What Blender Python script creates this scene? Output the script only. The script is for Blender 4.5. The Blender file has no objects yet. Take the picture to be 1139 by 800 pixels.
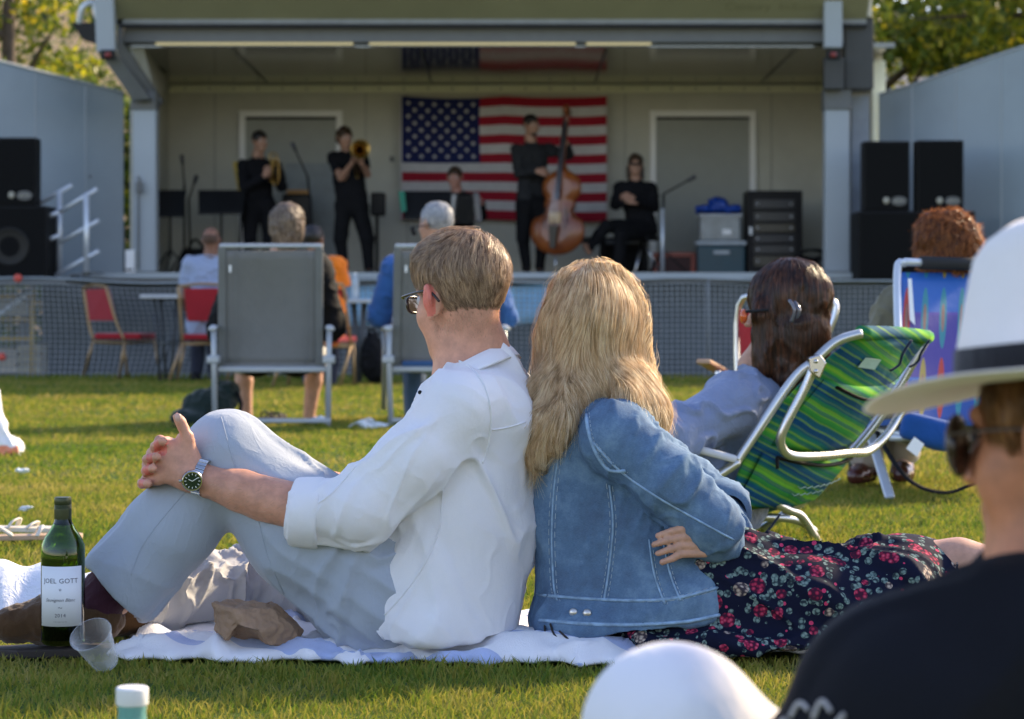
import bpy, bmesh, math, random
import numpy as np
from mathutils import Vector, Matrix, noise
from mathutils.bvhtree import BVHTree
random.seed(7); rng = np.random.default_rng(7)
R_ = math.radians
scene = bpy.context.scene
COL = scene.collection
# ---------------------------------------------------------------- camera
F, H, YH = 2690.0, 0.68, 342.0          # focal length in photo pixels, eye height, horizon row
cam_d = bpy.data.cameras.new('camera'); cam = bpy.data.objects.new('camera', cam_d); COL.objects.link(cam)
cam.location = (0, 0, H); cam.rotation_euler = (R_(90), 0, 0)
cam_d.sensor_width = 36; cam_d.lens = 36*F/1139; cam_d.shift_y = -(400-YH)/1139
cam_d.clip_start = 0.05; cam_d.clip_end = 2000
cam_d.dof.use_dof = True; cam_d.dof.focus_distance = 4.78; cam_d.dof.aperture_fstop = 7.0; cam_d.dof.aperture_blades = 0
scene.camera = cam
# ---------------------------------------------------------------- light
SUN_AZ, SUN_EL = R_(52), R_(30)         # from +Y towards +X
w = bpy.data.worlds.new('World'); scene.world = w; w.use_nodes = True
nt = w.node_tree; bg = nt.nodes['Background']
sky = nt.nodes.new('ShaderNodeTexSky'); sky.sky_type = 'NISHITA'; sky.sun_disc = False
sky.sun_elevation = SUN_EL; sky.sun_rotation = SUN_AZ; sky.air_density = 1.0; sky.dust_density = 0.6; sky.ozone_density = 2.0
wb = nt.nodes.new('ShaderNodeMix'); wb.data_type = 'RGBA'; wb.blend_type = 'MULTIPLY'; wb.inputs[0].default_value = 1; wb.inputs[7].default_value = (1.15, .985, .985, 1)
nt.links.new(sky.outputs[0], wb.inputs[6]); nt.links.new(wb.outputs[2], bg.inputs[0]); bg.inputs[1].default_value = 0.15
sd = bpy.data.lights.new('sun', 'SUN'); sun = bpy.data.objects.new('sun', sd); COL.objects.link(sun)
sd.energy = 4.0; sd.angle = R_(5.0); sd.color = (1.0, 0.80, 0.52)
sv = Vector((math.sin(SUN_AZ)*math.cos(SUN_EL), math.cos(SUN_AZ)*math.cos(SUN_EL), math.sin(SUN_EL)))
sun.rotation_euler = sv.to_track_quat('Z', 'Y').to_euler()
scene.view_settings.view_transform = 'Standard'; scene.view_settings.look = 'None'
scene.view_settings.gamma = 1; scene.view_settings.use_curve_mapping = False
scene.view_settings.exposure = 1.30
scene.render.engine = 'CYCLES'
scene.cycles.use_denoising = True
scene.cycles.max_bounces = 8; scene.cycles.transparent_max_bounces = 12
scene.cycles.sample_clamp_indirect = 6
# ---------------------------------------------------------------- helpers
def W(px, py, d): return np.array([(px-569.5)/F*d, d, H+(YH-py)/F*d])
def GD(py): return F*H/(py-YH)          # distance of the ground seen at row py
def A(*a): return np.array(a, float)
def unit(v): v = np.asarray(v, float); return v/max(1e-9, np.linalg.norm(v))
def link(o, parent=None):
    COL.objects.link(o)
    if parent is not None: o.parent = parent
    return o
def wl(p):
    v = np.zeros(3)
    while p is not None: v += np.array(p.location); p = p.parent
    return v
def tag(o, label=None, cat=None, group=None, kind=None):
    if label: o['label'] = label
    if cat: o['category'] = cat
    if group: o['group'] = group
    if kind: o['kind'] = kind
    return o
def thing(name, label, cat, loc, group=None):
    o = bpy.data.objects.new(name, None); COL.objects.link(o); o.location = tuple(map(float, loc)); o.empty_display_size = .05
    return tag(o, label, cat, group)
def mkmesh(name, v, f):
    me = bpy.data.meshes.new(name)
    v = np.asarray(v, np.float32).reshape(-1, 3)
    if isinstance(f, np.ndarray):
        n, k = f.shape
        me.vertices.add(len(v)); me.vertices.foreach_set('co', v.ravel())
        me.loops.add(n*k); me.loops.foreach_set('vertex_index', f.astype(np.int32).ravel())
        me.polygons.add(n); me.polygons.foreach_set('loop_start', np.arange(0, n*k, k, dtype=np.int32))
        me.update(calc_edges=True)
    else:
        me.from_pydata(v.tolist(), [], [list(map(int, q)) for q in f]); me.update()
    return me
def mk(name, v, f, mat=None, parent=None, smooth=True, bevel=0, label=None):
    v = np.asarray(v, float) - wl(parent)
    me = mkmesh(name, v, f)
    o = bpy.data.objects.new(name, me); link(o, parent)
    for m in (mat if isinstance(mat, (list, tuple)) else [mat]):
        if m is not None: me.materials.append(m)
    if smooth: me.polygons.foreach_set('use_smooth', np.ones(len(me.polygons), bool))
    if bevel:
        b = o.modifiers.new('bevel', 'BEVEL'); b.width = bevel; b.segments = 2; b.limit_method = 'ANGLE'; b.angle_limit = R_(40)
        try: b.harden_normals = False
        except Exception: pass
    if label: o['label'] = label
    return o
def attr_face(o, name, vals):
    a = o.data.attributes.new(name, 'FLOAT', 'FACE'); a.data.foreach_set('value', np.asarray(vals, np.float32))
def dup(root, dloc, rotz=0, label=None):
    def cp(o, p):
        c = o.copy(); COL.objects.link(c)
        if p is not None: c.parent = p
        for ch in list(o.children): cp(ch, c)
        return c
    r = cp(root, None); r.location = Vector(dloc); r.rotation_euler = (0, 0, rotz)
    if label: r['label'] = label
    return r
def rotm(ax, ang): return np.array(Matrix.Rotation(ang, 3, ax))
def frame(fwd, up=(0, 0, 1)):            # columns right, forward, up
    f = unit(fwd); r = unit(np.cross(f, up)); u = np.cross(r, f)
    return np.stack([r, f, u], 1)
def cr(P, n=8, closed=False):            # Catmull-Rom
    P = np.asarray(P, float); m = len(P); out = []
    for i in range(m if closed else m-1):
        if closed: p0, p1, p2, p3 = P[(i-1) % m], P[i], P[(i+1) % m], P[(i+2) % m]
        else: p0, p1, p2, p3 = P[max(i-1, 0)], P[i], P[i+1], P[min(i+2, m-1)]
        for t in np.arange(n)/n:
            out.append(.5*((2*p1)+(-p0+p2)*t+(2*p0-5*p1+4*p2-p3)*t*t+(-p0+3*p1-3*p2+p3)*t**3))
    if not closed: out.append(P[-1])
    return np.array(out)
class MB:
    def __init__(s): s.v = []; s.f = []; s.m = []
    def add(s, v, f, mi=0):
        b = len(s.v); s.v += [tuple(x) for x in v]; s.f += [[i+b for i in q] for q in f]; s.m += [mi]*len(f); return s
    def box(s, c, size, R=None, mi=0):
        c = np.array(c, float); h = np.array(size, float)/2
        v = np.array([[x, y, z] for x in (-1, 1) for y in (-1, 1) for z in (-1, 1)])*h
        if R is not None: v = v @ np.array(R).T
        return s.add(v+c, [(0, 1, 3, 2), (4, 6, 7, 5), (0, 4, 5, 1), (2, 3, 7, 6), (0, 2, 6, 4), (1, 5, 7, 3)], mi)
    def bx(s, lo, hi, mi=0): return s.box((A(*lo)+A(*hi))/2, A(*hi)-A(*lo), None, mi)
    def bar(s, a, b, wd, th, up=(0, 0, 1), mi=0):
        a = A(*a); b = A(*b); f = b-a; L = np.linalg.norm(f); f = f/L
        if abs(np.dot(f, up)) > .98: up = (0, 1, 0)
        r = unit(np.cross(f, up)); u = np.cross(r, f)
        return s.box((a+b)/2, (wd, L, th), np.stack([r, f, u], 1), mi)
    def tube(s, P, r, n=8, caps=True, closed=False, mi=0, flat=None):
        P = np.asarray(P, float); m = len(P); r = np.broadcast_to(np.asarray(r, float), (m,))
        T = np.gradient(P, axis=0) if not closed else (np.roll(P, -1, 0)-np.roll(P, 1, 0))
        T /= np.maximum(1e-9, np.linalg.norm(T, axis=1))[:, None]
        u = np.cross(T[0], (0, 0, 1.));
        if np.linalg.norm(u) < .1: u = np.cross(T[0], (0, 1., 0))
        u = unit(u); vs = []
        for i in range(m):
            u = u-T[i]*np.dot(u, T[i]); u = unit(u); w_ = np.cross(T[i], u)
            for k in range(n):
                a = 2*math.pi*k/n; fl = 1 if flat is None else flat
                vs.append(P[i]+r[i]*(math.cos(a)*u+math.sin(a)*w_*fl))
        fs = []
        for i in range(m if closed else m-1):
            j = (i+1) % m
            for k in range(n):
                l = (k+1) % n; fs.append((i*n+k, i*n+l, j*n+l, j*n+k))
        if caps and not closed: fs.append(tuple(range(n-1, -1, -1))); fs.append(tuple((m-1)*n+k for k in range(n)))
        return s.add(vs, fs, mi)
    def lathe(s, prof, c, ax=(0, 0, 1), n=24, mi=0, squash=1):
        ax = unit(ax); t = unit(np.cross(ax, (0, 1, 0.01))); b = np.cross(ax, t); c = A(*c); vs = []; m = len(prof)
        for r, z in prof:
            for k in range(n):
                a = 2*math.pi*k/n; vs.append(c+ax*z+r*(math.cos(a)*t+squash*math.sin(a)*b))
        fs = [(i*n+k, i*n+(k+1) % n, (i+1)*n+(k+1) % n, (i+1)*n+k) for i in range(m-1) for k in range(n)]
        return s.add(vs, fs, mi)
    def ball(s, c, r, n=12, R=None, mi=0):
        r = np.broadcast_to(np.asarray(r, float), (3,)); c = A(*c); vs = []; m = n//2
        for i in range(m+1):
            for k in range(n):
                p = math.pi*i/m; a = 2*math.pi*k/n
                q = np.array([math.sin(p)*math.cos(a), math.sin(p)*math.sin(a), math.cos(p)])*r
                vs.append(c+(q if R is None else np.array(R)@q))
        fs = [(i*n+k, (i+1)*n+k, (i+1)*n+(k+1) % n, i*n+(k+1) % n) for i in range(m) for k in range(n)]
        return s.add(vs, fs, mi)
    def prism(s, poly, off, mi=0):           # poly of 3D points, thickened by vector off
        P = np.asarray(poly, float); n = len(P); Q = P+A(*off)
        return s.add(list(P)+list(Q), [tuple(range(n)), tuple(range(2*n-1, n-1, -1))]+[(i, i+n, (i+1) % n+n, (i+1) % n) for i in range(n)], mi)
    def obj(s, name, mat, parent=None, smooth=False, bevel=0, label=None):
        o = mk(name, s.v, s.f, mat, parent, smooth, bevel, label)
        if len(set(s.m)) > 1: o.data.polygons.foreach_set('material_index', np.array(s.m, np.int32))
        bm = bmesh.new(); bm.from_mesh(o.data); bmesh.ops.recalc_face_normals(bm, faces=bm.faces); bm.to_mesh(o.data); bm.free()
        if smooth == 'auto':
            o.data.polygons.foreach_set('use_smooth', np.ones(len(o.data.polygons), bool))
            o.data.set_sharp_from_angle(angle=R_(40))
        return o
# ---------------------------------------------------------------- numpy value noise
_P = rng.random(4096).astype(np.float32)*2-1
def vn(p):
    p = np.asarray(p, np.float32); i = np.floor(p).astype(np.int64); f = p-i; f = f*f*(3-2*f)
    def hsh(a, b, c): return _P[((a*73856093) ^ (b*19349663) ^ (c*83492791)) & 4095]
    x, y, z = i[..., 0], i[..., 1], i[..., 2]; r = 0
    for dx in (0, 1):
        for dy in (0, 1):
            for dz in (0, 1):
                wgt = (f[..., 0] if dx else 1-f[..., 0])*(f[..., 1] if dy else 1-f[..., 1])*(f[..., 2] if dz else 1-f[..., 2])
                r = r+wgt*hsh(x+dx, y+dy, z+dz)
    return r
def fbm(p, o=3):
    r = 0; a = 1; t = 0
    for k in range(o): r = r+a*vn(np.asarray(p)*(2**k)+17.3*k); t += a; a *= .5
    return r/t
# ---------------------------------------------------------------- implicit modelling (smooth unions on a grid, surface nets)
class S:
    def __init__(s, h): s.h = h; s.ops = []; s.C = np.zeros(3); s.R = np.eye(3)
    def loc(s, C=(0, 0, 0), R=None): s.C = A(*C); s.R = np.eye(3) if R is None else np.array(R); return s
    def T(s, p): return s.C+s.R@A(*p)
    def cap(s, a, b, ra, rb=None, k=.015, sub=False):
        rb = ra if rb is None else rb; a = s.T(a); b = s.T(b); m = max(ra, rb)
        def fn(p):
            ba = b-a; L = max(1e-9, ba@ba); t = np.clip(((p-a)@ba)/L, 0, 1)
            return np.linalg.norm(p-a-t[..., None]*ba, axis=-1)-(ra+t*(rb-ra))
        s.ops.append((fn, np.minimum(a, b)-m, np.maximum(a, b)+m, k, sub)); return s
    def chain(s, pts, rs, k=.015, sub=False):
        for i in range(len(pts)-1): s.cap(pts[i], pts[i+1], rs[i], rs[i+1], k, sub)
        return s
    def ell(s, c, r, R=None, k=.015, sub=False):
        c = s.T(c); r = np.broadcast_to(np.asarray(r, float), (3,)); M = s.R if R is None else s.R@np.array(R)
        def fn(p):
            q = (p-c)@M; k0 = np.linalg.norm(q/r, axis=-1); k1 = np.linalg.norm(q/(r*r), axis=-1)
            return k0*(k0-1)/np.maximum(k1, 1e-6)
        m = np.abs(M)@r; s.ops.append((fn, c-m, c+m, k, sub)); return s
    def rbox(s, c, hs, rad, R=None, k=.01, sub=False):
        c = s.T(c); hs = A(*hs); M = s.R if R is None else s.R@np.array(R)
        def fn(p):
            q = np.abs((p-c)@M)-(hs-rad); return np.linalg.norm(np.maximum(q, 0), axis=-1)+np.minimum(q.max(-1), 0)-rad
        m = np.abs(M)@hs; s.ops.append((fn, c-m, c+m, k, sub)); return s
    def cut(s, pt, n, reach=9.):             # remove the side the normal points to, within reach of pt
        pt = s.T(pt); n = unit(s.R@A(*n))
        s.ops.append(('cut', pt, n, reach)); return s
    def mesh(s):
        h = s.h; ad = [o for o in s.ops if o[0] != 'cut' and not o[4]]
        lo = np.min([o[1] for o in ad], 0)-4*h; hi = np.max([o[2] for o in ad], 0)+4*h
        n = np.ceil((hi-lo)/h).astype(int)+1; D = np.full(n, 1., np.float32)
        ax = [lo[i]+h*np.arange(n[i]) for i in range(3)]
        for o in s.ops:
            if o[0] == 'cut':
                _, pt, nn, reach = o
                i0 = np.clip(((pt-reach-lo)/h).astype(int), 0, n); i1 = np.clip(((pt+reach-lo)/h).astype(int)+1, 0, n)
                if (i1 <= i0).any(): continue
                g = np.stack(np.meshgrid(*[ax[i][i0[i]:i1[i]] for i in range(3)], indexing='ij'), -1)
                sl = tuple(slice(i0[i], i1[i]) for i in range(3)); e = -((g-pt)@nn)
                ins = np.linalg.norm(g-pt, axis=-1) < reach
                D[sl] = np.where(ins, np.maximum(D[sl], -e), D[sl]); continue
            fn, a, b, k, sub = o; m = k+3*h
            i0 = np.clip(((a-m-lo)/h).astype(int), 0, n); i1 = np.clip(((b+m-lo)/h).astype(int)+2, 0, n)
            if (i1 <= i0).any(): continue
            sl = tuple(slice(i0[i], i1[i]) for i in range(3))
            g = np.stack(np.meshgrid(*[ax[i][i0[i]:i1[i]] for i in range(3)], indexing='ij'), -1)
            d2 = fn(g).astype(np.float32); d1 = D[sl]; k = max(k, 1e-4)
            if sub:
                hh = np.clip(.5-.5*(d1+d2)/k, 0, 1); D[sl] = d1*(1-hh)-d2*hh+k*hh*(1-hh)
            else:
                hh = np.clip(.5+.5*(d2-d1)/k, 0, 1); D[sl] = d2*(1-hh)+d1*hh-k*hh*(1-hh)
        D[0] = D[-1] = 1; D[:, 0] = D[:, -1] = 1; D[:, :, 0] = D[:, :, -1] = 1
        return nets(D, lo, h)
def nets(D, lo, h):
    sg = D < 0; a = sg[:-1, :-1, :-1]; al = a.copy(); an = a.copy(); cs = [(i, j, k) for i in (0, 1) for j in (0, 1) for k in (0, 1)]
    nx, ny, nz = D.shape
    def sh(X, c): return X[c[0]:nx-1+c[0], c[1]:ny-1+c[1], c[2]:nz-1+c[2]]
    for c in cs: al = al & sh(sg, c); an = an | sh(sg, c)
    act = an & ~al; I, J, K = np.nonzero(act); N = len(I)
    idx = np.full(act.shape, -1, np.int64); idx[I, J, K] = np.arange(N)
    acc = np.zeros((N, 3)); cnt = np.zeros(N)
    vals = {c: D[I+c[0], J+c[1], K+c[2]] for c in cs}
    for c in cs:
        for ax in range(3):
            if c[ax]: continue
            e = list(c); e[ax] = 1; e = tuple(e); v0, v1 = vals[c], vals[e]; m = (v0 < 0) != (v1 < 0)
            t = np.where(m, v0/np.where(m, v0-v1, 1), 0); p = np.tile(np.array(c, float), (N, 1)); p[:, ax] += t
            acc += p*m[:, None]; cnt += m
    V = lo+h*(np.stack([I, J, K], 1)+acc/np.maximum(cnt, 1)[:, None]); Q = []
    for ax in range(3):
        s0 = np.take(sg, range(sg.shape[ax]-1), ax); s1 = np.take(sg, range(1, sg.shape[ax]), ax)
        E = np.stack(np.nonzero(s0 != s1), 1); b, c = (ax+1) % 3, (ax+2) % 3
        E = E[(E[:, b] > 0) & (E[:, c] > 0) & (E[:, b] < act.shape[b]) & (E[:, c] < act.shape[c])]
        fl = s0[E[:, 0], E[:, 1], E[:, 2]]
        def g(db, dc):
            X = E.copy(); X[:, b] += db; X[:, c] += dc; return idx[X[:, 0], X[:, 1], X[:, 2]]
        q = np.stack([g(-1, -1), g(0, -1), g(0, 0), g(-1, 0)], 1); q[~fl] = q[~fl][:, ::-1]; Q.append(q)
    Q = np.concatenate(Q); Q = Q[(Q >= 0).all(1)]
    return V, Q
def vnormals(V, Q):
    n = np.cross(V[Q[:, 2]]-V[Q[:, 0]], V[Q[:, 3]]-V[Q[:, 1]]); N = np.zeros_like(V)
    for k in range(4): np.add.at(N, Q[:, k], n)
    return N/np.maximum(1e-12, np.linalg.norm(N, axis=1))[:, None]
def relax(V, Q, it=2, lam=.5):
    E = np.concatenate([Q[:, [0, 1]], Q[:, [1, 2]], Q[:, [2, 3]], Q[:, [3, 0]]])
    for _ in range(it):
        s_ = np.zeros_like(V); c = np.zeros(len(V)); np.add.at(s_, E[:, 0], V[E[:, 1]]); np.add.at(c, E[:, 0], 1)
        V = V+(s_/np.maximum(c, 1)[:, None]-V)*lam
    return V
def wrinkle(V, Q, amp, freq, stretch=None, seed=0, mask=None):
    """cloth folds: ridged noise pushed along the normals; stretch = direction the folds run along"""
    N = vnormals(V, Q); P = V.copy()
    if stretch is not None:
        d = unit(stretch); P = P-np.outer(P@d, d)*.83
    P = P*freq+seed; P = P+.35*np.stack([fbm(P*.7+i*9.1, 2) for i in range(3)], 1)
    n_ = fbm(P, 2); r = np.maximum(0, 1-np.abs(n_)*4.2)**1.5+.5*fbm(P*.6+3.3, 1)
    a = amp*(r-.25)
    if mask is not None: a = a*mask(V)
    return V+N*a[:, None]
def sdf_obj(name, s, mat, parent, relaxn=1, wr=None, label=None):
    V, Q = s.mesh()
    if relaxn: V = relax(V, Q, relaxn)
    for w_ in (wr or []): V = wrinkle(V, Q, **w_)
    return mk(name, V, Q, mat, parent, True, 0, label)
def bvh_of(VQ): return BVHTree.FromPolygons([tuple(x) for x in VQ[0].tolist()], VQ[1].tolist())
def proj(bv, pts, off=0.0, n=6):
    """points of the photograph dropped on a surface already built, as a path on that surface"""
    P = cr(np.array([(x, y, 0) for x, y in pts]), n); out = []
    o = Vector((0, 0, H))
    for x, y, _ in P:
        d = Vector(W(x, y, 1.)-np.array(o)).normalized(); hit = bv.ray_cast(o, d)
        if hit[0] is not None: out.append(np.array(hit[0])+np.array(hit[1])*off*(1 if hit[1].dot(d) < 0 else -1))
    best = []; cur = []
    for q in out:
        if cur and np.linalg.norm(q-cur[-1]) > .035: best = max(best, cur, key=len); cur = []
        cur.append(q)
    return np.array(max(best, cur, key=len))
def fur(name, VQ, n, dirf, length, width, mat, parent, steps=5, lift=.002, keep=None, jit=.25, curl=0, stick=True, taper=True, seed=1, clump=0, rootlift=0.0005):
    rg = np.random.default_rng(seed); V, Q = VQ; bv = bvh_of(VQ)
    c = V[Q].mean(1); ar = np.linalg.norm(np.cross(V[Q[:, 2]]-V[Q[:, 0]], V[Q[:, 3]]-V[Q[:, 1]]), axis=1)
    if keep is not None: ar = ar*keep(c)
    pk = rg.choice(len(Q), n, p=ar/ar.sum()); u = rg.random((n, 2)); q = V[Q[pk]]
    P = (q[:, 0]*(1-u[:, :1])+q[:, 1]*u[:, :1])*(1-u[:, 1:])+(q[:, 3]*(1-u[:, :1])+q[:, 2]*u[:, :1])*u[:, 1:]
    N = vnormals(V, Q)[Q[pk]].mean(1); N /= np.linalg.norm(N, axis=1)[:, None]
    L = length*rg.uniform(.55, 1.15, n); st = (L/steps)[:, None]; ln = lift*rg.random(n)+rootlift
    pts = []; nrm = []; p = P.copy(); nr = N.copy(); ph = rg.random(n)*6.28
    for i in range(steps+1):
        pts.append(p+nr*(ln*(i/steps if not stick else 1))[:, None]); nrm.append(nr.copy())
        d = dirf(p, nr)
        if jit: d = d+jit*np.stack([fbm(p*(45+clump)+k*7.7+1.7*seed, 2) for k in range(3)], 1)
        d = d-nr*(d*nr).sum(1)[:, None]; d /= np.maximum(1e-6, np.linalg.norm(d, axis=1))[:, None]
        if curl:
            b = np.cross(nr, d); d = d+curl*(np.cos(ph+i*1.9)[:, None]*b+np.sin(ph+i*1.9)[:, None]*nr); d /= np.linalg.norm(d, axis=1)[:, None]
        p = p+d*st
        if stick:
            for j in range(n):
                h_ = bv.find_nearest(Vector(p[j]))
                if h_[0] is not None:
                    a = np.array(h_[0]); p[j] = a*.85+p[j]*.15; nr[j] = h_[1] if np.dot(h_[1], nr[j]) > -.2 else nr[j]
    pts = np.array(pts); nrm = np.array(nrm); T = np.gradient(pts, axis=0)
    B = np.cross(T, nrm); B /= np.maximum(1e-9, np.linalg.norm(B, axis=2))[:, :, None]
    tilt = rg.uniform(-.5, .5, n)[None, :, None]; B = B+nrm*tilt
    wd = np.linspace(1, .25 if taper else 1, steps+1)*width*.5; wd[0] *= .6
    wv = rg.uniform(.6, 1.3, n)[None, :, None]*wd[:, None, None]
    Lf = pts-B*wv; Rt = pts+B*wv; m = steps+1
    VV = np.stack([Lf, Rt], 2).transpose(1, 0, 2, 3).reshape(-1, 3)
    b = np.arange(n)[:, None]*m*2+np.arange(steps)[None, :]*2
    FF = np.stack([b, b+1, b+3, b+2], -1).reshape(-1, 4)
    o = mk(name, VV, FF, mat, parent, True); attr_face(o, 'rnd', np.repeat(rg.random(n), steps)); return o
# ---------------------------------------------------------------- materials
MC = {}
def nd(t, typ, **kw):
    n = t.nodes.new(typ)
    for k, v in kw.items():
        if k in n.inputs.keys(): n.inputs[k].default_value = v
        else: setattr(n, k, v)
    return n
def mixc(t, fac, a, b, mode='MIX'):
    m = t.nodes.new('ShaderNodeMix'); m.data_type = 'RGBA'; m.blend_type = mode
    for s_, v in ((m.inputs[0], fac), (m.inputs[6], a), (m.inputs[7], b)):
        if isinstance(v, bpy.types.NodeSocket): t.links.new(v, s_)
        elif isinstance(v, (int, float)): s_.default_value = v
        else: s_.default_value = (*v[:3], 1)
    return m.outputs[2]
def ramp(t, fac, stops, interp='LINEAR'):
    r = t.nodes.new('ShaderNodeValToRGB'); r.color_ramp.interpolation = interp; e = r.color_ramp.elements
    while len(e) < len(stops): e.new(.5)
    for i, (p, c) in enumerate(stops):
        e[i].position = p; e[i].color = (*c, 1) if not isinstance(c, (int, float)) else (c, c, c, 1)
    t.links.new(fac, r.inputs[0]); return r.outputs[0]
def coord(t, kind='Object', scale=None, rot=None):
    c = t.nodes.new('ShaderNodeTexCoord').outputs[kind]
    if scale is not None or rot is not None:
        m = t.nodes.new('ShaderNodeMapping'); t.links.new(c, m.inputs[0])
        if scale is not None: m.inputs['Scale'].default_value = scale if hasattr(scale, '__len__') else (scale,)*3
        if rot is not None: m.inputs['Rotation'].default_value = rot
        c = m.outputs[0]
    return c
def nz(t, vec, scale, detail=3, rough=.55, dist=0):
    n = nd(t, 'ShaderNodeTexNoise', Scale=scale, Detail=detail, Roughness=rough, Distortion=dist); t.links.new(vec, n.inputs['Vector']); return n.outputs[0]
def math_(t, op, a, b=None, clamp=False):
    m = t.nodes.new('ShaderNodeMath'); m.operation = op; m.use_clamp = clamp
    for i, v in enumerate((a, b)):
        if v is None: continue
        if isinstance(v, bpy.types.NodeSocket): t.links.new(v, m.inputs[i])
        else: m.inputs[i].default_value = v
    return m.outputs[0]
def base(name):
    m = bpy.data.materials.new(name); m.use_nodes = True; t = m.node_tree; return m, t, t.nodes['Principled BSDF']
def bump(t, p, h, strength=.3, dist=.002):
    b = t.nodes.new('ShaderNodeBump'); b.inputs['Strength'].default_value = strength; b.inputs['Distance'].default_value = dist
    t.links.new(h, b.inputs['Height']); t.links.new(b.outputs[0], p.inputs['Normal'])
def pm(name, c, rough=.6, metal=0, var=.12, vs=6, bs=0, bst=.25, bd=.002, spec=.5, transl=0, sheen=0, sss=0, coat=0):
    if name in MC: return MC[name]
    m, t, p = base(name); v = coord(t)
    n = nz(t, v, vs, 4, .6); c = A(*c)
    f = ramp(t, n, [(.3, 0.), (.7, 1.)]); col = mixc(t, f, c*(1-var), np.minimum(c*(1+var), .95))
    t.links.new(col, p.inputs['Base Color'])
    p.inputs['Roughness'].default_value = rough; p.inputs['Metallic'].default_value = metal
    p.inputs['Specular IOR Level'].default_value = spec; p.inputs['Coat Weight'].default_value = coat
    if sheen: p.inputs['Sheen Weight'].default_value = sheen
    if sss: p.inputs['Subsurface Weight'].default_value = sss; p.inputs['Subsurface Radius'].default_value = (.012, .005, .003); p.inputs['Subsurface Scale'].default_value = 1
    if rough < .9:
        rr = math_(t, 'ADD', math_(t, 'MULTIPLY', n, .15), rough-.07, True); t.links.new(rr, p.inputs['Roughness'])
    if bs: bump(t, p, nz(t, v, bs, 4, .6), bst, bd)
    if transl:
        tr = t.nodes.new('ShaderNodeBsdfTranslucent'); t.links.new(col, tr.inputs[0]); mx = t.nodes.new('ShaderNodeMixShader'); mx.inputs[0].default_value = transl
        t.links.new(p.outputs[0], mx.inputs[1]); t.links.new(tr.outputs[0], mx.inputs[2]); t.links.new(mx.outputs[0], t.nodes['Material Output'].inputs[0])
    MC[name] = m; return m
def hairmat(name, c1, c2, c3, transl=.3, rough=.38):
    if name in MC: return MC[name]
    m, t, p = base(name); at = t.nodes.new('ShaderNodeAttribute'); at.attribute_name = 'rnd'
    v = coord(t); n = nz(t, v, 38, 3)
    n2 = nz(t, coord(t, scale=(75, 75, 9)), 1, 3, .6)
    f = math_(t, 'ADD', math_(t, 'MULTIPLY', at.outputs['Fac'], .42), math_(t, 'MULTIPLY', math_(t, 'SUBTRACT', math_(t, 'ADD', n2, math_(t, 'MULTIPLY', n, .35)), .36), 1.25), True)
    col = ramp(t, f, [(.15, c1), (.5, c2), (.9, c3)])
    t.links.new(col, p.inputs['Base Color']); p.inputs['Roughness'].default_value = rough; p.inputs['Specular IOR Level'].default_value = .45
    bump(t, p, nz(t, coord(t, scale=(900, 900, 60)), 1, 2), .3, .001)
    tr = t.nodes.new('ShaderNodeBsdfTranslucent'); t.links.new(col, tr.inputs[0]); mx = t.nodes.new('ShaderNodeMixShader'); mx.inputs[0].default_value = transl
    t.links.new(p.outputs[0], mx.inputs[1]); t.links.new(tr.outputs[0], mx.inputs[2]); t.links.new(mx.outputs[0], t.nodes['Material Output'].inputs[0])
    MC[name] = m; return m
def fabric(name, c, weave=900, wst=.25, var=.08, transl=0, rough=.85, sheen=.2, vs=9, crease=.8):
    if name in MC: return MC[name]
    m, t, p = base(name); v = coord(t); c = A(*c)
    n = nz(t, v, vs, 4, .6); col = mixc(t, ramp(t, n, [(.3, 0.), (.7, 1.)]), c*(1-var), np.minimum(c*(1+var), .92))
    th = nz(t, coord(t, scale=(weave, weave, weave*.25)), 1, 1); col = mixc(t, math_(t, 'MULTIPLY', th, .25), col, tuple(c*.7))
    t.links.new(col, p.inputs['Base Color']); p.inputs['Roughness'].default_value = rough; p.inputs['Sheen Weight'].default_value = sheen
    p.inputs['Specular IOR Level'].default_value = .25
    hh = math_(t, 'ADD', math_(t, 'MULTIPLY', th, .25), nz(t, v, 60, 4, .65))
    cz = math_(t, 'ABSOLUTE', math_(t, 'SUBTRACT', nz(t, coord(t, scale=(1, 1, .55), rot=(0, .5, 0)), 17, 3, .5, .6), .5)); cz = ramp(t, cz, [(0, 1.), (.045, .45), (.14, 0.)]); hh = math_(t, 'ADD', hh, math_(t, 'MULTIPLY', cz, crease))
    bump(t, p, hh, wst, .0045)
    if transl:
        tr = t.nodes.new('ShaderNodeBsdfTranslucent'); t.links.new(col, tr.inputs[0]); mx = t.nodes.new('ShaderNodeMixShader'); mx.inputs[0].default_value = transl
        t.links.new(p.outputs[0], mx.inputs[1]); t.links.new(tr.outputs[0], mx.inputs[2]); t.links.new(mx.outputs[0], t.nodes['Material Output'].inputs[0])
    MC[name] = m; return m
def glass(name, c, rough=.02, ior=1.45):
    if name in MC: return MC[name]
    m, t, p = base(name); p.inputs['Base Color'].default_value = (*c, 1); p.inputs['Transmission Weight'].default_value = 1
    p.inputs['Roughness'].default_value = rough; p.inputs['IOR'].default_value = ior; MC[name] = m; return m
def text_vf(txt, size, spacing=1.):
    cu = bpy.data.curves.new('t', 'FONT'); cu.body = txt; cu.size = size; cu.align_x = 'CENTER'; cu.align_y = 'CENTER'; cu.space_character = spacing; cu.resolution_u = 2
    o = bpy.data.objects.new('t', cu); COL.objects.link(o); bpy.context.view_layer.update()
    me = o.evaluated_get(bpy.context.evaluated_depsgraph_get()).to_mesh()
    v = np.array([x.co[:] for x in me.vertices]); f = [tuple(q.vertices) for q in me.polygons]
    bpy.data.objects.remove(o); bpy.data.curves.remove(cu); return v, f
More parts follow.
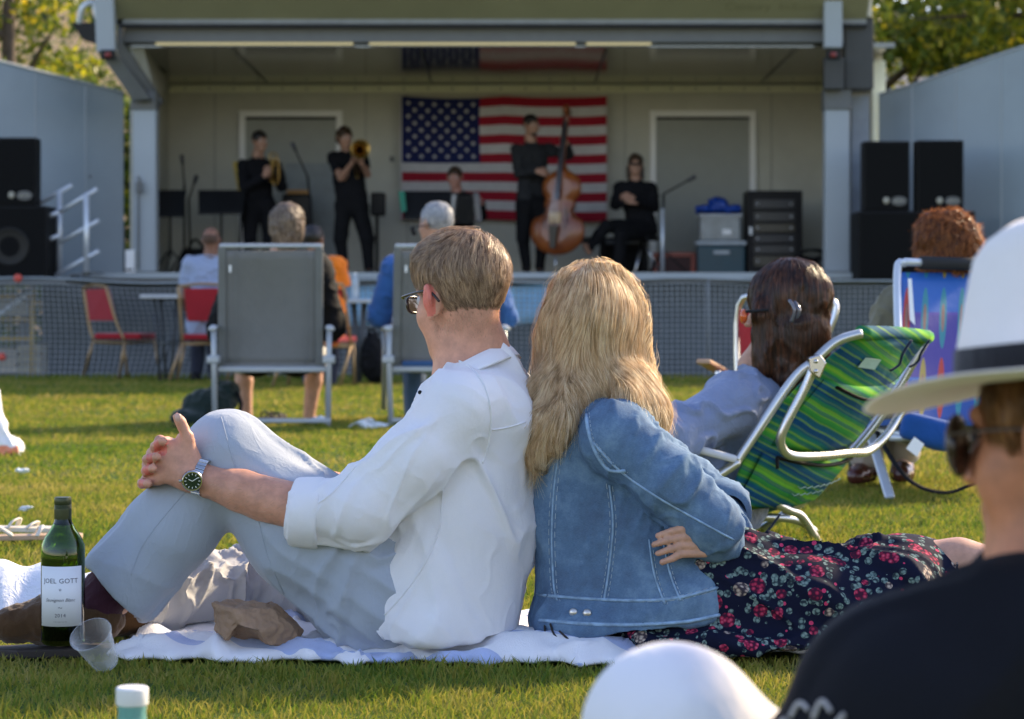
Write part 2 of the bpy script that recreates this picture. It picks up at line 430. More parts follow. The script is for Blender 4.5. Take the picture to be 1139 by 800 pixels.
# ================================================================ SETTING
# ground
def ground_mat():
    m, t, p = base('lawn_soil'); v = coord(t)
    a = nz(t, v, 1.1, 4, .6); b = nz(t, v, 40, 3)
    c = mixc(t, ramp(t, a, [(.35, 0.), (.65, 1.)]), (.055, .105, .014), (.12, .14, .03)); c = mixc(t, math_(t, 'MULTIPLY', b, .6), c, (.03, .045, .012))
    t.links.new(c, p.inputs['Base Color']); p.inputs['Roughness'].default_value = .95; p.inputs['Specular IOR Level'].default_value = .1
    bump(t, p, b, .6, .01); return m
gm = MB().add([(-300, -60, 0), (300, -60, 0), (300, 500, 0), (-300, 500, 0)], [(0, 1, 2, 3)])
g = gm.obj('ground', ground_mat()); tag(g, kind='structure')
TOWEL = [(132, 733), (150, 722), (215, 700), (330, 697), (560, 690), (760, 700), (905, 716), (918, 734), (800, 738), (640, 746), (400, 742), (200, 741)]
def gpt(px, py, z=0):
    d = F*(H-z)/(py-YH); return np.array([(px-569.5)/F*d, d, z])
def grass():
    rg = np.random.default_rng(3); X = []; Y = []; Wd = []; Hh = []
    for d0, d1, rho, wd, hh in ((3.3, 4.4, 14000, .0030, .044), (4.4, 6.2, 15000, .0033, .042), (6.2, 9.5, 5200, .0055, .040), (9.5, 15, 1700, .010, .040), (15, 24.2, 620, .018, .042)):
        dm = (d0+d1)/2; hw = .225*d1+.9+(d1 > 7)*1.6; n = int(rho*2*hw*(d1-d0))
        x = rg.uniform(-hw, hw, n); y = rg.uniform(d0, d1, n); X.append(x); Y.append(y)
        Wd.append(np.full(n, wd)*rg.uniform(.6, 1.3, n)); Hh.append(hh*rg.uniform(.35, 1.15, n))
    X = np.concatenate(X); Y = np.concatenate(Y); Wd = np.concatenate(Wd); Hh = np.concatenate(Hh)
    k = np.abs(X) < .225*Y+.9+(Y > 7)*1.6
    tw = np.array([gpt(*p)[:2] for p in TOWEL])
    def inside(x, y):
        r = np.zeros(len(x), bool); j = len(tw)-1
        for i in range(len(tw)):
            c = ((tw[i, 1] > y) != (tw[j, 1] > y)) & (x < (tw[j, 0]-tw[i, 0])*(y-tw[i, 1])/(tw[j, 1]-tw[i, 1]+1e-12)+tw[i, 0]); r ^= c; j = i
        return r
    k &= ~inside(X, Y+.02); X, Y, Wd, Hh = X[k], Y[k], Wd[k], Hh[k]; n = len(X)
    tuft = .65+.55*fbm(np.stack([X*9, Y*9, 0*X], 1), 3)+.35*vn(np.stack([X*1.3, Y*1.3, 0*X], 1)); Hh = Hh*np.clip(tuft, .3, 1.4)
    a = rg.uniform(0, 6.283, n); ln = rg.normal(.0, .75, n); ax = np.cos(a); ay = np.sin(a); bx, by = -ay, ax
    ben = rg.uniform(.2, 1.1, n)*Hh; V = np.zeros((n, 5, 3), np.float32)
    fa = rg.uniform(0, 6.283, n); fx, fy = np.cos(fa)*.6+.8*1, np.sin(fa)
    fx = np.where(rg.random(n) < .75, np.sign(fx), fx); nn_ = np.hypot(fx, fy); fx, fy = fx/nn_, fy/nn_
    for i, (hz, bd, ww) in enumerate(((0, 0, 1), (0, 0, -1), (.55, .35, .8), (.55, .35, -.8), (1, 1, 0))):
        V[:, i, 0] = X+bx*0+ax*ben*bd+fx*Wd*.5*ww; V[:, i, 1] = Y+ay*ben*bd+fy*Wd*.15*ww; V[:, i, 2] = Hh*hz*np.clip(1-.35*ben/Hh*bd, .2, 1)
    b = (np.arange(n)*5)[:, None]
    T = np.concatenate([b+np.array([[0, 1, 3]]), b+np.array([[0, 3, 2]]), b+np.array([[2, 3, 4]])])
    m, t, p = base('grass_blades'); at = t.nodes.new('ShaderNodeAttribute'); at.attribute_name = 'rnd'
    v = coord(t); big = nz(t, v, 1.25, 5, .65); mid = nz(t, v, 7, 3); band = nz(t, coord(t, scale=(.18, .75, 1)), 1, 3)  # band paints sunlit yellow strips into the colour, over real straw patches
    dry_sun = math_(t, 'ADD', math_(t, 'MULTIPLY', big, .9), math_(t, 'ADD', math_(t, 'MULTIPLY', mid, .5), math_(t, 'MULTIPLY', band, .7)))
    dry_sun = math_(t, 'ADD', dry_sun, math_(t, 'MULTIPLY', at.outputs['Fac'], .42))
    c = ramp(t, math_(t, 'MULTIPLY', dry_sun, .5), [(.34, (.060, .135, .012)), (.53, (.135, .205, .022)), (.66, (.29, .275, .040)), (.84, (.44, .34, .11))])
    t.links.new(c, p.inputs['Base Color']); p.inputs['Roughness'].default_value = .55; p.inputs['Specular IOR Level'].default_value = .3
    tr = t.nodes.new('ShaderNodeBsdfTranslucent'); t.links.new(c, tr.inputs[0]); mx = t.nodes.new('ShaderNodeMixShader'); mx.inputs[0].default_value = .45
    t.links.new(p.outputs[0], mx.inputs[1]); t.links.new(tr.outputs[0], mx.inputs[2]); t.links.new(mx.outputs[0], t.nodes['Material Output'].inputs[0])
    o = mk('grass', V.reshape(-1, 3), T, m, None, False); tag(o, 'mown lawn of green and straw coloured blades with painted sunlit bands', 'grass', kind='stuff')
    attr_face(o, 'rnd', np.tile(rg.random(n), 3))
grass()
# ---------------------------------------------------------------- stage
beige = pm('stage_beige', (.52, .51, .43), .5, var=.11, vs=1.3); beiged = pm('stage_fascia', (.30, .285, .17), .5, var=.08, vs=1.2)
greyp = pm('stage_post_grey', (.35, .39, .41), .45, var=.05, vs=2); greyd = pm('brace_grey', (.125, .13, .125), .5, var=.1)
cream = pm('cream_trim', (.86, .84, .62), .5, var=.05); dark = pm('dark_gap', (.02, .02, .02), .8); doorm = pm('door_grey', (.34, .35, .31), .5, var=.04)
white = pm('white_paint', (.90, .89, .86), .4, var=.03); black = pm('black_matte', (.009, .009, .009), .6, var=.2, vs=20, spec=.25)
blackg = pm('black_satin', (.007, .007, .007), .4, spec=.25); alu = pm('aluminium', (.62, .63, .64), .3, 1, var=.05, vs=12); aluw = pm('pale_metal', (.62, .66, .70), .35, .4, var=.06)
ZF = 1.034                                       # stage floor height
st = thing('mobile_stage', 'grey and beige mobile band stage with open roof, white door frames and deck', 'stage', (0, 26, 0))
floorm = pm('stage_floor', (.12, .12, .115), .5, var=.15)
b = MB(); b.bx((-4.35, 24.4, ZF-.10), (4.2, 28.95, ZF)); b.obj('deck', floorm, st)
b = MB(); b.bx((-4.35, 24.37, ZF-.06), (4.2, 24.398, ZF-.004)); b.obj('deck_edge', greyp, st)
b = MB(); b.bx((-4.1, 28.9, ZF), (3.9, 28.98, 3.45)); b.obj('back_wall', beige, st)
b = MB(); b.bx((-4.20, 26.6, ZF), (-4.10, 28.9, 3.42)); b.obj('side_wall', beige, st)
b = MB(); b.bx((3.86, 25.75, ZF), (3.94, 28.9, 3.42)); b.obj('side_wall', beige, st)
b = MB(); b.bx((3.83, 25.70, ZF), (3.97, 25.748, 3.3)); b.obj('wall_edge_trim', cream, st)
# ceiling: glossy panels with seams
m, t, p = base('glossy_ceiling'); p.inputs['Base Color'].default_value = (.13, .135, .13, 1); p.inputs['Roughness'].default_value = .10; p.inputs['Specular IOR Level'].default_value = .9
p.inputs['Metallic'].default_value = .45
bump(t, p, nz(t, coord(t, scale=(.6, 2.5, 1)), 1, 1), .03, .02); ceilm = m
b = MB(); b.prism([(-4.2, 24.95, 3.362), (3.95, 24.95, 3.362), (3.95, 28.9, 3.342), (-4.2, 28.9, 3.342)], (0, 0, .05)); b.obj('ceiling', ceilm, st)
for x in (-2.9, -.95, .98, 2.95): MB().bx((x-.008, 25.0, 3.338), (x+.008, 28.6, 3.3405)).obj('ceiling_seam', greyd, st)
MB().bx((-4.05, 24.94, 3.46), (3.6, 28.95, 3.62)).obj('roof', greyd, st)
seamm = pm('wall_seam', (.30, .30, .26), .6)
for x in (-3.55, -1.75, -1.25, 1.35, 3.1): MB().bx((x-.006, 28.893, ZF+.002), (x+.006, 28.899, 3.244)).obj('wall_joint', seamm, st)
b = MB(); b.bx((-4.09, 28.84, 3.245), (3.85, 28.898, 3.33)); b.obj('cornice', cream, st)
b = MB()
for i in range(27): b.ball((-3.9+i*.29, 28.835, 3.287), .012, 6)
b.obj('cornice_bolt', greyd, st)
# front beam, light strips and raised roof flap
b = MB(); b.bx((-4.0, 24.80, 3.40), (3.62, 24.93, 3.535)); b.obj('front_beam', greyd, st)
b = MB(); b.bx((-4.0, 24.68, 3.540), (3.62, 24.795, 3.574)); b.obj('beam_gap', dark, st)
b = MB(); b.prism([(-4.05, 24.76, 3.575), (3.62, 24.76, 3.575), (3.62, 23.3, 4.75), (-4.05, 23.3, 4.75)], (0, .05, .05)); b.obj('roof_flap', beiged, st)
b = MB(); b.bx((-4.05, 24.70, 3.575), (3.62, 24.755, 3.70)); b.obj('flap_rail', pm('rail_grey', (.24, .25, .235), .5), st)
m, t, p = base('light_strip'); p.inputs['Base Color'].default_value = (.6, .5, .25, 1); p.inputs['Emission Color'].default_value = (1, .78, .34, 1); p.inputs['Emission Strength'].default_value = .10; lit = m
for x0, x1 in ((174, 393), (411, 640), (652, 724)):
    b = MB(); a = W(x0, 0, 24.82)[0]; c = W(x1, 0, 24.82)[0]; b.bx((a, 24.765, 3.368), (c, 24.795, 3.392)); b.obj('light_strip', lit, st)
# faded letters on the flap
tv, tf = text_vf('Century  Industries', .14)
fl = unit((0, -1.46, 1.175)); tp = W(868, 5, 24.45)
tt = tv[:, :1]*A(1, 0, 0)+tv[:, 1:2]*fl+A(tp[0], 24.57, 3.735)+A(0, -.004, -.004)
fl0 = MB().add(tt, tf); fl0.obj('faded_lettering', pm('faded_letters', (.20, .19, .10), .6), st)
# posts
def post(x0, x1, y0, y1, d, mat, nm, dep=.22):
    a = W(x0, y1, d); c = W(x1, y0, d); b = MB(); b.bx((a[0], d, a[2]), (c[0], d+dep, c[2])); return b.obj(nm, mat, st, bevel=.008)
post(148, 173, 122, 302.5, 24.8, greyp, 'post'); post(918, 945, 122, 302.5, 24.8, greyp, 'post')
post(145, 173, 102, 122, 24.78, greyd, 'post_cap', .26); post(917, 947, 99, 122, 24.78, greyd, 'post_cap', .26)
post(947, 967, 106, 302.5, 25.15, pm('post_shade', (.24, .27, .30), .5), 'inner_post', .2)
post(917, 937, -60, 53, 24.5, greyp, 'upper_post', .12); post(942, 970, -60, 19, 24.7, beige, 'roof_end', .4)
gusm = pm('gusset_dark', (.055, .056, .052), .6); post(940, 972, 19, 99, 24.75, gusm, 'gusset', .35); post(917, 939, 64, 99, 24.6, gusm, 'gusset', .15)
b = MB()
b.prism([W(112, -60, 24.4), W(127, -60, 24.4), W(126, 0, 24.4), W(128, 58, 24.4), W(107, 58, 24.4), W(105, 0, 24.4)], (0, .14, 0)); b.obj('upper_post', greyp, st, bevel=.006)
b = MB(); b.prism([W(110, 58, 24.45), W(128, 58, 24.45), W(167, 110, 24.6), W(148, 112, 24.6)], (0, .16, 0)); b.obj('diagonal_brace', greyd, st, bevel=.006)
b = MB(); b.prism([W(131, -60, 24.7), W(137, -60, 24.7), W(136, 48, 24.7), W(180, 112, 25.0), W(172, 120, 25.0), W(130, 60, 24.7)], (0, .2, 0)); b.obj('roof_end_plate', greyd, st)
b = MB(); b.prism([W(142, 47, 24.96), W(158, 47, 24.96), W(190, 97, 28.5), W(172, 104, 25.4)], (0, .05, 0)); b.obj('inner_gusset', beige, st)
redl = pm('red_lens', (.22, .03, .025), .3)
for px in (120, 927):
    b = MB(); b.box(W(px, 61, 24.37), (.15, .05, .10)); o = b.obj('lamp_housing', blackg, st, bevel=.01)
    b = MB(); b.ball(W(px, 61, 24.33), (.035, .02, .03)); b.obj('lamp_lens', redl, o, True)
b = MB(); b.prism([W(78, 25, 24.5), W(108, 25, 24.5), W(110, 50, 24.5), W(92, 44, 24.5)], (0, .1, 0)); b.obj('bracket', blackg, st)
b = MB(); b.tube(cr([W(88, 26, 24.5), W(92, 8, 24.45), W(103, 4, 24.5), W(108, 20, 24.5)]), .03); b.obj('bracket_loop', aluw, st, True)
b = MB(); b.tube([W(154, 205, 24.74), W(154, 300, 24.74)], .012); b.box(W(155, 208, 24.74), (.06, .06, .11)); b.tube([W(154, 196, 24.74), W(158, 214, 24.7)], .012); b.obj('latch_rod', greyd, st)
# doors
def dframe(x0, x1, yt, nm='door', yb=290, gap=False):
    d = 28.86; a = W(x0, yt, d); c = W(x1, yt, d); wd = .075
    root = MB().bx((a[0]+wd, 28.872, ZF), (c[0]-wd, 28.898, c[2]-wd)).obj(nm, doorm, st)
    MB().bx((a[0], 28.84, ZF), (a[0]+wd, 28.897, a[2])).obj('frame', white, root, bevel=.006)
    MB().bx((c[0]-wd, 28.84, ZF), (c[0], 28.897, a[2])).obj('frame', white, root, bevel=.006)
    MB().bx((a[0]+wd+.002, 28.842, a[2]-wd), (c[0]-wd-.002, 28.896, a[2])).obj('frame', white, root, bevel=.006)
    MB().bx((a[0]+wd, 28.85, a[2]-wd-.03), (c[0]-wd, 28.87, a[2]-wd-.002)).obj('frame_seal', dark, root)
dframe(266, 381, 123); dframe(723, 841, 123)
b = MB(); b.bx(W(318, 300, 28.8), W(376, 182, 28.87)); b.obj('wall_panel', pm('panel_blue', (.26, .29, .29), .5), st)
b = MB(); b.box(W(436, 177, 28.88), (.05, .04, .06)); b.obj('socket', greyd, st)
# skirting below the deck
sk = MB(); sk.bx((W(46, 0, 24.9)[0], 24.9, -.0), (5.6, 24.94, ZF-.11)); sk.obj('skirt', pm('skirt_slate', (.055, .064, .075), .7, var=.2, vs=1.2), st)
b = MB(); b.bx((W(46, 0, 24.6)[0], 24.6, .935), (5.4, 24.64, .960)); b.obj('skirt_rail', greyp, st)
# wings beside the stage
wingm = pm('wing_panel', (.27, .33, .37), .45, var=.10, vs=.9)
def wing(name, pts, label, zb=.95):
    r = thing(name, label, 'wall panel', (pts[0][0], pts[0][1], 0)); b = MB()
    top = [A(*p) for p in pts]; bot = [A(p[0], p[1], zb) for p in pts[::-1]]
    for i in range(len(top)-1): b.prism([top[i], top[i+1], A(top[i+1][0], top[i+1][1], zb), A(top[i][0], top[i][1], zb)], (0, .05, 0))
    b.obj('panel', wingm, r); b = MB()
    for i in range(len(top)-1): b.tube([top[i], top[i+1]], .016, 6)
    b.obj('edge_trim', greyp, r); b = MB()
    for s in (.16, .37, .58, .79):
        q = A(*top[0])*(1-s)+A(*top[-1])*s; zt_ = np.interp(q[0], sorted([t_[0] for t_ in top]), [z_ for _, z_ in sorted([(t_[0], t_[2]) for t_ in top])]); MB().bx((q[0]-.006, q[1]-.012, zb+.01), (q[0]+.006, q[1]+.002, zt_-.02)).obj('panel_joint', greyp, r)
        for zz in (zb+.25, zb+1.1): MB().ball((q[0]+.05, q[1]-.006, zz), .014, 6).obj('rivet', greyd, r, True)
    for s in (.02, .98):
        q = A(*pts[0])*(1-s)+A(*pts[-1])*s; b.bx((q[0]-.05, q[1]+.05, 0), (q[0]+.05, q[1]+.15, zb+.6))
    b.obj('support_leg', greyd, r)
def strt(pa, da, pb, db, rows):       # a straight panel in plan, its top edge given row by row
    xa, xb = (pa-569.5)/F*da, (pb-569.5)/F*db; out = []
    for px, py in rows:
        k = (px-569.5)/F; s = (k*da-xa)/((xb-xa)-k*(db-da)); d = da+s*(db-da); out.append(tuple(W(px, py, d)))
    return out
wl_ = strt(137, 25.6, -60, 24.35, ((137, 103), (100, 94), (50, 81), (0, 68), (-60, 56), (-140, 46)))
wr_ = strt(978, 25.6, 1139, 24.3, ((978, 105), (1010, 96), (1045, 84), (1090, 68), (1139, 52), (1220, 24)))
wing('wing_wall', wl_, 'blue grey slanted panel wall on the stair side of the stage')
wing('wing_wall', wr_, 'blue grey panel wall rising behind the tall speakers and white hat')
# side platforms for speakers and stairs
for x0, x1, lb, d0 in ((-7.0, -4.35, 'low side platform under the stairs and stacked speakers', 23.55), (4.22, 7.0, 'side platform carrying the wide bass cabinet and two speakers', 23.75)):
    r = thing('platform', lb, 'platform', ((x0+x1)/2, 24.2, 0))
    MB().bx((x0, d0, .90), (x1, 25.4 if x0 < 0 else 25.6, .955)).obj('platform_top', greyd, r)
    b = MB()
    for x in (x0+.1, x1-.1, (x0+x1)/2):
        for y in (24.97, 25.2): b.bx((x-.03, y-.03, 0), (x+.03, y+.03, .898))
    b.obj('platform_leg', aluw, r)
    if x0 > 0: MB().bx((x0, d0+.03, 0), (x1, d0+.05, .89)).obj('platform_skirt', pm('skirt_slate', (0, 0, 0)), r)
# ---------------------------------------------------------------- banner on the skirt
bm_, t, p = base('banner_sky'); v = coord(t); n = nz(t, v, 2.2, 4, .6)
c = ramp(t, n, [(.35, (.16, .40, .62)), (.62, (.30, .58, .78)), (.75, (.70, .82, .88))]); t.links.new(c, p.inputs['Base Color']); p.inputs['Roughness'].default_value = .5
bn = thing('banner', 'light blue cloudy banner hung on the stage skirt behind the net', 'banner', (W(535, 0, 24.5)[0], 24.5, 0))
xs = np.linspace(374, 694, 50); vv = []; ff = []
for i, x in enumerate(xs):
    for j, y in enumerate((318, 333, 348, 361)):
        q = W(x, y+1.0*math.sin(i*.5), 24.5+.02*math.sin(i*.45+j)); vv.append(q)
for i in range(len(xs)-1):
    for j in range(3): ff.append((i*4+j, i*4+j+1, i*4+j+5, i*4+j+4))
o = mk('banner_cloth', vv, ff, bm_, bn); s_ = o.modifiers.new('t', 'SOLIDIFY'); s_.thickness = .004
# ---------------------------------------------------------------- netting fence
def net():
    r = thing('net_fence', 'sagging pale mesh netting fence strung along the lawn before the stage', 'fence', (0, 23.4, 0))
    b = MB(); hh = lambda x: .955-.035*math.sin((x+5)*.9)**2-.012*math.sin(x*3.1)
    xs = np.arange(-6.2, 6.3, .052); V = []; Q = []
    def off(x, z): return .10*math.exp(-((x+3.55)/.9)**2)*math.sin(z*5)+.02*math.sin(x*2.3+z*3)
    def sl(x, z): return x+.05*math.exp(-((x+3.4)/.8)**2)*math.sin((z-.1)*4.5)
    wd = .0055
    def seg(p, q, ax):
        p = A(*p); q = A(*q); e = A(wd, 0, 0) if ax else A(0, 0, wd); k = len(V); V.extend([p-e, q-e, q+e, p+e]); Q.append((k, k+1, k+2, k+3))
    zs = np.linspace(0, 1, 20)
    for x in xs:
        P = [(sl(x, z*hh(x)), 23.4+off(x, z), z*hh(x)) for z in zs[::2]]
        for i in range(len(P)-1): seg(P[i], P[i+1], 1)
    for z in zs:
        xx = xs[::3]; P = [(sl(x, z*hh(x)), 23.4+off(x, z), z*hh(x)) for x in xx]
        for i in range(len(P)-1): seg(P[i], P[i+1], 0)
    mk('netting', V, Q, pm('net_cord', (.24, .26, .27), .6, var=.1), r, False)
    b.tube([(x, 23.4+off(x, 1), hh(x)+.004) for x in xs[::4]], .011, 6); b.obj('top_cord', pm('net_edge', (.30, .34, .36), .6), r)
    for x in (-5.8, -2.0, 1.9, 5.9): MB().tube([(x, 23.43, 0), (x, 23.43, .97)], .017).obj('post', pm('fence_post', (.16, .17, .17), .5), r, True)
net()
# ---------------------------------------------------------------- clutter beyond the net at the left
yl = pm('yellow_paint', (.52, .34, .06), .5, var=.15); gb = MB()
r = thing('scaffold_frame', 'yellow scaffold frame with two rungs beyond the net at the left edge', 'scaffold', (W(20, 0, 24.1)[0], 24.1, 0))
for x in (36, -45): MB().tube([W(x, 420, 24.1)*A(1, 1, 0)+A(0, 0, .0), W(x, 319, 24.1)], .024).obj('upright', yl, r, True)
for y in (356, 377, 330): MB().tube([W(-45, y, 24.1), W(36, y, 24.1)], .018).obj('rung', yl, r, True)
r = thing('metal_pipe', 'pale metal pipe leaning through the yellow scaffold frame', 'pipe', W(0, 349, 24.0)); MB().tube([W(-30, 372, 23.9), W(36, 322, 24.05)], .03).obj('pipe', aluw, r, True)
for i, (x0, x1, y0, y1, c, lb) in enumerate(((-30, 18, 388, 416, (.45, .40, .32), 'beige crate on the grass under the yellow scaffold'), (22, 45, 383, 417, (.38, .34, .24), 'sand coloured upright crate beside the scaffold post'), (-30, 30, 326, 352, (.40, .38, .33), 'light wooden boards stacked behind the leaning pipe'))):
    a = W(x0, y1, 24.35); c_ = W(x1, y0, 24.35); r = thing('crate', lb, 'crate', ((a[0]+c_[0])/2, 24.4, 0)); z0 = max(0, a[2]) if i < 2 else a[2]
    MB().bx((a[0], 24.3, z0), (c_[0], 24.7, c_[2])).obj('crate_body', pm('crate%d' % i, c, .8, var=.25, vs=8), r, bevel=.01)
    b = MB()
    for k in range(3): zz = z0+(c_[2]-z0)*(k+.5)/3; b.bx((a[0]-.012, 24.285, zz-.03), (c_[0]+.012, 24.3, zz+.03))
    b.obj('slat', pm('slat%d' % i, tuple(x*1.15 for x in c), .8, var=.2), r)
    if i == 2:
        MB().bx((a[0], 24.33, 0), (a[0]+.08, 24.6, z0)).obj('trestle_leg', greyd, r); MB().bx((c_[0]-.08, 24.33, 0), (c_[0], 24.6, z0)).obj('trestle_leg', greyd, r)
for px, py in ((20, 309.5), (2, 397)):
    r = thing('marker_ball', 'small red ball tied %s' % ('to the net top below the stacked speakers' if py < 350 else 'low on the net by the beige crate'), 'ball', W(px, py, 23.33))
    MB().ball(W(px, py, 23.33), .042).obj('ball', pm('red_ball', (.6, .09, .06), .5), r, True); MB().tube([W(px, py, 23.33), W(px, py-1, 23.4)], .006).obj('tie', black, r)
# ---------------------------------------------------------------- stairs handrails
r = thing('stair_rail', 'white tubular handrails of the steps up to the stage', 'handrail', W(85, 342, 24.0)*A(1, 1, 0)+A(0, 0, .955))
for (x0, y0, x1, y1, d) in ((44, 226, 80, 206, 24.15), (66, 236, 108, 210, 23.9), (50, 268, 66, 262, 23.9), (66, 270, 110, 245, 23.9), (62, 306, 110, 279, 23.9), (50, 242, 66, 236, 23.9), (66, 305, 66, 214, 24.15), (96, 305, 96, 216, 23.9)):
    nm = 'rail_post' if x0 == x1 else 'rail'; MB().tube([W(x0, y0, d), W(x1, y1, d)], .022 if nm == 'rail' else .030).obj(nm, aluw, r, True)
for k in range(4): MB().box((W(62, 0, 24)[0]+k*.12, 24.03, .965+k*.02+.0), (.13, .5, .012)).obj('tread', greyd, r)
# ---------------------------------------------------------------- trees and houses far behind
leafm, t, p = base('leaves'); at = t.nodes.new('ShaderNodeAttribute'); at.attribute_name = 'rnd'
c = ramp(t, at.outputs['Fac'], [(.1, (.035, .065, .012)), (.45, (.14, .185, .016)), (.72, (.40, .37, .022)), (1, (.70, .50, .03))]); t.links.new(c, p.inputs['Base Color'])
p.inputs['Roughness'].default_value = .5; tr = t.nodes.new('ShaderNodeBsdfTranslucent'); t.links.new(c, tr.inputs[0]); mx = t.nodes.new('ShaderNodeMixShader'); mx.inputs[0].default_value = .5
t.links.new(p.outputs[0], mx.inputs[1]); t.links.new(tr.outputs[0], mx.inputs[2]); t.links.new(mx.outputs[0], t.nodes['Material Output'].inputs[0])
bark = pm('bark', (.09, .065, .045), .9, var=.35, vs=14, bs=30, bst=.6, bd=.02)
def tree(x, y, h, rad, n, label, seed, ls=.16, low=.22, group=None):
    rg = np.random.default_rng(seed); r = thing('tree', label, 'tree', (x, y, 0), group); b = MB(); top = A(x+rg.normal()*.3, y, h*.75)
    tp = cr([A(x, y, 0), A(x+.1, y, h*.3), top], 6); b.tube(tp, np.linspace(h*.028, h*.007, len(tp)), 8); tips = []
    for k in range(13):
        s = tp[int(len(tp)*rg.uniform(.25, .95))]; a = rg.uniform(0, 6.28); L = rad*rg.uniform(.55, .95)
        e = s+A(math.cos(a)*L, math.sin(a)*L, rad*rg.uniform(.1, .7)); b.tube(cr([s, (s+e)/2+A(0, 0, .25), e], 4), np.linspace(h*.009, .015, 9), 6); tips += [e, (s+e)/2, s+(e-s)*.75]
    tips.append(top+A(0, 0, h*.15)); b.obj('trunk', bark, r, True)
    T = np.array(tips); C = T[rg.integers(0, len(T), 95)]+rg.normal(size=(95, 3))*rad*.20; C[:, 2] = np.maximum(C[:, 2], h*low)
    cs = rad*rg.uniform(.10, .24, 95); k = rg.integers(0, 95, n); q = rg.normal(size=(n, 3)); q /= np.linalg.norm(q, axis=1)[:, None]
    P = C[k]+q*(cs[k]*rg.random(n)**.4)[:, None]*A(1, 1, .75)
    u = rg.normal(size=(n, 3)); u /= np.linalg.norm(u, axis=1)[:, None]; v_ = np.cross(u, rg.normal(size=(n, 3))); v_ /= np.linalg.norm(v_, axis=1)[:, None]
    s = (ls*rg.uniform(.5, 1.2, n))[:, None]; VV = np.stack([P-u*s, P-v_*s*.45, P+u*s, P+v_*s*.45], 1).reshape(-1, 3)
    o = mk('crown', VV, np.arange(n*4).reshape(-1, 4), leafm, r, False); attr_face(o, 'rnd', np.clip(rg.normal(.45, .2, n)+.25*(rg.random(95)[k]-.5), 0, 1))
tree(-7.6, 36, 8.6, 3.3, 17000, 'bushy green and yellow tree behind the stair side wing', 1, .09, .34)
tree(-5.2, 50, 11, 4.0, 9000, 'darker tree farther back above the wing wall', 2, .14)
tree(9.4, 36, 10, 4.2, 17000, 'tall yellow green tree above the right hand wing wall', 3, .10, .46)
tree(5.9, 40, 9, 3.4, 13000, 'yellow green tree beside the stage roof end', 4, .10, .54)
tree(12.2, 42, 10.5, 4.2, 14000, 'broad tree at the far right beyond the railing', 5, .12, .48)
hm = pm('house_white', (.62, .63, .62), .6, var=.06, vs=1)
hs = thing('house', 'pale house with a white balcony railing behind the right wing', 'house', (9, 46, 0))
MB().bx((5.9, 45, 0), (16, 52, 4.5)).obj('wall', hm, hs); MB().prism([(5.9, 44.6, 4.5), (16.4, 44.6, 4.5), (16.4, 48.5, 5.2), (5.9, 48.5, 5.2)], (0, .1, .2)).obj('roof', pm('roof_grey', (.12, .12, .13), .8), hs)
b = MB(); b.bx((6.0, 43.9, 5.08), (12, 43.96, 5.15)); b.bx((6.0, 43.9, 4.62), (12, 43.96, 4.68))
for i in range(45): b.bx((6.0+i*.133, 43.91, 4.68), (6.03+i*.133, 43.94, 5.08))
b.obj('railing', hm, hs); MB().bx((6.0, 43.8, 4.35), (12.2, 45, 4.6)).obj('balcony', hm, hs)
for x in (6.6, 9.0, 11.4): f = MB().bx((x, 44.95, 1.2), (x+1.1, 45.02, 2.7)).obj('window', pm('pane', (.03, .04, .05), .1), hs); MB().bx((x-.08, 44.93, 2.7), (x+1.18, 44.99, 2.8)).obj('lintel', hm, f)
hs = thing('house', 'cream house with painted sunset glow glimpsed through the leaves above the left wing', 'house', (-11, 60, 0))
cm = pm('house_sunset_glow', (.95, .56, .30), .6, var=.08)  # sunset glow put into the wall colour; this side faces away from the sun
MB().bx((-15, 60, 0), (-8.8, 66, 10.6)).obj('wall', cm, hs); MB().prism([(-15.4, 59.6, 10.6), (-8.4, 59.6, 10.6), (-8.4, 63, 12.6), (-15.4, 63, 12.6)], (0, .1, .2)).obj('roof', pm('roof_brown', (.16, .12, .1), .8), hs)
for x in (-12.9, -10.9): f = MB().bx((x, 59.95, 3.6), (x+.9, 60.02, 5.2)).obj('window', pm('pane', (0, 0, 0)), hs); MB().bx((x-.08, 59.92, 3.45), (x+.98, 59.98, 3.6)).obj('sill', white, f)
# a far belt of wood closing the view
def wood():
    rg = np.random.default_rng(9); n = 30000; x = rg.uniform(-45, 60, n); y = rg.uniform(72, 84, n); top = 12+2.5*vn(np.stack([x*.3, x*0, x*0], 1))+1.2*vn(np.stack([x, x*0, x*0], 1))
    P = np.stack([x, y, rg.random(n)**.8*top], 1); u = rg.normal(size=(n, 3)); u /= np.linalg.norm(u, axis=1)[:, None]; v_ = np.cross(u, rg.normal(size=(n, 3))); v_ /= np.linalg.norm(v_, axis=1)[:, None]
    s = .45*rg.uniform(.5, 1.3, n)[:, None]; VV = np.stack([P-u*s, P-v_*s*.6, P+u*s, P+v_*s*.6], 1).reshape(-1, 3)
    o = mk('far_wood', VV, np.arange(n*4).reshape(-1, 4), leafm, None, False); attr_face(o, 'rnd', rg.random(n)*.6); tag(o, 'dark belt of trees far behind the stage', 'wood', kind='stuff')
wood()
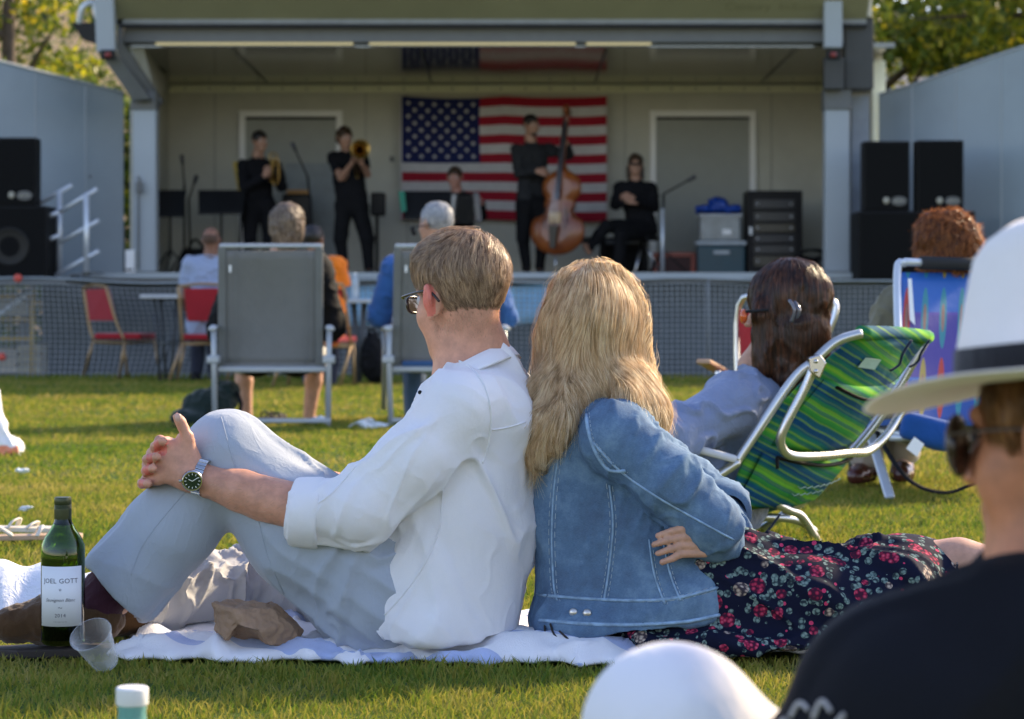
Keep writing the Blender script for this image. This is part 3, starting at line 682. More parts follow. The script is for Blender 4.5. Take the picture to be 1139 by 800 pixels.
def hedge(x0, x1, y, h, n, label, seed):
    rg = np.random.default_rng(seed); P = np.stack([rg.uniform(x0, x1, n), y+rg.normal(0, .35, n), rg.random(n)*h], 1); u = rg.normal(size=(n, 3)); u /= np.linalg.norm(u, axis=1)[:, None]
    v_ = np.cross(u, rg.normal(size=(n, 3))); v_ /= np.linalg.norm(v_, axis=1)[:, None]; s = .09*rg.uniform(.5, 1.3, n)[:, None]
    r = thing('hedge', label, 'hedge', ((x0+x1)/2, y, 0)); VV = np.stack([P-u*s, P-v_*s*.5, P+u*s, P+v_*s*.5], 1).reshape(-1, 3)
    o = mk('foliage', VV, np.arange(n*4).reshape(-1, 4), leafm, r, False); attr_face(o, 'rnd', rg.random(n)*.55)
    b = MB()
    for x in np.arange(x0+.3, x1, .7): b.tube([(x, y, 0), (x+.1, y, h*.8)], .03, 6)
    b.obj('stem', bark, r)
hedge(-7.5, -4.2, 32, 3.4, 9000, 'dark hedge seen in the gap beside the left stage post', 21)
hedge(4.2, 6.2, 32, 2.9, 6000, 'green hedge seen in the gap beside the right stage post', 22)
# ---------------------------------------------------------------- flag
def flag():
    x0, x1, yt, yb, d = 447, 675, 107, 245, 28.72
    r = thing('flag', 'large stars and stripes flag pinned across the stage back wall', 'flag', W(561, 245, d))
    a = W(x0, yb, d); c = W(x1, yt, d); Wf = c[0]-a[0]; Hf = c[2]-a[2]
    nx, ny = 76, 52; V = []
    def P(u, v, off=0):       # u along, v from the bottom
        sag = -.028*math.sin(math.pi*min(1, u/.5)) if u < .5 else -.022*math.sin(math.pi*(u-.5)/.5)
        sag2 = .03*math.sin(u*5+.5)
        z = a[2]+Hf*v+sag*v*1.0+sag2*(1-v)*.6; x = a[0]+Wf*u+.012*math.sin(v*6)*(1-abs(2*u-1))
        y = d-.035*math.sin(u*24+v*2)*(.3+.7*(1-abs(2*v-1)))*.6-.02*math.sin(u*9-v*5)-off
        return (x, y, z)
    for i in range(nx+1):
        for j in range(ny+1): V.append(P(i/nx, j/ny))
    Fc = []; M = []
    for i in range(nx):
        for j in range(ny):
            Fc.append((i*(ny+1)+j, (i+1)*(ny+1)+j, (i+1)*(ny+1)+j+1, i*(ny+1)+j+1)); s_ = 12-int(j/4)
            M.append(2 if (i < nx*.38-.3 and s_ < 7) else (0 if s_ % 2 == 0 else 1))
    ms = [fabric('flag_red', (.36, .012, .03), 400), fabric('flag_white', (.62, .60, .60), 400), fabric('flag_blue', (.012, .018, .10), 400)]
    o = mk('stripes', V, Fc, ms, r); o.data.polygons.foreach_set('material_index', np.array(M, np.int32))
    b = MB(); U = 29/76; vb = 24/52
    for row in range(9):
        n = 6 if row % 2 == 0 else 5
        for k in range(n):
            u = U*((k*2+1+(row % 2))/12); v = 1-(1-vb)*(row+1)/10; pts = []
            for q in range(10):
                rr = (.034 if q % 2 == 0 else .014); an = math.pi/2+q*math.pi/5; p = P(u+rr*math.cos(an)/Wf, v+rr*math.sin(an)/Hf, .006); pts.append(p)
            cc = P(u, v, .008); b.add([cc]+pts, [(0, 1+q, 1+(q+1) % 10) for q in range(10)])
    o = b.obj('stars', ms[1], r); MB().bx((a[0]-.02, d-.01, a[2]), (a[0]-.001, d+.005, c[2])).obj('hoist_band', ms[1], r)
flag()
# ================================================================ PEOPLE: shared shapes
def skinm(name, c, sss=.12): return pm(name, c, .5, var=.17, vs=42, bs=240, bst=.25, bd=.0015, sss=sss, spec=.4)
def head_sdf(s, C, R, k=1., nose=1., ears=True, lite=False):
    s.loc(C, R*k if False else R); q = lambda *a: tuple(x*k for x in a)
    s.ell(q(0, -.012, .025), q(.074, .094, .088), k=.02)
    s.ell(q(0, .030, -.035), q(.060, .060, .080), k=.03)
    s.ell(q(0, .034, -.078), q(.048, .050, .036), k=.03)
    s.ell(q(0, .074, -.100), q(.022, .018, .018), k=.02)
    for sx in (-1, 1): s.ell(q(sx*.040, .055, -.035), q(.024, .028, .03), k=.02)
    s.cap(q(-.032, .083, .020), q(.032, .083, .020), .0105*k, k=.015)
    for sx in (-1, 1): s.ell(q(sx*.031, .096, .000), q(.017, .014, .012), k=.012, sub=True)
    s.cap(q(0, .088, .004), q(0, .110*nose, -.034), .0075*k, .0125*k, k=.012)
    for sx in (-1, 1): s.ell(q(sx*.012, .100, -.038), q(.008, .009, .007), k=.006)
    s.cap(q(-.018, .088, -.064), q(.018, .088, -.064), .007*k, k=.006); s.cap(q(-.015, .087, -.074), q(.015, .087, -.074), .0075*k, k=.006)
    if ears:
        for sx in (-1, 1):
            s.ell(q(sx*.079, -.004, -.006), q(.011, .020, .034), rotm('Z', sx*R_(-24))@rotm('X', R_(-8)), k=.008)
            if not lite: s.ell(q(sx*.089, .002, -.002), q(.006, .011, .020), rotm('Z', sx*R_(-24))@rotm('X', R_(-8)), k=.006, sub=True)
    s.loc()
def eyes(C, R, root, k=1.):
    b = MB()
    for sx in (-1, 1): b = MB(); b.ball(C+R@A(sx*.031*k, .083*k, 0), .0125*k, 10); e = b.obj('eye', pm('eye_white', (.6, .57, .54), .25), root, True); MB().ball(C+R@A(sx*.031*k, .0925*k, 0), (.0055*k, .0045*k, .0055*k), 8).obj('iris', pm('iris', (.05, .03, .02), .2), e, True)
def hand_sdf(s, w_, d, nrm, side, k=1., curl=.5, spread=1., flen=1.):
    """palm and five fingers from wrist w_, pointing along d, back of the hand towards nrm; side=+1 puts the thumb along d x nrm"""
    d = unit(d); nrm = unit(np.asarray(nrm)-d*np.dot(nrm, d)); t = np.cross(d, nrm)*side; w_ = np.asarray(w_, float)
    P = lambda a, b, c: w_+d*a*k+t*b*k+nrm*c*k
    for b0, b1 in ((.020, .030), (.006, .010), (-.008, -.009), (-.020, -.027)): s.cap(P(.0, b0*.7, 0), P(.085-.006*abs(b1/.03), b1, 0), .014*k, .012*k, k=.012)
    for b1, L, r in ((.031, .068, .0092), (.011, .076, .0095), (-.010, .070, .009), (-.029, .055, .008)):
        p = P(.082, b1, 0); ang = 0; r *= k; ls = (L*.48*flen, L*.30*flen, L*.24*flen)
        for i, l in enumerate(ls):
            ang += curl*(.7, 1.1, .8)[i]; dd = d*math.cos(ang)-nrm*math.sin(ang)+t*(b1*3.0*spread)*max(0, 1-ang)
            e = p+unit(dd)*l*k; s.cap(p, e, r*(1-.06*i), r*(1-.06*(i+1)), k=.004); p = e
    p = P(.018, .022, -.004); e = p+unit(d*.7+t*.75-nrm*.15)*.042*k; s.cap(p, e, .013*k, .0105*k, k=.010)
    e2 = e+unit(d*.9+t*.25-nrm*(.2+.4*curl))*.030*k; s.cap(e, e2, .0105*k, .0095*k, k=.004); e3 = e2+unit(d*.95-nrm*(.3+.5*curl))*.022*k; s.cap(e2, e3, .0092*k, .008*k, k=.004)
def figure(label, J, c, loc, group=None, cat='person'):
    """J: joints in world metres; c: clothing dictionary. One body mesh, clothes and hair as children."""
    h = c.get('h', .0075); k = c.get('k', 1.); r = thing('person', label, cat, loc, group); sk = c['skin']; fem = c.get('fem', 0)
    J = {a: np.asarray(b, float) for a, b in J.items()}; Hd = J['head']; HR = frame(c['face'], c.get('headup', (0, 0, 1)))
    s = S(h); head_sdf(s, Hd, HR, k, lite=True); nb = Hd+HR@A(0, -.018, -.06)*k
    s.cap(nb, J['neck'], .052*k, .060*k, k=.03)
    sh = (J['sL']+J['sR'])/2; s.cap(J['neck'], sh, .05*k, .07*k, k=.04); s.cap(J['sL'], J['sR'], .05*k, k=.05); s.chain([sh-A(0, 0, .04), J['spine'], J['pelvis']], [.075*k, .075*k, .085*k], k=.03)
    for S_ in 'LR':
        if 'e'+S_ in J:
            s.chain([J['s'+S_], J['e'+S_], J['w'+S_]], [.050*k, .037*k, .026*k], k=.02)
            if c.get('hand'+S_): dd, nn, sd_, cu = c['hand'+S_]; hand_sdf(s, J['w'+S_], dd, nn, sd_, k, cu)
        if 'k'+S_ in J:
            s.chain([J['h'+S_], J['k'+S_]], [.085*k, .055*k], k=.03); s.chain([J['k'+S_], J['k'+S_]*.6+J['a'+S_]*.4+A(0, .0, 0), J['a'+S_]], [.052*k, .052*k, .036*k], k=.02)
            s.chain([J['a'+S_]-A(0, 0, .03), J['t'+S_]], [.035*k, .025*k], k=.02)
    sdf_obj('body', s, sk, r, 1)
    if c.get('eyes'): eyes(Hd, HR, r, k)
    # top
    th = c.get('loose', .014)
    s = S(h); s.cap(J['neck']*.75+sh*.25-A(0, 0, .012), sh, .060*k, .085*k, k=.05); s.cap(J['sL'], J['sR'], .052*k+th, k=.05)
    sd = J['sL']-J['sR']; sdn = unit(sd); wsp = c.get('width', .055); wv = sdn*wsp
    for q in (-1, 1): s.chain([sh-A(0, 0, .06)+wv*q*1.15, J['spine']+wv*q, J['hem'] if 'hem' in J else J['pelvis']+wv*q*1.2], [.10*k+th, .095*k+th, (.11 if fem else .10)*k+th], k=.05)
    if 'hem' in J: s.cap(J['spine'], J['hem'], .10*k+th, .13*k+th, k=.05)
    sl = c.get('sleeve', 'long')
    for S_ in 'LR':
        if 'e'+S_ not in J: continue
        a, e, w_ = J['s'+S_], J['e'+S_], J['w'+S_]
        if sl == 'long': s.chain([a, e, w_*.88+e*.12], [.056*k+th, .043*k+th, .034*k+th*.8], k=.02)
        elif sl == 'short': m_ = a*.35+e*.65; s.cap(a, m_, .058*k+th, .050*k+th, k=.02); s.cut(m_+(e-a)*.0, e-a, .13)
        else: m_ = e*.75+w_*.25; s.chain([a, e, m_], [.056*k+th, .043*k+th, .040*k+th], k=.02)
    V, Q = s.mesh(); V = relax(V, Q, 1); V = wrinkle(V, Q, c.get('wr', .012), 11, None, c.get('seed', 3)); mk('shirt' if 'topname' not in c else c['topname'], V, Q, c['top'], r)
    if c.get('collar', 1):
        b = MB(); f = unit(c['face']*A(1, 1, 0)) if 'bodyfwd' not in c else unit(c['bodyfwd']); rr = np.cross(f, (0, 0, 1)); P = []
        for a in np.linspace(R_(-150), R_(150), 15): P.append(J['neck']*.78+sh*.22+A(0, 0, .012)+(-f*math.cos(a)+rr*math.sin(a))*.068*k+A(0, 0, -.02*(1-math.cos(a))))
        b.tube(P, .016*k, 6, flat=.45); b.obj('collar', c['top'], r, True)
    if 'bottom' in c:
        s = S(h); s.cap(J['hL'], J['hR'], .095*k+.01, k=.04); s.cap(J['pelvis']+A(0, 0, .05), J['pelvis'], .10*k+.006, .11*k+.008, k=.04); lt = c.get('legloose', .016)
        for S_ in 'LR':
            if 'k'+S_ not in J: continue
            kk, aa = J['k'+S_], J['a'+S_]; s.cap(J['h'+S_], kk, .088*k+lt, .058*k+lt, k=.04)
            if c.get('legs', 'long') == 'long': s.cap(kk, aa+A(0, 0, .02), .056*k+lt, .044*k+lt, k=.025)
        V, Q = s.mesh(); V = relax(V, Q, 1); V = wrinkle(V, Q, .012, 10, (0, 0, 1), 5+c.get('seed', 3)); mk('trousers' if c.get('legs', 'long') == 'long' else 'shorts', V, Q, c['bottom'], r)
    if 'shoes' in c:
        for S_ in 'LR':
            if 'a'+S_ not in J: continue
            a = J['a'+S_]; t = J['t'+S_]; f = unit((t-a)*A(1, 1, 0)); s = S(h); z0 = a[2]-.085 if 'soleL' not in c else 0
            he = A(a[0], a[1], t[2])-f*.03; s.chain([he, t-f*.06, t], [.038, .040, .034], k=.03); s.cap(a-A(0, 0, .03), he+f*.03, .040, .042, k=.03); s.cut(A(t[0], t[1], t[2]-.028), (0, 0, -1)); sdf_obj('shoe', s, c['shoes'], r, 1)
    # hair: list of head-space prims
    if 'hair' in c:
        s = S(c.get('hairh', h)); s.loc(Hd, HR)
        for o in c['hair']:
            if o[0] == 'e': s.ell(tuple(x*k for x in o[1]), tuple(x*k for x in o[2]), k=.02)
            elif o[0] == 'c': s.cap(tuple(x*k for x in o[1]), tuple(x*k for x in o[2]), o[3]*k, o[4]*k, k=.02)
            elif o[0] == 's': s.ell(tuple(x*k for x in o[1]), tuple(x*k for x in o[2]), k=.012, sub=True)
            elif o[0] == 'x': s.cut(tuple(x*k for x in o[1]), o[2], o[3] if len(o) > 3 else .5)
        V, Q = s.mesh(); V = wrinkle(V, Q, c.get('hairamp', .006), c.get('hairfreq', 45), None, 2); ho = mk('hair', V, Q, c['hairm'], r)
        if 'fur' in c:
            f = dict(c['fur']); n = f.pop('n'); L = f.pop('L'); wd = f.pop('w'); dl = f.pop('dir'); fur('strands', (V, Q), int(n*1.3), (lambda p, nn: dl(p, nn, Hd, HR)), L, wd*.75, c['hairm'], ho, **f)
    return r, Hd, HR
CAP = [('e', (0, -.016, .030), (.084, .102, .094)), ('s', (0, .100, -.045), (.085, .070, .085)), ('s', (0, .02, -.13), (.12, .16, .085))]
def dcomb(p, n, C, R):                       # combed back from the brow and down at the sides
    l = (p-C)@R; up = np.clip(l[:, 2:3]/.09, -1, 1); return (-R[:, 1]*.8*np.clip(up, 0, 1)+R[:, 2]*-1*(1-.7*np.clip(up, 0, 1)))
def ddown(p, n, C, R): return -R[:, 2]*1.+0*p+n*A(1, 1, 0)*.1
# ================================================================ THE COUPLE ON THE TOWEL
D0 = 4.78
def w0(px, py, dd=0.): return W(px, py, D0+dd)
shirtw = fabric('white_linen', (.93, .915, .95), 1400, .32, .03, transl=.14, vs=5, crease=.30)
chino = fabric('pale_chino', (.38, .425, .49), 1500, .25, .04, vs=7)
chino2 = fabric('pale_chino_far', (.43, .43, .44), 1500, .25, .04, vs=7)
skin_m = skinm('skin_ruddy', (.56, .28, .185)); skin_arm = skin_m
def man():
    r = thing('person', 'man in white linen shirt and glasses hugging his raised knee on the towel', 'person', w0(450, 725)*A(1, 1, 0))
    fw = unit((-.66, .74, -.12)); HR = frame(fw, (-.06, 0, 1)); HC = w0(512, 329, .0); K = .985
    # ---- body
    s = S(.0042); head_sdf(s, HC, HR, K)
    nk = w0(528, 402, .02); s.cap(HC+HR@A(0, -.030, -.045)*K, nk, .051, .053, k=.02); s.cap(HC+HR@A(0, -.005, -.06)*K, w0(516, 412, .0), .044, .05, k=.015)
    s.loc(HC, HR); e_ = unit((-.50, -.86, 0)); hx = [A(-.078, .010, -.006)*K+A(0, 0, .029)*math.sin(a)*K+e_*(.012-.018*math.cos(a))*K for a in np.linspace(R_(-80), R_(200), 12)]
    s.chain(hx, [.0048]*12, k=.003); s.ell(A(-.086, -.004, -.004)*K, (.006, .014, .024), rotm('Z', R_(30)), k=.006); s.ell(hx[0]+A(0, 0, -.004), (.006, .007, .009), k=.004); s.loc()
    sL = w0(508, 452, -.15); sR = w0(556, 440, .16); ch = w0(530, 480, .0); eL = w0(392, 573, -.20); wLn = w0(228, 535, -.16)
    s.cap(sL, sR, .055, k=.04); s.chain([nk, ch, w0(520, 580, .02), w0(480, 665, .03)], [.07, .10, .10, .11], k=.05)
    s.chain([sL, eL, w0(345, 566, -.19)], [.050, .036, .042], k=.015); s.chain([w0(345, 566, -.19), w0(268, 546, -.175), wLn], [.0435, .0385, .0285], k=.015)
    s.cap(w0(350, 570, -.195), w0(290, 560, -.18), .034, .030, k=.02)
    # left hand clasped over the knee front (back of hand to the camera)
    P = lambda x, y, d: w0(x, y, d)
    s.chain([wLn, P(210, 527, -.165)], [.027, .029], k=.012)
    for a, b_ in (((214, 515), (203, 488)), ((210, 522), (188, 497)), ((208, 530), (180, 512)), ((210, 538), (178, 528))):
        s.cap(P(*a, -.168), P(*b_, -.165), .0165, .0125, k=.012)
    s.ell(P(200, 513, -.163), (.034, .018, .036), k=.014)
    # its fingers, bent away over the far side of the knee
    for a, b_, c_ in (((188, 497), (178, 490), (184, 492)), ((180, 510), (169, 504), (174, 506)), ((176, 524), (164, 518), (168, 520)), ((176, 534), (163, 534), (168, 536))):
        s.cap(P(*a, -.165), P(*b_, -.145), .0115, .0105, k=.006); s.cap(P(*b_, -.145), P(*c_, -.105), .0105, .009, k=.004)
    # thumb standing up
    s.cap(P(212, 508, -.166), P(209, 487, -.172), .0145, .0115, k=.010); s.cap(P(209, 487, -.172), P(200, 468, -.178), .0112, .0098, k=.004); s.cap(P(200, 468, -.178), P(197, 464, -.178), .0100, .0088, k=.004)
    # right forearm and the right hand's interlaced fingers
    s.chain([sR, w0(420, 560, .17), w0(255, 520, .06), w0(205, 505, -.06)], [.05, .045, .038, .029], k=.02); s.ell(P(190, 512, -.09), (.036, .03, .042), k=.02)
    for a, b_ in (((172, 497), (181, 491)), ((164, 511), (174, 508)), ((162, 524), (170, 521)), ((158, 538), (164, 538))):
        s.cap(P(a[0]+6, a[1], -.11), P(*a, -.165), .0098, .0092, k=.004); s.cap(P(*a, -.165), P(*b_, -.190), .0092, .0090, k=.004)
    # hidden legs
    kL = w0(246, 508, -.06); s.chain([w0(440, 655, -.08), kL, w0(128, 660, -.08)], [.085, .058, .038], k=.03)
    s.chain([w0(455, 662, .12), w0(315, 655, .33), w0(150, 674, .10)], [.085, .052, .034], k=.03)
    s.cap(w0(122, 668, -.08), w0(40, 690, -.1), .036, .025, k=.02)
    V, Q = s.mesh(); V = relax(V, Q, 1, .4)
    N = vnormals(V, Q); m = ((V[:, 0] < w0(312, 0)[0]) & (V[:, 2] > .2)); vein = np.maximum(0, 1-np.abs(fbm(V*A(22, 22, 60), 2))*7)*.0011; V = V+N*(vein*m)[:, None]
    BVQ = (V, Q); body = mk('body', V, Q, [skin_m, skinm('skin_rosy', (.62, .17, .12))], r); eyes(HC, HR, r, K); fc = V[Q].mean(1)
    rosy = (np.linalg.norm(fc-(HC+HR@A(-.088, -.004, -.004)*K), axis=1) < .034) & (((fc-HC)@HR)[:, 0] < -.080)
    for a in ((178, 493), (170, 508), (165, 522), (161, 538), (178, 500)): rosy |= np.linalg.norm(fc-w0(*a, -.180), axis=1) < .0135
    body.data.polygons.foreach_set('material_index', rosy.astype(np.int32))
    # rosy ear and fingertips are skin too: small nails
    b = MB()
    b.ball(P(198, 464.5, -.1875), (.0062, .003, .0085), 10); b.obj('nail', pm('nail', (.62, .38, .31), .3), r, True)
    # ---- trousers: raised near leg
    s = S(.0052)
    hipL = w0(418, 655, -.06); s.chain([hipL, w0(338, 588, -.075), w0(255, 508, -.07)], [.128, .114, .082], k=.04)
    s.ell(w0(252, 503, -.07), (.072, .075, .074), k=.03)
    s.chain([w0(250, 512, -.07), w0(196, 582, -.075), w0(140, 648, -.08)], [.080, .083, .082], k=.03)
    s.cut(w0(112, 640, -.08), unit(w0(112, 655)-w0(200, 572)), .16)
    s.ell(w0(445, 676, .02), (.14, .18, .085), k=.05)
    s.cut(A(0, 0, .030), (0, 0, -1), 9)
    kneemask = lambda v: np.clip((w0(262, 0)[0]-v[:, 0])*0+1, 0, 1)
    V, Q = s.mesh(); V = relax(V, Q, 1)
    V = wrinkle(V, Q, .014, 9, unit(w0(330, 585)-w0(430, 660)), 4, lambda v: np.clip((v[:, 0]-w0(250, 0)[0])/.15, .25, 1)); V = wrinkle(V, Q, .014, 15, (.25, 0, 1), 9, lambda v: np.clip((v[:, 0]-w0(330, 0)[0])/.1, 0, 1))
    V = wrinkle(V, Q, .011, 8, unit(w0(250, 512)-w0(140, 648)+A(.1, 0, 0)), 21, lambda v: np.clip((w0(235, 0)[0]-v[:, 0])/.1, 0, 1))
    tr = mk('trousers', V, Q, chino, r); bv = bvh_of((V, Q))
    for nm, pts, rad in (('seam', [(246, 464), (262, 520), (286, 575), (300, 625), (330, 690)], .0010), ('seam', [(232, 520), (195, 560), (160, 605), (146, 640)], .0007)):
        q = proj(bv, pts, .0004)
        if len(q) > 3: MB().tube(q, rad, 5).obj(nm, chino, tr, True)
    # far leg lying flat
    s = S(.0055); s.chain([w0(455, 662, .13), w0(318, 652, .33), w0(300, 656, .34)], [.12, .095, .088], k=.04); s.chain([w0(305, 658, .33), w0(220, 664, .22), w0(150, 672, .09)], [.090, .078, .068], k=.03)
    s.cut(A(0, 0, .026), (0, 0, -1), 9); s.cut(w0(140, 680, .09), unit(w0(140, 680, .08)-w0(200, 670, .18)), .15)
    V, Q = s.mesh(); V = relax(V, Q, 1); V = wrinkle(V, Q, .024, 12, (.35, 0, 1), 31); V = wrinkle(V, Q, .010, 24, (.6, 0, 1), 33); mk('trouser_leg', V, Q, chino2, r)
    # sock and shoes
    s = S(.005); s.chain([w0(136, 640, -.08), w0(116, 664, -.08), w0(108, 680, -.08)], [.052, .047, .044], k=.02); V, Q = s.mesh(); V = wrinkle(V, Q, .003, 60, (1, 0, .5), 3); mk('sock', V, Q, fabric('purple_sock', (.05, .012, .025), 500), r)
    leather = pm('brown_suede', (.085, .045, .02), .8, var=.3, vs=18, bs=300, bst=.3, sheen=.3) if False else fabric('brown_suede', (.075, .038, .015), 700, .4, .3)
    s = S(.005); s.chain([w0(112, 690, -.08), w0(60, 690, -.09), w0(12, 694, -.10)], [.040, .043, .036], k=.03); s.cap(w0(108, 684, -.08), w0(70, 684, -.085), .045, .044, k=.03); s.cut(A(0, 0, .022), (0, 0, -1), 9)
    V, Q = s.mesh(); V = wrinkle(V, Q, .004, 30, None, 5); sh = mk('shoe', V, Q, leather, r); sole = []
    b = MB(); c0 = w0(112, 0, -.08); c1 = w0(12, 0, -.10)
    pl = [(c0[0]+.04, c0[1]-.03), (c0[0]+.045, c0[1]+.03), (c0[0]-.05, c0[1]+.045), (c1[0]+.02, c1[1]+.042), (c1[0]-.035, c1[1]+.02), (c1[0]-.035, c1[1]-.02), (c1[0]+.02, c1[1]-.042), (c0[0]-.05, c0[1]-.045)]
    b.prism([(x, y, .004) for x, y in pl], (0, 0, .019)); b.obj('sole', pm('dark_rubber', (.03, .022, .018), .7), sh, bevel=.004)
    s = S(.006); s.chain([w0(150, 684, .08), w0(100, 688, .04), w0(62, 690, .02)], [.040, .042, .034], k=.03); s.cut(A(0, 0, .01), (0, 0, -1), 9); sdf_obj('shoe', s, leather, r)
    # ---- shirt
    s = S(.0045); s.chain([w0(536, 416, .015), ch], [.078, .12], k=.04)
    s.chain([w0(510, 456, -.145), w0(560, 446, .15)], [.078, .078], k=.05)
    s.chain([w0(537, 478, .03), w0(530, 560, .03), w0(508, 640, .02)], [.112, .122, .128], k=.05)
    s.chain([w0(526, 474, -.06), w0(505, 560, -.05), w0(482, 650, -.05)], [.108, .120, .135], k=.05)
    s.chain([w0(500, 600, -.01), w0(478, 668, -.015)], [.16, .185], k=.04); s.ell(w0(478, 690, .0), (.135, .225, .10), k=.03)
    # shirt tail: cut below a slanting hem
    s.cut(w0(404, 655, -.1), unit(A(-.84, 0, -.40)), .9) ; s.cut(A(0, 0, .045), (0, 0, -1), 9)
    s.chain([w0(510, 456, -.150), w0(461, 514, -.185), w0(402, 568, -.20)], [.072, .069, .064], k=.025); s.cap(w0(402, 566, -.20), w0(330, 569, -.192), .064, .058, k=.025)
    s.cut(w0(322, 570, -.19), unit(w0(322, 566, -.19)-w0(392, 578, -.20)), .12)
    V, Q = s.mesh(); V = relax(V, Q, 2)
    arm = lambda v: (np.clip((w0(505, 0)[0]-v[:, 0])/.08, 0, 1))
    V = wrinkle(V, Q, .011, 10, unit(w0(500, 450)-w0(390, 570)), 12, arm); V = wrinkle(V, Q, .005, 18, unit(A(.5, .2, 1)), 2, arm)
    V = wrinkle(V, Q, .011, 9, unit(A(-.55, 0, 1)), 14, lambda v: 1-arm(v)*.8); V = wrinkle(V, Q, .0022, 17, unit(A(-.9, 0, .5)), 19, lambda v: 1-arm(v)*.5)
    so = mk('shirt', V, Q, shirtw, r); bv = bvh_of((V, Q))
    def seam(pts, rad=.0016, nm='seam', off=.0006, mat=shirtw):
        q = proj(bv, pts, off)
        if len(q) > 3: MB().tube(q, rad, 5).obj(nm, mat, so, True)
    seam([(501, 398), (525, 410), (540, 432), (546, 462), (543, 495), (536, 515)], .0024)
    seam([(546, 478), (562, 476), (584, 470)], .0018); seam([(492, 545), (488, 590), (470, 632), (446, 664), (428, 684)], .0020)
    seam([(395, 520), (370, 548), (345, 566)], .0014)
    # placket edge, hem, collar
    hm_ = proj(bv, [(382, 604), (386, 628), (398, 660), (414, 692), (430, 714)], .001)
    if len(hm_) > 3: MB().tube(hm_, .003, 6).obj('hem', shirtw, so, True)
    b = MB(); top = [(472, 424), (492, 412), (516, 399), (538, 388), (556, 378)]
    # collar: a standing band that folds over, following the neck
    ccx = nk+A(-.012, -.005, .022); P1 = []; P2 = []; P3 = []
    for a in np.linspace(R_(-165), R_(165), 40):
        dr = unit(A(-.58, .80, 0)); rt = np.cross(dr, (0, 0, 1)); o_ = -dr*math.cos(a)+rt*math.sin(a); fr = (1-math.cos(a))/2
        c_ = ccx+A(-.012, 0, .018)*1-A(0, 0, .052)*fr+dr*fr*.028; P1.append(c_+o_*.074); P2.append(c_+o_*.080+A(0, 0, .012)); P3.append(c_+o_*(.108)+A(0, 0, -.026-.010*fr))
    nt_ = [(466, 434, -.01), (487, 414, -.065), (515, 398, -.075), (540, 385, -.055), (557, 376, 0), (560, 379, .05), (535, 394, .09), (492, 414, .075), (470, 430, .03)]
    lo_ = [(474, 450, -.05), (500, 430, -.105), (528, 415, -.118), (556, 404, -.085), (577, 397, .0), (578, 402, .07), (545, 414, .12), (500, 430, .11), (472, 445, .05)]
    P1 = list(cr([w0(x, y+9, z_*.93+.004) for x, y, z_ in nt_], 5)); P2 = list(cr([w0(*q) for q in nt_], 5)); P3 = list(cr([w0(*q) for q in lo_], 5))
    n_ = len(P1); vv = P1+P2+P3; ff = [(i, i+1, n_+i+1, n_+i) for i in range(n_-1)]+[(n_+i, n_+i+1, 2*n_+i+1, 2*n_+i) for i in range(n_-1)]
    co = mk('collar', vv, ff, shirtw, r); m_ = co.modifiers.new('s', 'SOLIDIFY'); m_.thickness = .003; m_.offset = 0; m2 = co.modifiers.new('ss', 'SUBSURF'); m2.levels = m2.render_levels = 1
    # rolled cuff
    b = MB(); ax = unit(w0(322, 570, -.19)-w0(392, 577, -.20)); cc = w0(330, 569, -.19); b.lathe([(.050, .004), (.060, .009), (.065, .005), (.0665, -.010), (.0675, -.030), (.068, -.042), (.0655, -.049), (.058, -.050), (.054, -.030)], cc, ax, 40)
    V = np.array(b.v); V = V+(fbm(V*A(14, 24, 24), 2)*.014)[:, None]*unit(A(.6, -.4, 1)); cu = mk('rolled_cuff', V, b.f, shirtw, r); m2 = cu.modifiers.new('ss', 'SUBSURF'); m2.levels = m2.render_levels = 1
    b = MB(); q = w0(473, 424, -.09); h_ = proj(bv, [(481, 420), (483, 421)], .002)
    q = proj(bv, [(468, 437), (470, 438)], .002)
    if len(q): MB().ball(q[0], .0042, 8).obj('button', black, so, True)
    # ---- hair: clipped sides, longer fair top
    s = S(.005); s.loc(HC, HR); q = lambda *a: tuple(x*K for x in a)
    s.ell(q(0, -.015, .022), q(.0752, .0950, .088), k=.02); s.ell(q(0, -.016, .050), q(.0765, .0965, .076), k=.03); s.ell(q(-.0, .02, .078), q(.062, .080, .042), k=.03)
    s.ell(q(0, .120, -.040), q(.10, .078, .080), k=.012, sub=True); s.ell(q(0, .055, -.125), q(.13, .112, .098), k=.02, sub=True)
    s.cut(q(0, 0, -.072), (0, -.25, -1), .5)
    for sx in (-1, 1): s.ell(q(sx*.096, .004, -.014), q(.034, .034, .044), k=.008, sub=True)
    V, Q = s.mesh(); V = relax(V, Q, 1); V = wrinkle(V, Q, .003, 60, None, 2); hmt = hairmat('hair_fair_brown', (.13, .080, .048), (.30, .195, .12), (.66, .47, .30), .3)
    ho = mk('hair', V, Q, hmt, r)
    def d1(p, n):
        l = (p-HC)@HR; tp = np.clip((l[:, 2:3]-.02)/.07, 0, 1); bk = np.clip(-l[:, 1:2]/.08, 0, 1)
        return HR[:, 1]*(.9*tp*(1-.9*bk)-.25*(1-tp))-HR[:, 0]*.35*tp-HR[:, 2]*(1.0*(1-tp)+.7*bk*tp+.1)
    fur('strands', (V, Q), 17000, d1, .022, .0007, hmt, ho, 4, lift=.0018, jit=.28, seed=4)
    fur('long_strands', (V, Q), 4500, d1, .050, .0009, hmt, ho, 6, lift=.009, jit=.35, seed=5, keep=lambda c: (((c-HC)@HR)[:, 2] > .045).astype(float)+.01)
    bV, bQ = BVQ
    def kp(c): l = (c-HC)@HR; return ((l[:, 2] > -.088-.010*vn(c*90)) & (l[:, 2] < -.035) & (l[:, 1] < .02) & (l[:, 1] > -.13) & (np.abs(l[:, 0]) < .078)).astype(float)*np.clip((l[:, 2]+.092)/.04, 0, 1)+1e-6
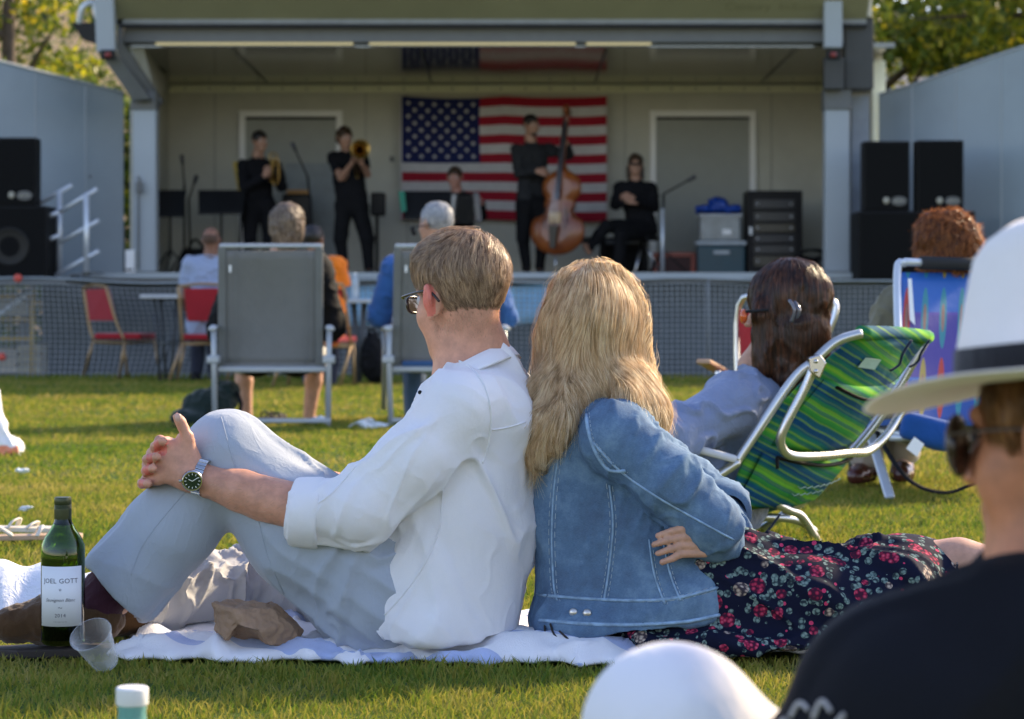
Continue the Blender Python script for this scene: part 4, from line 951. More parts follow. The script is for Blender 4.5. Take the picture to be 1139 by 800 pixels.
    fur('nape_stubble', (bV, bQ), 1500, lambda p, n: -HR[:, 2]+0*p, .004, .0005, hmt, ho, 3, jit=.3, seed=61, keep=kp)
    fa = w0(345, 566, -.19); fb = w0(235, 537, -.165)
    def kf(c): t_ = ((c-fa)@(fb-fa))/((fb-fa)@(fb-fa)); return ((t_ > 0) & (t_ < .95) & (np.linalg.norm(c-fa-t_[:, None]*(fb-fa), axis=1) < .06)).astype(float)+1e-7
    fur('arm_hair', (bV, bQ), 700, lambda p, n: unit(fb-fa)*.8+A(0, 0, -.5)+0*p, .012, .00035, hmt, body, 3, lift=.004, jit=.6, seed=62, keep=kf)
    # ---- glasses
    g = thing('glasses', 'tortoiseshell rimmed glasses on the face of the man in white', 'glasses', HC); tm = pm('tortoise', (.028, .014, .010), .2, var=.5, vs=60)
    for sx in (-1, 1):
        c = HC+HR@A(sx*.034, .108, -.002)*K; P = []
        for a in np.linspace(0, 2*math.pi, 25)[:-1]:
            x = math.cos(a); z = math.sin(a); P.append(c+HR@A(.023*np.sign(x)*abs(x)**.75, -.004*x*sx*2, .016*np.sign(z)*abs(z)**.75-.002))
        rm = MB().tube(P, .0028, 6, closed=True).obj('rim', tm, g, True)
        MB().add([c+(p-c)*.95 for p in P], [tuple(range(24))]).obj('lens', pm('dark_glass_lens', (.05, .045, .04), .1), rm)
        tpth = [c+HR@A(sx*.027, -.004, .012), HC+HR@A(sx*.077, .085, .012)*K, HC+HR@A(sx*.087, .02, .014)*K, HC+HR@A(sx*.088, -.012, .010)*K, HC+HR@A(sx*.086, -.034, -.012)*K]
        MB().tube(cr(tpth, 5), .0026, 6).obj('temple', tm, g, True)
    MB().tube(cr([HC+HR@A(-.009, .112, .004)*K, HC+HR@A(0, .115, .008)*K, HC+HR@A(.009, .112, .004)*K], 4), .0024, 6).obj('bridge', tm, g, True)
    # ---- watch
    steel = pm('steel', (.55, .55, .55), .22, 1, var=.05); wc = w0(224, 531, -.165); ax = unit(w0(300, 553, -.185)-w0(228, 534, -.165)); wt = thing('wristwatch', 'steel wristwatch with a dark green dial on the left wrist of the man in white', 'watch', wc)
    e1 = unit(np.cross(ax, (0, 1, 0))); e1 = e1 if e1[2] > 0 else -e1; e2 = unit(np.cross(ax, e1)); b = MB(); rw = .0345
    for k in range(26):
        a = 2*math.pi*k/26; o = e1*math.cos(a)*1.0+e2*math.sin(a)*.86; b.box(wc+o*rw, (.018, .0075, .0035), np.stack([ax, unit(-e1*math.sin(a)+e2*math.cos(a)), unit(o)], 1))
    b.obj('bracelet', steel, wt, bevel=.0008)
    dn = unit(W(214, 535, 1)*-1+A(0, 0, H)+A(-.05, 0, -.25)); dc = w0(214, 535, -.205); b = MB()
    b.lathe([(.0, -.012), (.017, -.012), (.0205, -.006), (.0205, .001), (.0185, .0035), (.0165, .0035), (.0165, .001)], dc, dn, 36); ca = b.obj('case', steel, wt, 'auto')
    MB().lathe([(.0, .0012), (.0165, .0012)], dc, dn, 36).obj('dial', pm('dial_green', (.012, .030, .016), .25), wt)
    t1 = unit(np.cross(dn, (0, 0, 1))); t2 = np.cross(t1, dn)
    for k in range(12):
        a = k*math.pi/6; o = t1*math.sin(a)+t2*math.cos(a); MB().bar(dc+dn*.0018+o*.0115, dc+dn*.0018+o*.0150, .0013, .0006, dn).obj('hour_mark', pm('lume', (.75, .78, .7), .4), ca)
    for a, L in ((1.1, .008), (-1.0, .0125)): o = t1*math.sin(a)+t2*math.cos(a); MB().bar(dc+dn*.0026, dc+dn*.0026+o*L, .0013, .0005, dn).obj('hand', pm('lume', (0, 0, 0)), ca)
    MB().lathe([(0, .003), (.0028, .003), (.0028, -.002), (0, -.002)], dc+t1*.0225, t1, 10).obj('crown', steel, ca)
    return r
man()
# ---------------------------------------------------------------- denim
def denim():
    m, t, p = base('denim'); v = coord(t); a = nz(t, v, 5, 4, .6); b_ = nz(t, coord(t, scale=(260, 260, 1400)), 1, 1); c_ = nz(t, v, 26, 4, .7)
    f = math_(t, 'ADD', math_(t, 'MULTIPLY', a, .6), math_(t, 'MULTIPLY', c_, .5)); col = ramp(t, f, [(.36, (.020, .052, .120)), (.54, (.050, .118, .225)), (.72, (.15, .255, .38))])
    col = mixc(t, math_(t, 'MULTIPLY', b_, .30), col, (.40, .50, .60)); t.links.new(col, p.inputs['Base Color']); p.inputs['Roughness'].default_value = .85; p.inputs['Specular IOR Level'].default_value = .2
    bump(t, p, math_(t, 'ADD', math_(t, 'MULTIPLY', b_, .25), nz(t, v, 70, 4, .7)), .35, .003); return m
denimm = denim(); stitch = pm('denim_stitch', (.33, .40, .45), .8); skin_w = skinm('skin_fair', (.52, .29, .20)); skin_p = skinm('skin_pale', (.76, .60, .52), .1)
def floral():
    m, t, p = base('floral_print'); v0 = coord(t)
    wn = nd(t, 'ShaderNodeTexNoise', Scale=9., Detail=2.); t.links.new(v0, wn.inputs['Vector']); va = t.nodes.new('ShaderNodeVectorMath'); va.operation = 'MULTIPLY_ADD'
    t.links.new(wn.outputs['Color'], va.inputs[0]); va.inputs[1].default_value = (.012, .012, .012); t.links.new(v0, va.inputs[2]); v = va.outputs[0]
    def vor(sc, feat='F1', rnd=1.):
        n = t.nodes.new('ShaderNodeTexVoronoi'); n.feature = feat; n.inputs['Scale'].default_value = sc; n.inputs['Randomness'].default_value = rnd; t.links.new(v, n.inputs['Vector']); return n
    navy = (.006, .008, .024); A1 = vor(25, rnd=.9); D1 = A1.outputs['Distance']; S_ = nd(t, 'ShaderNodeSeparateColor'); t.links.new(A1.outputs['Color'], S_.inputs[0])
    fine = vor(125); petal = ramp(t, fine.outputs['Distance'], [(.12, (.52, .09, .15)), (.40, (.32, .020, .060)), (.62, (.05, .01, .03))])
    pale = ramp(t, fine.outputs['Distance'], [(.12, (.50, .42, .34)), (.42, (.26, .20, .17)), (.62, (.05, .04, .05))])
    fl = mixc(t, math_(t, 'GREATER_THAN', S_.outputs[0], .74), petal, pale)
    thr = math_(t, 'ADD', .24, math_(t, 'MULTIPLY', S_.outputs[1], .18)); isf = math_(t, 'LESS_THAN', D1, thr)
    lf = vor(60, rnd=1.); near = math_(t, 'LESS_THAN', D1, .80); isl = math_(t, 'MULTIPLY', math_(t, 'LESS_THAN', lf.outputs['Distance'], .44), near)
    S2 = nd(t, 'ShaderNodeSeparateColor'); t.links.new(lf.outputs['Color'], S2.inputs[0]); isl = math_(t, 'MULTIPLY', isl, math_(t, 'LESS_THAN', S2.outputs[0], .72))
    ve = vor(150); leaf = ramp(t, ve.outputs['Distance'], [(.2, (.20, .27, .25)), (.5, (.10, .155, .15)), (.7, (.02, .03, .04))])
    bud = vor(44); isb = math_(t, 'LESS_THAN', bud.outputs['Distance'], .20); S3 = nd(t, 'ShaderNodeSeparateColor'); t.links.new(bud.outputs['Color'], S3.inputs[0]); isb = math_(t, 'MULTIPLY', isb, math_(t, 'GREATER_THAN', S3.outputs[0], .6))
    c = mixc(t, isb, navy, (.50, .045, .12)); c = mixc(t, isl, c, leaf); c = mixc(t, isf, c, fl); t.links.new(c, p.inputs['Base Color'])
    p.inputs['Roughness'].default_value = .85; p.inputs['Specular IOR Level'].default_value = .12; bump(t, p, nz(t, v0, 80, 3), .2, .002); return m
def woman():
    r = thing('person', 'blonde woman in denim jacket and floral skirt leaning back against the man', 'person', w0(690, 722)*A(1, 1, 0))
    HC = w0(660, 356, .05); HR = frame((.80, .58, -.12)); s = S(.0038); head_sdf(s, HC, HR, .93, ears=False)
    s.cap(HC+HR@A(0, -.03, -.05), w0(645, 440, .03), .050, .055, k=.03); sR = w0(690, 482, -.13); sL = w0(650, 470, .17)
    s.cap(sR, sL, .05, k=.04); s.chain([w0(645, 440, .02), w0(650, 520, .02), w0(670, 600, .03), w0(690, 670, .03)], [.06, .10, .09, .12], k=.05)
    s.chain([sR, w0(798, 590, -.16), w0(740, 600, .08)], [.05, .04, .03], k=.02)
    s.chain([sL, w0(800, 560, .20), w0(806, 597, .02)], [.05, .04, .032], k=.02)
    s.chain([w0(806, 604, -.02), w0(806, 606, -.12), w0(800, 606, -.165)], [.030, .026, .024], k=.015)
    s.ell(w0(788, 604, -.175), (.030, .014, .030), k=.010)
    for i in range(4):
        a_ = (784, 592+7.8*i, -.186); b_ = (760-1.5*abs(i-1), 588+9.4*i, -.198); c_ = (743+3.5*abs(i-1.2), 591+9.9*i, -.197); t_ = (727+4.5*abs(i-1.0), 596+9.9*i, -.190)
        s.cap(w0(*a_), w0(*b_), .0085, .0080, k=.003); s.cap(w0(*b_), w0(*c_), .0080, .0074, k=.0015); s.cap(w0(*c_), w0(*t_), .0074, .0062, k=.0015)
    s.chain([w0(720, 680, -.05), w0(905, 660, -.10), w0(1045, 695, -.1)], [.075, .050, .034], k=.03)
    s.chain([w0(700, 665, .12), w0(1010, 632, .06), w0(1066, 626, .05), w0(1160, 640, .0), w0(1215, 660, -.02)], [.085, .056, .046, .040, .034], k=.02)
    s.chain([w0(1215, 662, -.02), w0(1262, 668, -.05)], [.034, .024], k=.02)
    body = sdf_obj('body', s, skin_w, r); eyes(HC, HR, r, .93)
    # jacket
    s = S(.0046); s.cap(w0(645, 445, .02), w0(650, 480, .02), .074, .10, k=.05); s.cap(w0(686, 486, -.12), w0(652, 475, .16), .072, .066, k=.05)
    s.chain([w0(640, 490, -.0), w0(650, 580, .0), w0(662, 680, .0)], [.098, .100, .118], k=.04); s.chain([w0(690, 505, -.02), w0(712, 590, -.02), w0(732, 680, .0)], [.095, .105, .122], k=.04)
    s.cap(w0(668, 600, .06), w0(690, 680, .07), .11, .13, k=.04); s.chain([w0(712, 600, -.03), w0(742, 672, -.045)], [.10, .145], k=.04); s.cap(w0(735, 620, -.06), w0(770, 668, -.09), .06, .095, k=.03); s.ell(w0(660, 690, -.02), (.125, .14, .06), k=.03)
    s.chain([w0(690, 487, -.135), w0(742, 535, -.16), w0(792, 584, -.165)], [.071, .066, .056], k=.022); s.chain([w0(792, 582, -.165), w0(780, 592, -.06), w0(745, 603, .06)], [.056, .046, .040], k=.02)
    s.chain([w0(660, 470, .16), w0(770, 540, .20), w0(800, 562, .17)], [.066, .056, .052], k=.02); s.chain([w0(800, 560, .17), w0(808, 592, .04), w0(804, 604, -.10), w0(797, 605, -.15)], [.050, .044, .041, .038], k=.015)
    s.cut(w0(662, 699, 0), unit(A(.16, .0, -1)), 9); s.cut(w0(803, 670, -.1), unit(A(1, 0, .38)), .105) 
    V, Q = s.mesh(); V = relax(V, Q, 2); armm = lambda v: np.clip((v[:, 0]-w0(690, 0)[0])/.06, 0, 1)*np.clip((v[:, 2]-w0(0, 625)[2])/.05, 0, 1)
    V = wrinkle(V, Q, .010, 14, unit(A(.5, .3, .8)), 6, armm); V = wrinkle(V, Q, .006, 8, (0, 0, 1), 16, lambda v: 1-armm(v)*.8); V = wrinkle(V, Q, .003, 30, (.3, 0, 1), 26)
    jo = mk('denim_jacket', V, Q, denimm, r); bv = bvh_of((V, Q))
    dl_ = pm('denim_worn', (.24, .36, .50), .85, var=.3, vs=60)
    def seam(pts, nm='seam', rad=.0018, mat=dl_, off=.0006, dbl=True):
        q = proj(bv, pts, off)
        if len(q) < 4: return
        MB().tube(q, rad*1.3, 5).obj(nm, mat, jo, True)
        if dbl:
            for o_ in (4.2, -4.2) if dbl == 2 else (4.2,):
                n2 = [(x+o_*.8, y+o_*.35) for x, y in pts]; P = proj(bv, n2, .0007)
                if len(P) > 8:
                    b = MB()
                    Pd = P
                    for i in range(0, len(Pd)-1, 1):
                        a_, c_ = Pd[i], Pd[i+1]; b.bar(a_, a_+(c_-a_)*.62, .0012, .0008)
                    b.obj('stitching', stitch, jo)
    seam([(652, 455), (655, 480), (664, 505), (677, 522), (696, 524)], rad=.003); seam([(628, 478), (618, 530), (614, 590), (616, 650), (620, 668)], dbl=2); seam([(676, 525), (682, 580), (678, 630), (672, 668)], dbl=2)
    seam([(722, 600), (728, 640), (740, 672)]); seam([(738, 605), (746, 640), (757, 668)])
    seam([(660, 492), (690, 524), (730, 552), (775, 578), (815, 600)], dbl=2); seam([(600, 662), (650, 666), (700, 668), (750, 666), (798, 654)], 'waistband_edge', .0026, dbl=2)
    seam([(600, 690), (650, 694), (700, 695), (760, 692), (800, 684)], 'hem', .003); seam([(592, 468), (620, 466), (652, 470)])
    for x, y in ((638, 681.5), (653, 682.5)):
        q = proj(bv, [(x, y), (x+.5, y)], .001)
        if len(q): MB().lathe([(0, .004), (.006, .0035), (.0085, .001), (.0085, -.002)], q[0], unit(A(0, 0, H)-q[0]), 18).obj('button', pm('silver_button', (.6, .58, .55), .35, .9), jo, True)
    # collar and cuffs
    cc = w0(645, 447, .02); b = MB(); P = [cc+A(math.cos(a)*.083, math.sin(a)*.083, .010*math.cos(2*a)) for a in np.linspace(R_(120), R_(400), 22)]; b.tube(cr(P, 2), .020, 8, flat=.5); b.obj('collar', denimm, jo, True)
    ax = unit(w0(800, 560, .17)-w0(808, 590, .04)); b = MB(); b.lathe([(.044, .035), (.056, .03), (.058, 0), (.056, -.03), (.044, -.034)], w0(804, 566, .13), ax, 30)
    V2 = np.array(b.v); V2 = V2+(fbm(V2*30, 2)*.006)[:, None]*A(.3, -.5, .8); mk('cuff', V2, b.f, denimm, jo)
    # skirt
    s = S(.0055); s.chain([w0(745, 676, -.02), w0(810, 664, -.06), w0(905, 668, -.12)], [.085, .105, .085], k=.05); s.chain([w0(905, 668, -.12), w0(985, 690, -.12), w0(1045, 700, -.10)], [.085, .07, .06], k=.04)
    s.chain([w0(730, 668, .12), w0(870, 662, .08), w0(1000, 640, .06)], [.09, .10, .084], k=.05); s.chain([w0(1000, 640, .06), w0(1062, 640, .05)], [.084, .062], k=.04)
    for f in np.linspace(0, 1, 7): s.cap(w0(760+f*240, 672-f*14, -.08), w0(790+f*240, 664-f*18, .10), .085, .085, k=.05)
    s.ell(w0(712, 712, .0), (.10, .14, .045), k=.03); s.ell(w0(830, 712, -.1), (.22, .14, .035), k=.04)
    s.cut(w0(1067, 620, .05), unit(A(1, 0, -.06)), 9); s.cut(A(0, 0, .035), (0, 0, -1), 9)
    V, Q = s.mesh(); V = relax(V, Q, 2); V = wrinkle(V, Q, .024, 6, unit(A(.8, -.2, -.45)), 8); V = wrinkle(V, Q, .010, 13, unit(A(.7, 0, -.5)), 18)
    mk('skirt', V, Q, floral(), r)
    # ---- long wavy hair
    hb = hairmat('hair_blonde', (.27, .165, .070), (.70, .50, .28), (1.0, .86, .60), .48, .42)
    s = S(.007)
    lv = [(314, 630, 690, .07), (326, 616, 702, .10), (345, 605, 714, .115), (365, 598, 720, .118), (400, 594, 724, .115), (430, 592, 728, .11), (455, 592, 730, .10)]
    for (y0, a0, b0, c0), (y1, a1, b1, c1) in zip(lv[:-1], lv[1:]):
        for f in (0, .5):
            y = y0+(y1-y0)*f; a = a0+(a1-a0)*f; b_ = b0+(b1-b0)*f; c = c0+(c1-c0)*f; u = 1/563
            s.ell(w0((a+b_)/2, y, .045), ((b_-a)/2*u*.95, c, .040), k=.03)
    s.chain([w0(612, 440, -.03), w0(606, 480, -.06), w0(600, 512, -.07)], [.048, .034, .018], k=.03); s.chain([w0(640, 440, -.06), w0(628, 470, -.085), w0(618, 492, -.09)], [.04, .028, .012], k=.02)
    s.chain([w0(712, 430, -.04), w0(722, 455, -.06), w0(725, 474, -.06)], [.034, .028, .012], k=.03); s.chain([w0(692, 425, -.06), w0(702, 448, -.085), w0(714, 462, -.09)], [.030, .022, .010], k=.03)
    V, Q = s.mesh(); V = relax(V, Q, 1); V = wrinkle(V, Q, .019, 11, (0.1, 0, 1), 3)
    ho = mk('hair', V, Q, hb, r)
    def d1(p, n):
        l = p-w0(655, 290, .05); t_ = np.clip(-l[:, 2:3]/.12, 0, 1); wv = np.stack([np.sin(p[:, 2]*25+vn(p*5)*8), 0*p[:, 0], 0*p[:, 0]], 1)*.62
        return A(0, 0, -1)+0*p+(l*A(1, 1, 0))/np.maximum(.03, np.linalg.norm(l*A(1, 1, 0), axis=1))[:, None]*(1-t_)*1.3+wv*t_
    fur('strands', (V, Q), 28000, d1, .13, .0009, hb, ho, 10, lift=.007, jit=.05, seed=8, clump=-36)
    fur('loose_strands', (V, Q), 2600, d1, .13, .0007, hb, ho, 9, lift=.016, jit=.35, seed=9, clump=-25, keep=lambda c: (c[:, 2] < w0(0, 300)[2]).astype(float)+1e-6)
    fur('flyaways', (V, Q), 420, lambda p, n: A(0, 0, -1)+n*1.6+0*p, .07, .0006, hb, ho, 7, jit=1.2, seed=77, stick=False, keep=lambda c: (c[:, 2] < w0(0, 300)[2]).astype(float)+1e-6)
    fur('tips', (V, Q), 3500, lambda p, n: A(-.15, -.3, -1)+n*.15+0*p, .07, .0011, hb, ho, 6, jit=.25, seed=19, stick=False, clump=-20, keep=lambda c: ((c[:, 2] < w0(0, 425)[2])).astype(float)+.0001)
    # ties below the hem
    b = MB(); b.tube(cr([w0(612, 694, -.12), w0(618, 708, -.14), w0(634, 714, -.15), w0(622, 702, -.14)], 6), .0022, 5); b.tube(cr([w0(606, 696, -.1), w0(604, 712, -.14), w0(584, 713, -.16)], 6), .0022, 5); b.obj('tie_cord', pm('cord_dark', (.02, .015, .015), .8), r, True)
woman()
# ---------------------------------------------------------------- towel
def towel():
    m, t, p = base('striped_towel'); v = coord(t); sx = nd(t, 'ShaderNodeSeparateXYZ'); t.links.new(v, sx.inputs[0])
    a = math_(t, 'FRACT', math_(t, 'MULTIPLY', math_(t, 'ADD', sx.outputs[1], math_(t, 'MULTIPLY', sx.outputs[0], .25)), 6.)); f = math_(t, 'LESS_THAN', a, .30)
    c = mixc(t, f, (.88, .87, .90), (.44, .52, .78)); t.links.new(c, p.inputs['Base Color']); p.inputs['Roughness'].default_value = .95; p.inputs['Sheen Weight'].default_value = .4
    bump(t, p, nz(t, v, 420, 2), .6, .003)
    xs = np.linspace(130, 920, 260); ys = np.linspace(0, 1, 46); V = []; up = [(130, 732), (160, 716), (215, 699), (330, 696), (560, 690), (760, 698), (905, 712), (920, 722)]; lo = [(130, 736), (200, 741), (400, 742), (640, 745), (800, 737), (920, 730)]
    f1 = lambda P, x: np.interp(x, [a for a, b in P], [b for a, b in P])
    g = np.zeros((len(xs), len(ys), 3))
    for i, x in enumerate(xs):
        y1 = f1(lo, x)+1.6*math.sin(x*.05)+1.2*math.sin(x*.13); y0 = f1(up, x)
        for j, s in enumerate(ys):
            d = GD(y1)+(GD(y0)-GD(y1))*s; q = A((x-569.5)/F*D0, d, 0); g[i, j] = q
    P = g.reshape(-1, 3); h_ = .020+.018*fbm(P*A(9, 7, 1), 2)+.026*np.maximum(0, 1-np.abs(vn(P*A(8, 13, 1)+5))*2.8); e = np.tile(np.minimum(1, ys/.10), len(xs)); ex = np.repeat(np.clip(np.minimum((xs-130)/40, (920-xs)/25), 0, 1), len(ys)); P[:, 2] = .014+(h_-.006)*np.sqrt(e)*np.sqrt(ex)
    k = len(ys); Fc = [(i*k+j, (i+1)*k+j, (i+1)*k+j+1, i*k+j+1) for i in range(len(xs)-1) for j in range(k-1)]
    o = mk('towel', P, Fc, m); tag(o, 'rumpled white towel with pale blue stripes under the seated couple', 'towel'); s_ = o.modifiers.new('s', 'SOLIDIFY'); s_.thickness = .008; s_.offset = -1
    # a second towel at the left edge
    g = []; xs = np.linspace(-60, 112, 60); zs = np.linspace(0, 1, 16)
    for x in xs:
        for s in zs: q = w0(x, 0, .35); g.append((q[0], D0+.22+.35*s, .02+.115*math.sin(min(1, s*2.2)*math.pi/2)*(1-.55*max(0, s-.5)*2)+.008*math.sin(x*.11+s*4)-.00035*max(0, x-40)))
    k = len(zs); o = mk('towel', g, [(i*k+j, (i+1)*k+j, (i+1)*k+j+1, i*k+j+1) for i in range(len(xs)-1) for j in range(k-1)], fabric('towel_plain', (.70, .74, .82), 400, .5)); tag(o, 'pale blue white cloth humped up behind the wine bottle and brown shoe', 'cloth'); s_ = o.modifiers.new('s', 'SOLIDIFY'); s_.thickness = .006
    # ground bag of brown paper
    q_ = [(236, 671, -.16), (260, 679, -.19), (300, 677, -.16), (320, 692, -.14), (334, 717, -.12), (300, 718, -.17), (287, 701, -.205), (263, 694, -.20), (250, 713, -.19), (239, 700, -.15), (256, 667, -.11), (302, 668, -.09), (336, 700, -.08), (262, 704, -.13), (285, 711, -.14), (325, 719, -.06), (245, 716, -.08)]
    V = [w0(*p) for p in q_]; Q = [(0, 1, 8, 9), (1, 7, 8), (1, 2, 6, 7), (2, 3, 6), (3, 4, 5, 6), (0, 10, 1), (10, 11, 2, 1), (11, 3, 2), (11, 12, 3), (12, 4, 3), (7, 6, 14, 13), (6, 5, 14), (7, 13, 8), (12, 15, 4), (4, 15, 14, 5), (9, 16, 10, 0), (10, 16, 15, 12, 11), (8, 13, 16, 9), (13, 14, 15, 16)]
    pb = pm('kraft_paper', (.33, .21, .13), .75, var=.12, vs=14, bs=90, bst=.5, bd=.004); o = mk('paper_bag', V, Q, pb, None, False); q = o.modifiers.new('s', 'SUBSURF'); q.subdivision_type = 'SIMPLE'; q.levels = q.render_levels = 4; tx = bpy.data.textures.new('crumple', 'CLOUDS'); tx.noise_scale = .035; q = o.modifiers.new('d', 'DISPLACE'); q.texture = tx; q.strength = .026; q.mid_level = .5; tag(o, 'crumpled brown paper bag on the towel beneath the raised thigh', 'paper bag')
towel()
# ================================================================ LAWN: THINGS NEAR THE COUPLE
def bottle():
    d = 4.56; c = W(70, 0, d)*A(1, 1, 0); c[2] = .012; u = F/d; r = thing('wine_bottle', 'green wine bottle with a white label standing in the grass by the cup', 'bottle', c)
    z = lambda py: H+(YH-py)/u; R = .0412; zb = z(716)
    pr = [(0, zb), (.036, zb), (R, zb+.006), (R, z(618)), (.0405, z(606)), (.034, z(597)), (.0235, z(588)), (.0165, z(580)), (.0150, z(568)), (.0148, z(556))]
    pi = [(.0125, z(560)), (.0130, z(580)), (.021, z(589)), (.032, z(598)), (.0385, z(608)), (.0405, z(618)), (.0405, zb+.010), (.01, zb+.016), (0, zb+.016)]
    b = MB(); b.lathe(pr+pi, c*A(1, 1, 0), n=48); b.obj('glass_body', glass('bottle_green', (.20, .36, .05), .03, 1.5), r, True)
    b = MB(); b.lathe([(0, zb+.018), (.0395, zb+.018), (.0395, z(612)), (0, z(612))], c*A(1, 1, 0), n=40); b.obj('wine', glass('wine', (.35, .33, .05), .0, 1.33), r, 'auto')
    cp = [(.0158, z(584)), (.0162, z(583)), (.0162, z(566))]
    for k in range(4): zz = z(565.5-k*1.2); cp += [(.0162, zz), (.0157, zz+.0006), (.0162, zz+.0012)]
    cp += [(.0162, z(555)), (.0150, z(553)), (0, z(553))]
    b = MB(); b.lathe(cp, c*A(1, 1, 0), n=36); b.obj('screw_cap', pm('cap_green', (.045, .055, .022), .35, .3), r, 'auto')
    # label
    la = lambda a, zz, rr=R+.0008: A(c[0]+rr*math.sin(a), c[1]-rr*math.cos(a), zz); n = 26; a0, a1 = -1.02, 1.14; V = [la(a0+(a1-a0)*i/n, zz) for i in range(n+1) for zz in (z(694), z(628))]
    lb = mk('label', V, [(2*i, 2*i+2, 2*i+3, 2*i+1) for i in range(n)], pm('label_paper', (.72, .74, .78), .6, var=.03), r)
    m_ = lb.modifiers.new('s', 'SOLIDIFY'); m_.thickness = .0005; ink = pm('ink', (.10, .10, .13), .6); am = .06
    for tx, sz, py, sp in (('JOEL GOTT', .0128, 644, 1.05), ('*', .012, 655, 1), ('Sauvignon Blanc', .0088, 665, 1.0), ('~', .014, 673, 1.3), ('2014', .0095, 682, 1.1), ('- -- - --- - -- ---', .0062, 688.5, .8)):
        v, f = text_vf(tx, sz, sp)
        if 'Sauv' in tx: v[:, 0] += v[:, 1]*.35
        mk('label_text', [la(am+x/R, z(py)+y, R+.0014) for x, y, _ in v], f, ink, lb, False)
bottle()
clearm, t, p = base('clear_plastic'); p.inputs['Base Color'].default_value = (.9, .92, .93, 1); p.inputs['Roughness'].default_value = .06; tp = t.nodes.new('ShaderNodeBsdfTransparent'); fr_ = t.nodes.new('ShaderNodeLayerWeight'); fr_.inputs[0].default_value = .35
mx = t.nodes.new('ShaderNodeMixShader'); t.links.new(math_(t, 'ADD', math_(t, 'MULTIPLY', fr_.outputs['Facing'], .45), .03, True), mx.inputs[0]); t.links.new(tp.outputs[0], mx.inputs[1]); t.links.new(p.outputs[0], mx.inputs[2]); t.links.new(mx.outputs[0], t.nodes['Material Output'].inputs[0])
def cup():
    c = W(118, 722, 4.5); c[2] = .018; ax = unit(A(-.34, -.80, 1)); b = MB(); r0, r1, h = .024, .038, .080
    b.lathe([(0, 0), (r0, 0), (r0+.001, .004), (r1, h-.004), (r1+.0025, h-.002), (r1+.0025, h), (r1, h), (r1-.001, h-.003), (r0-.0004, .0045), (0, .0035)], c, ax, 48)
    o = b.obj('cup_wall', clearm, thing('plastic_cup', 'clear plastic cup tilted in the grass beside the wine bottle', 'cup', c), True)
cup()
def capbottle():
    d = 2.9; c = W(147, 0, d)*A(1, 1, 0); zt = H+(YH-764)/F*d; r = thing('water_bottle', 'green glass bottle with a blurred white cap at the bottom edge', 'bottle', c)
    MB().lathe([(0, zt), (.0175, zt), (.0195, zt-.002), (.0195, zt-.020), (.0185, zt-.0215), (0, zt-.0215)], c, n=32).obj('cap', pm('cap_white', (.8, .8, .8), .4), r, 'auto')
    MB().lathe([(.0165, zt-.021), (.0175, zt-.026), (.0165, zt-.030), (.018, zt-.045), (.034, zt-.085), (.036, zt-.10), (.036, .012), (.03, .006), (0, .006)], c, n=32).obj('glass_body', pm('pale_teal', (.22, .45, .42), .1, transl=.4), r, True)
    MB().lathe([(.0368, .05), (.0368, .12)], c, n=32).obj('label', pm('lbl', (.6, .7, .68), .5), r, True)
capbottle()
def sandals(px, py, d, lab, col, k=1., yaw=.3, n=2, mats=None, name='sandals', straps=True):
    c = gpt(px, py, .03); r = thing('sandal', lab, 'sandal', c); Rz = rotm('Z', yaw)
    pl = [(-.125, .02), (-.11, .038), (-.05, .032), (.02, .036), (.08, .046), (.125, .030), (.135, 0), (.12, -.03), (.07, -.040), (.0, -.028), (-.07, -.030), (-.12, -.022)]
    P = cr([c+Rz@A(x*k, y*k, 0) for x, y in pl], 3, True); MB().prism(P, (0, 0, .014)).obj('sole', col, r, bevel=.003)
    for x, hgt in ((.06, .022), (.005, .03)): MB().tube(cr([c+Rz@A(x*k, -.040*k, .012), c+Rz@A((x+.01)*k, -.03*k, hgt), c+Rz@A((x+.015)*k, 0, hgt+.006), c+Rz@A((x+.01)*k, .03*k, hgt), c+Rz@A(x*k, .040*k, .012)], 5), .009*k, 6, flat=.35).obj('strap', mats or col, r, True)
    MB().tube(cr([c+Rz@A(-.06*k, -.030*k, .012), c+Rz@A(-.10*k, -.02*k, .038), c+Rz@A(-.115*k, 0, .044), c+Rz@A(-.10*k, .02*k, .038), c+Rz@A(-.06*k, .030*k, .012)], 5), .005*k, 6).obj('heel_strap', mats or col, r, True)
tan = pm('tan_leather', (.42, .30, .20), .6, var=.15); wht = pm('white_leather', (.60, .55, .47), .5)
sandals(38, 600, 0, 'cream sandal with a raised strap lying on the grass above the wine bottle', tan, 1.0, .25, mats=wht); sandals(12, 591, 0, 'white sandal on the grass behind the cream one at the left edge', wht, 1.0, -.15)
sandals(303, 466, 0, 'dark sandal left lying under the first grey folding chair', pm('dark_leather', (.035, .028, .025), .6), 1.2, 1.3)
def softbag():
    c = W(8, 505, GD(508)); s = S(.008); g = lambda x, y, dd=0.: W(x, y, GD(508)+dd)
    s.chain([g(-14, 500), g(14, 499)], [.055, .05], k=.03); s.chain([g(-2, 492), g(-4, 470), g(-5, 436)], [.07, .035, .022], k=.03); s.cut(A(0, 0, .01), (0, 0, -1)); V, Q = s.mesh(); V = wrinkle(V, Q, .012, 16, (0, 0, 1), 2)
    m, t, p = base('plastic_bag'); v = coord(t); c_ = mixc(t, math_(t, 'GREATER_THAN', nz(t, v, 9, 2), .60), (.82, .82, .83), (.85, .28, .16)); t.links.new(c_, p.inputs['Base Color']); p.inputs['Roughness'].default_value = .35
    r = thing('plastic_bag', 'white plastic bag with orange print standing at the left edge', 'plastic bag', g(0, 508)*A(1, 1, 0)); mk('bag_body', V, Q, m, r)
softbag()
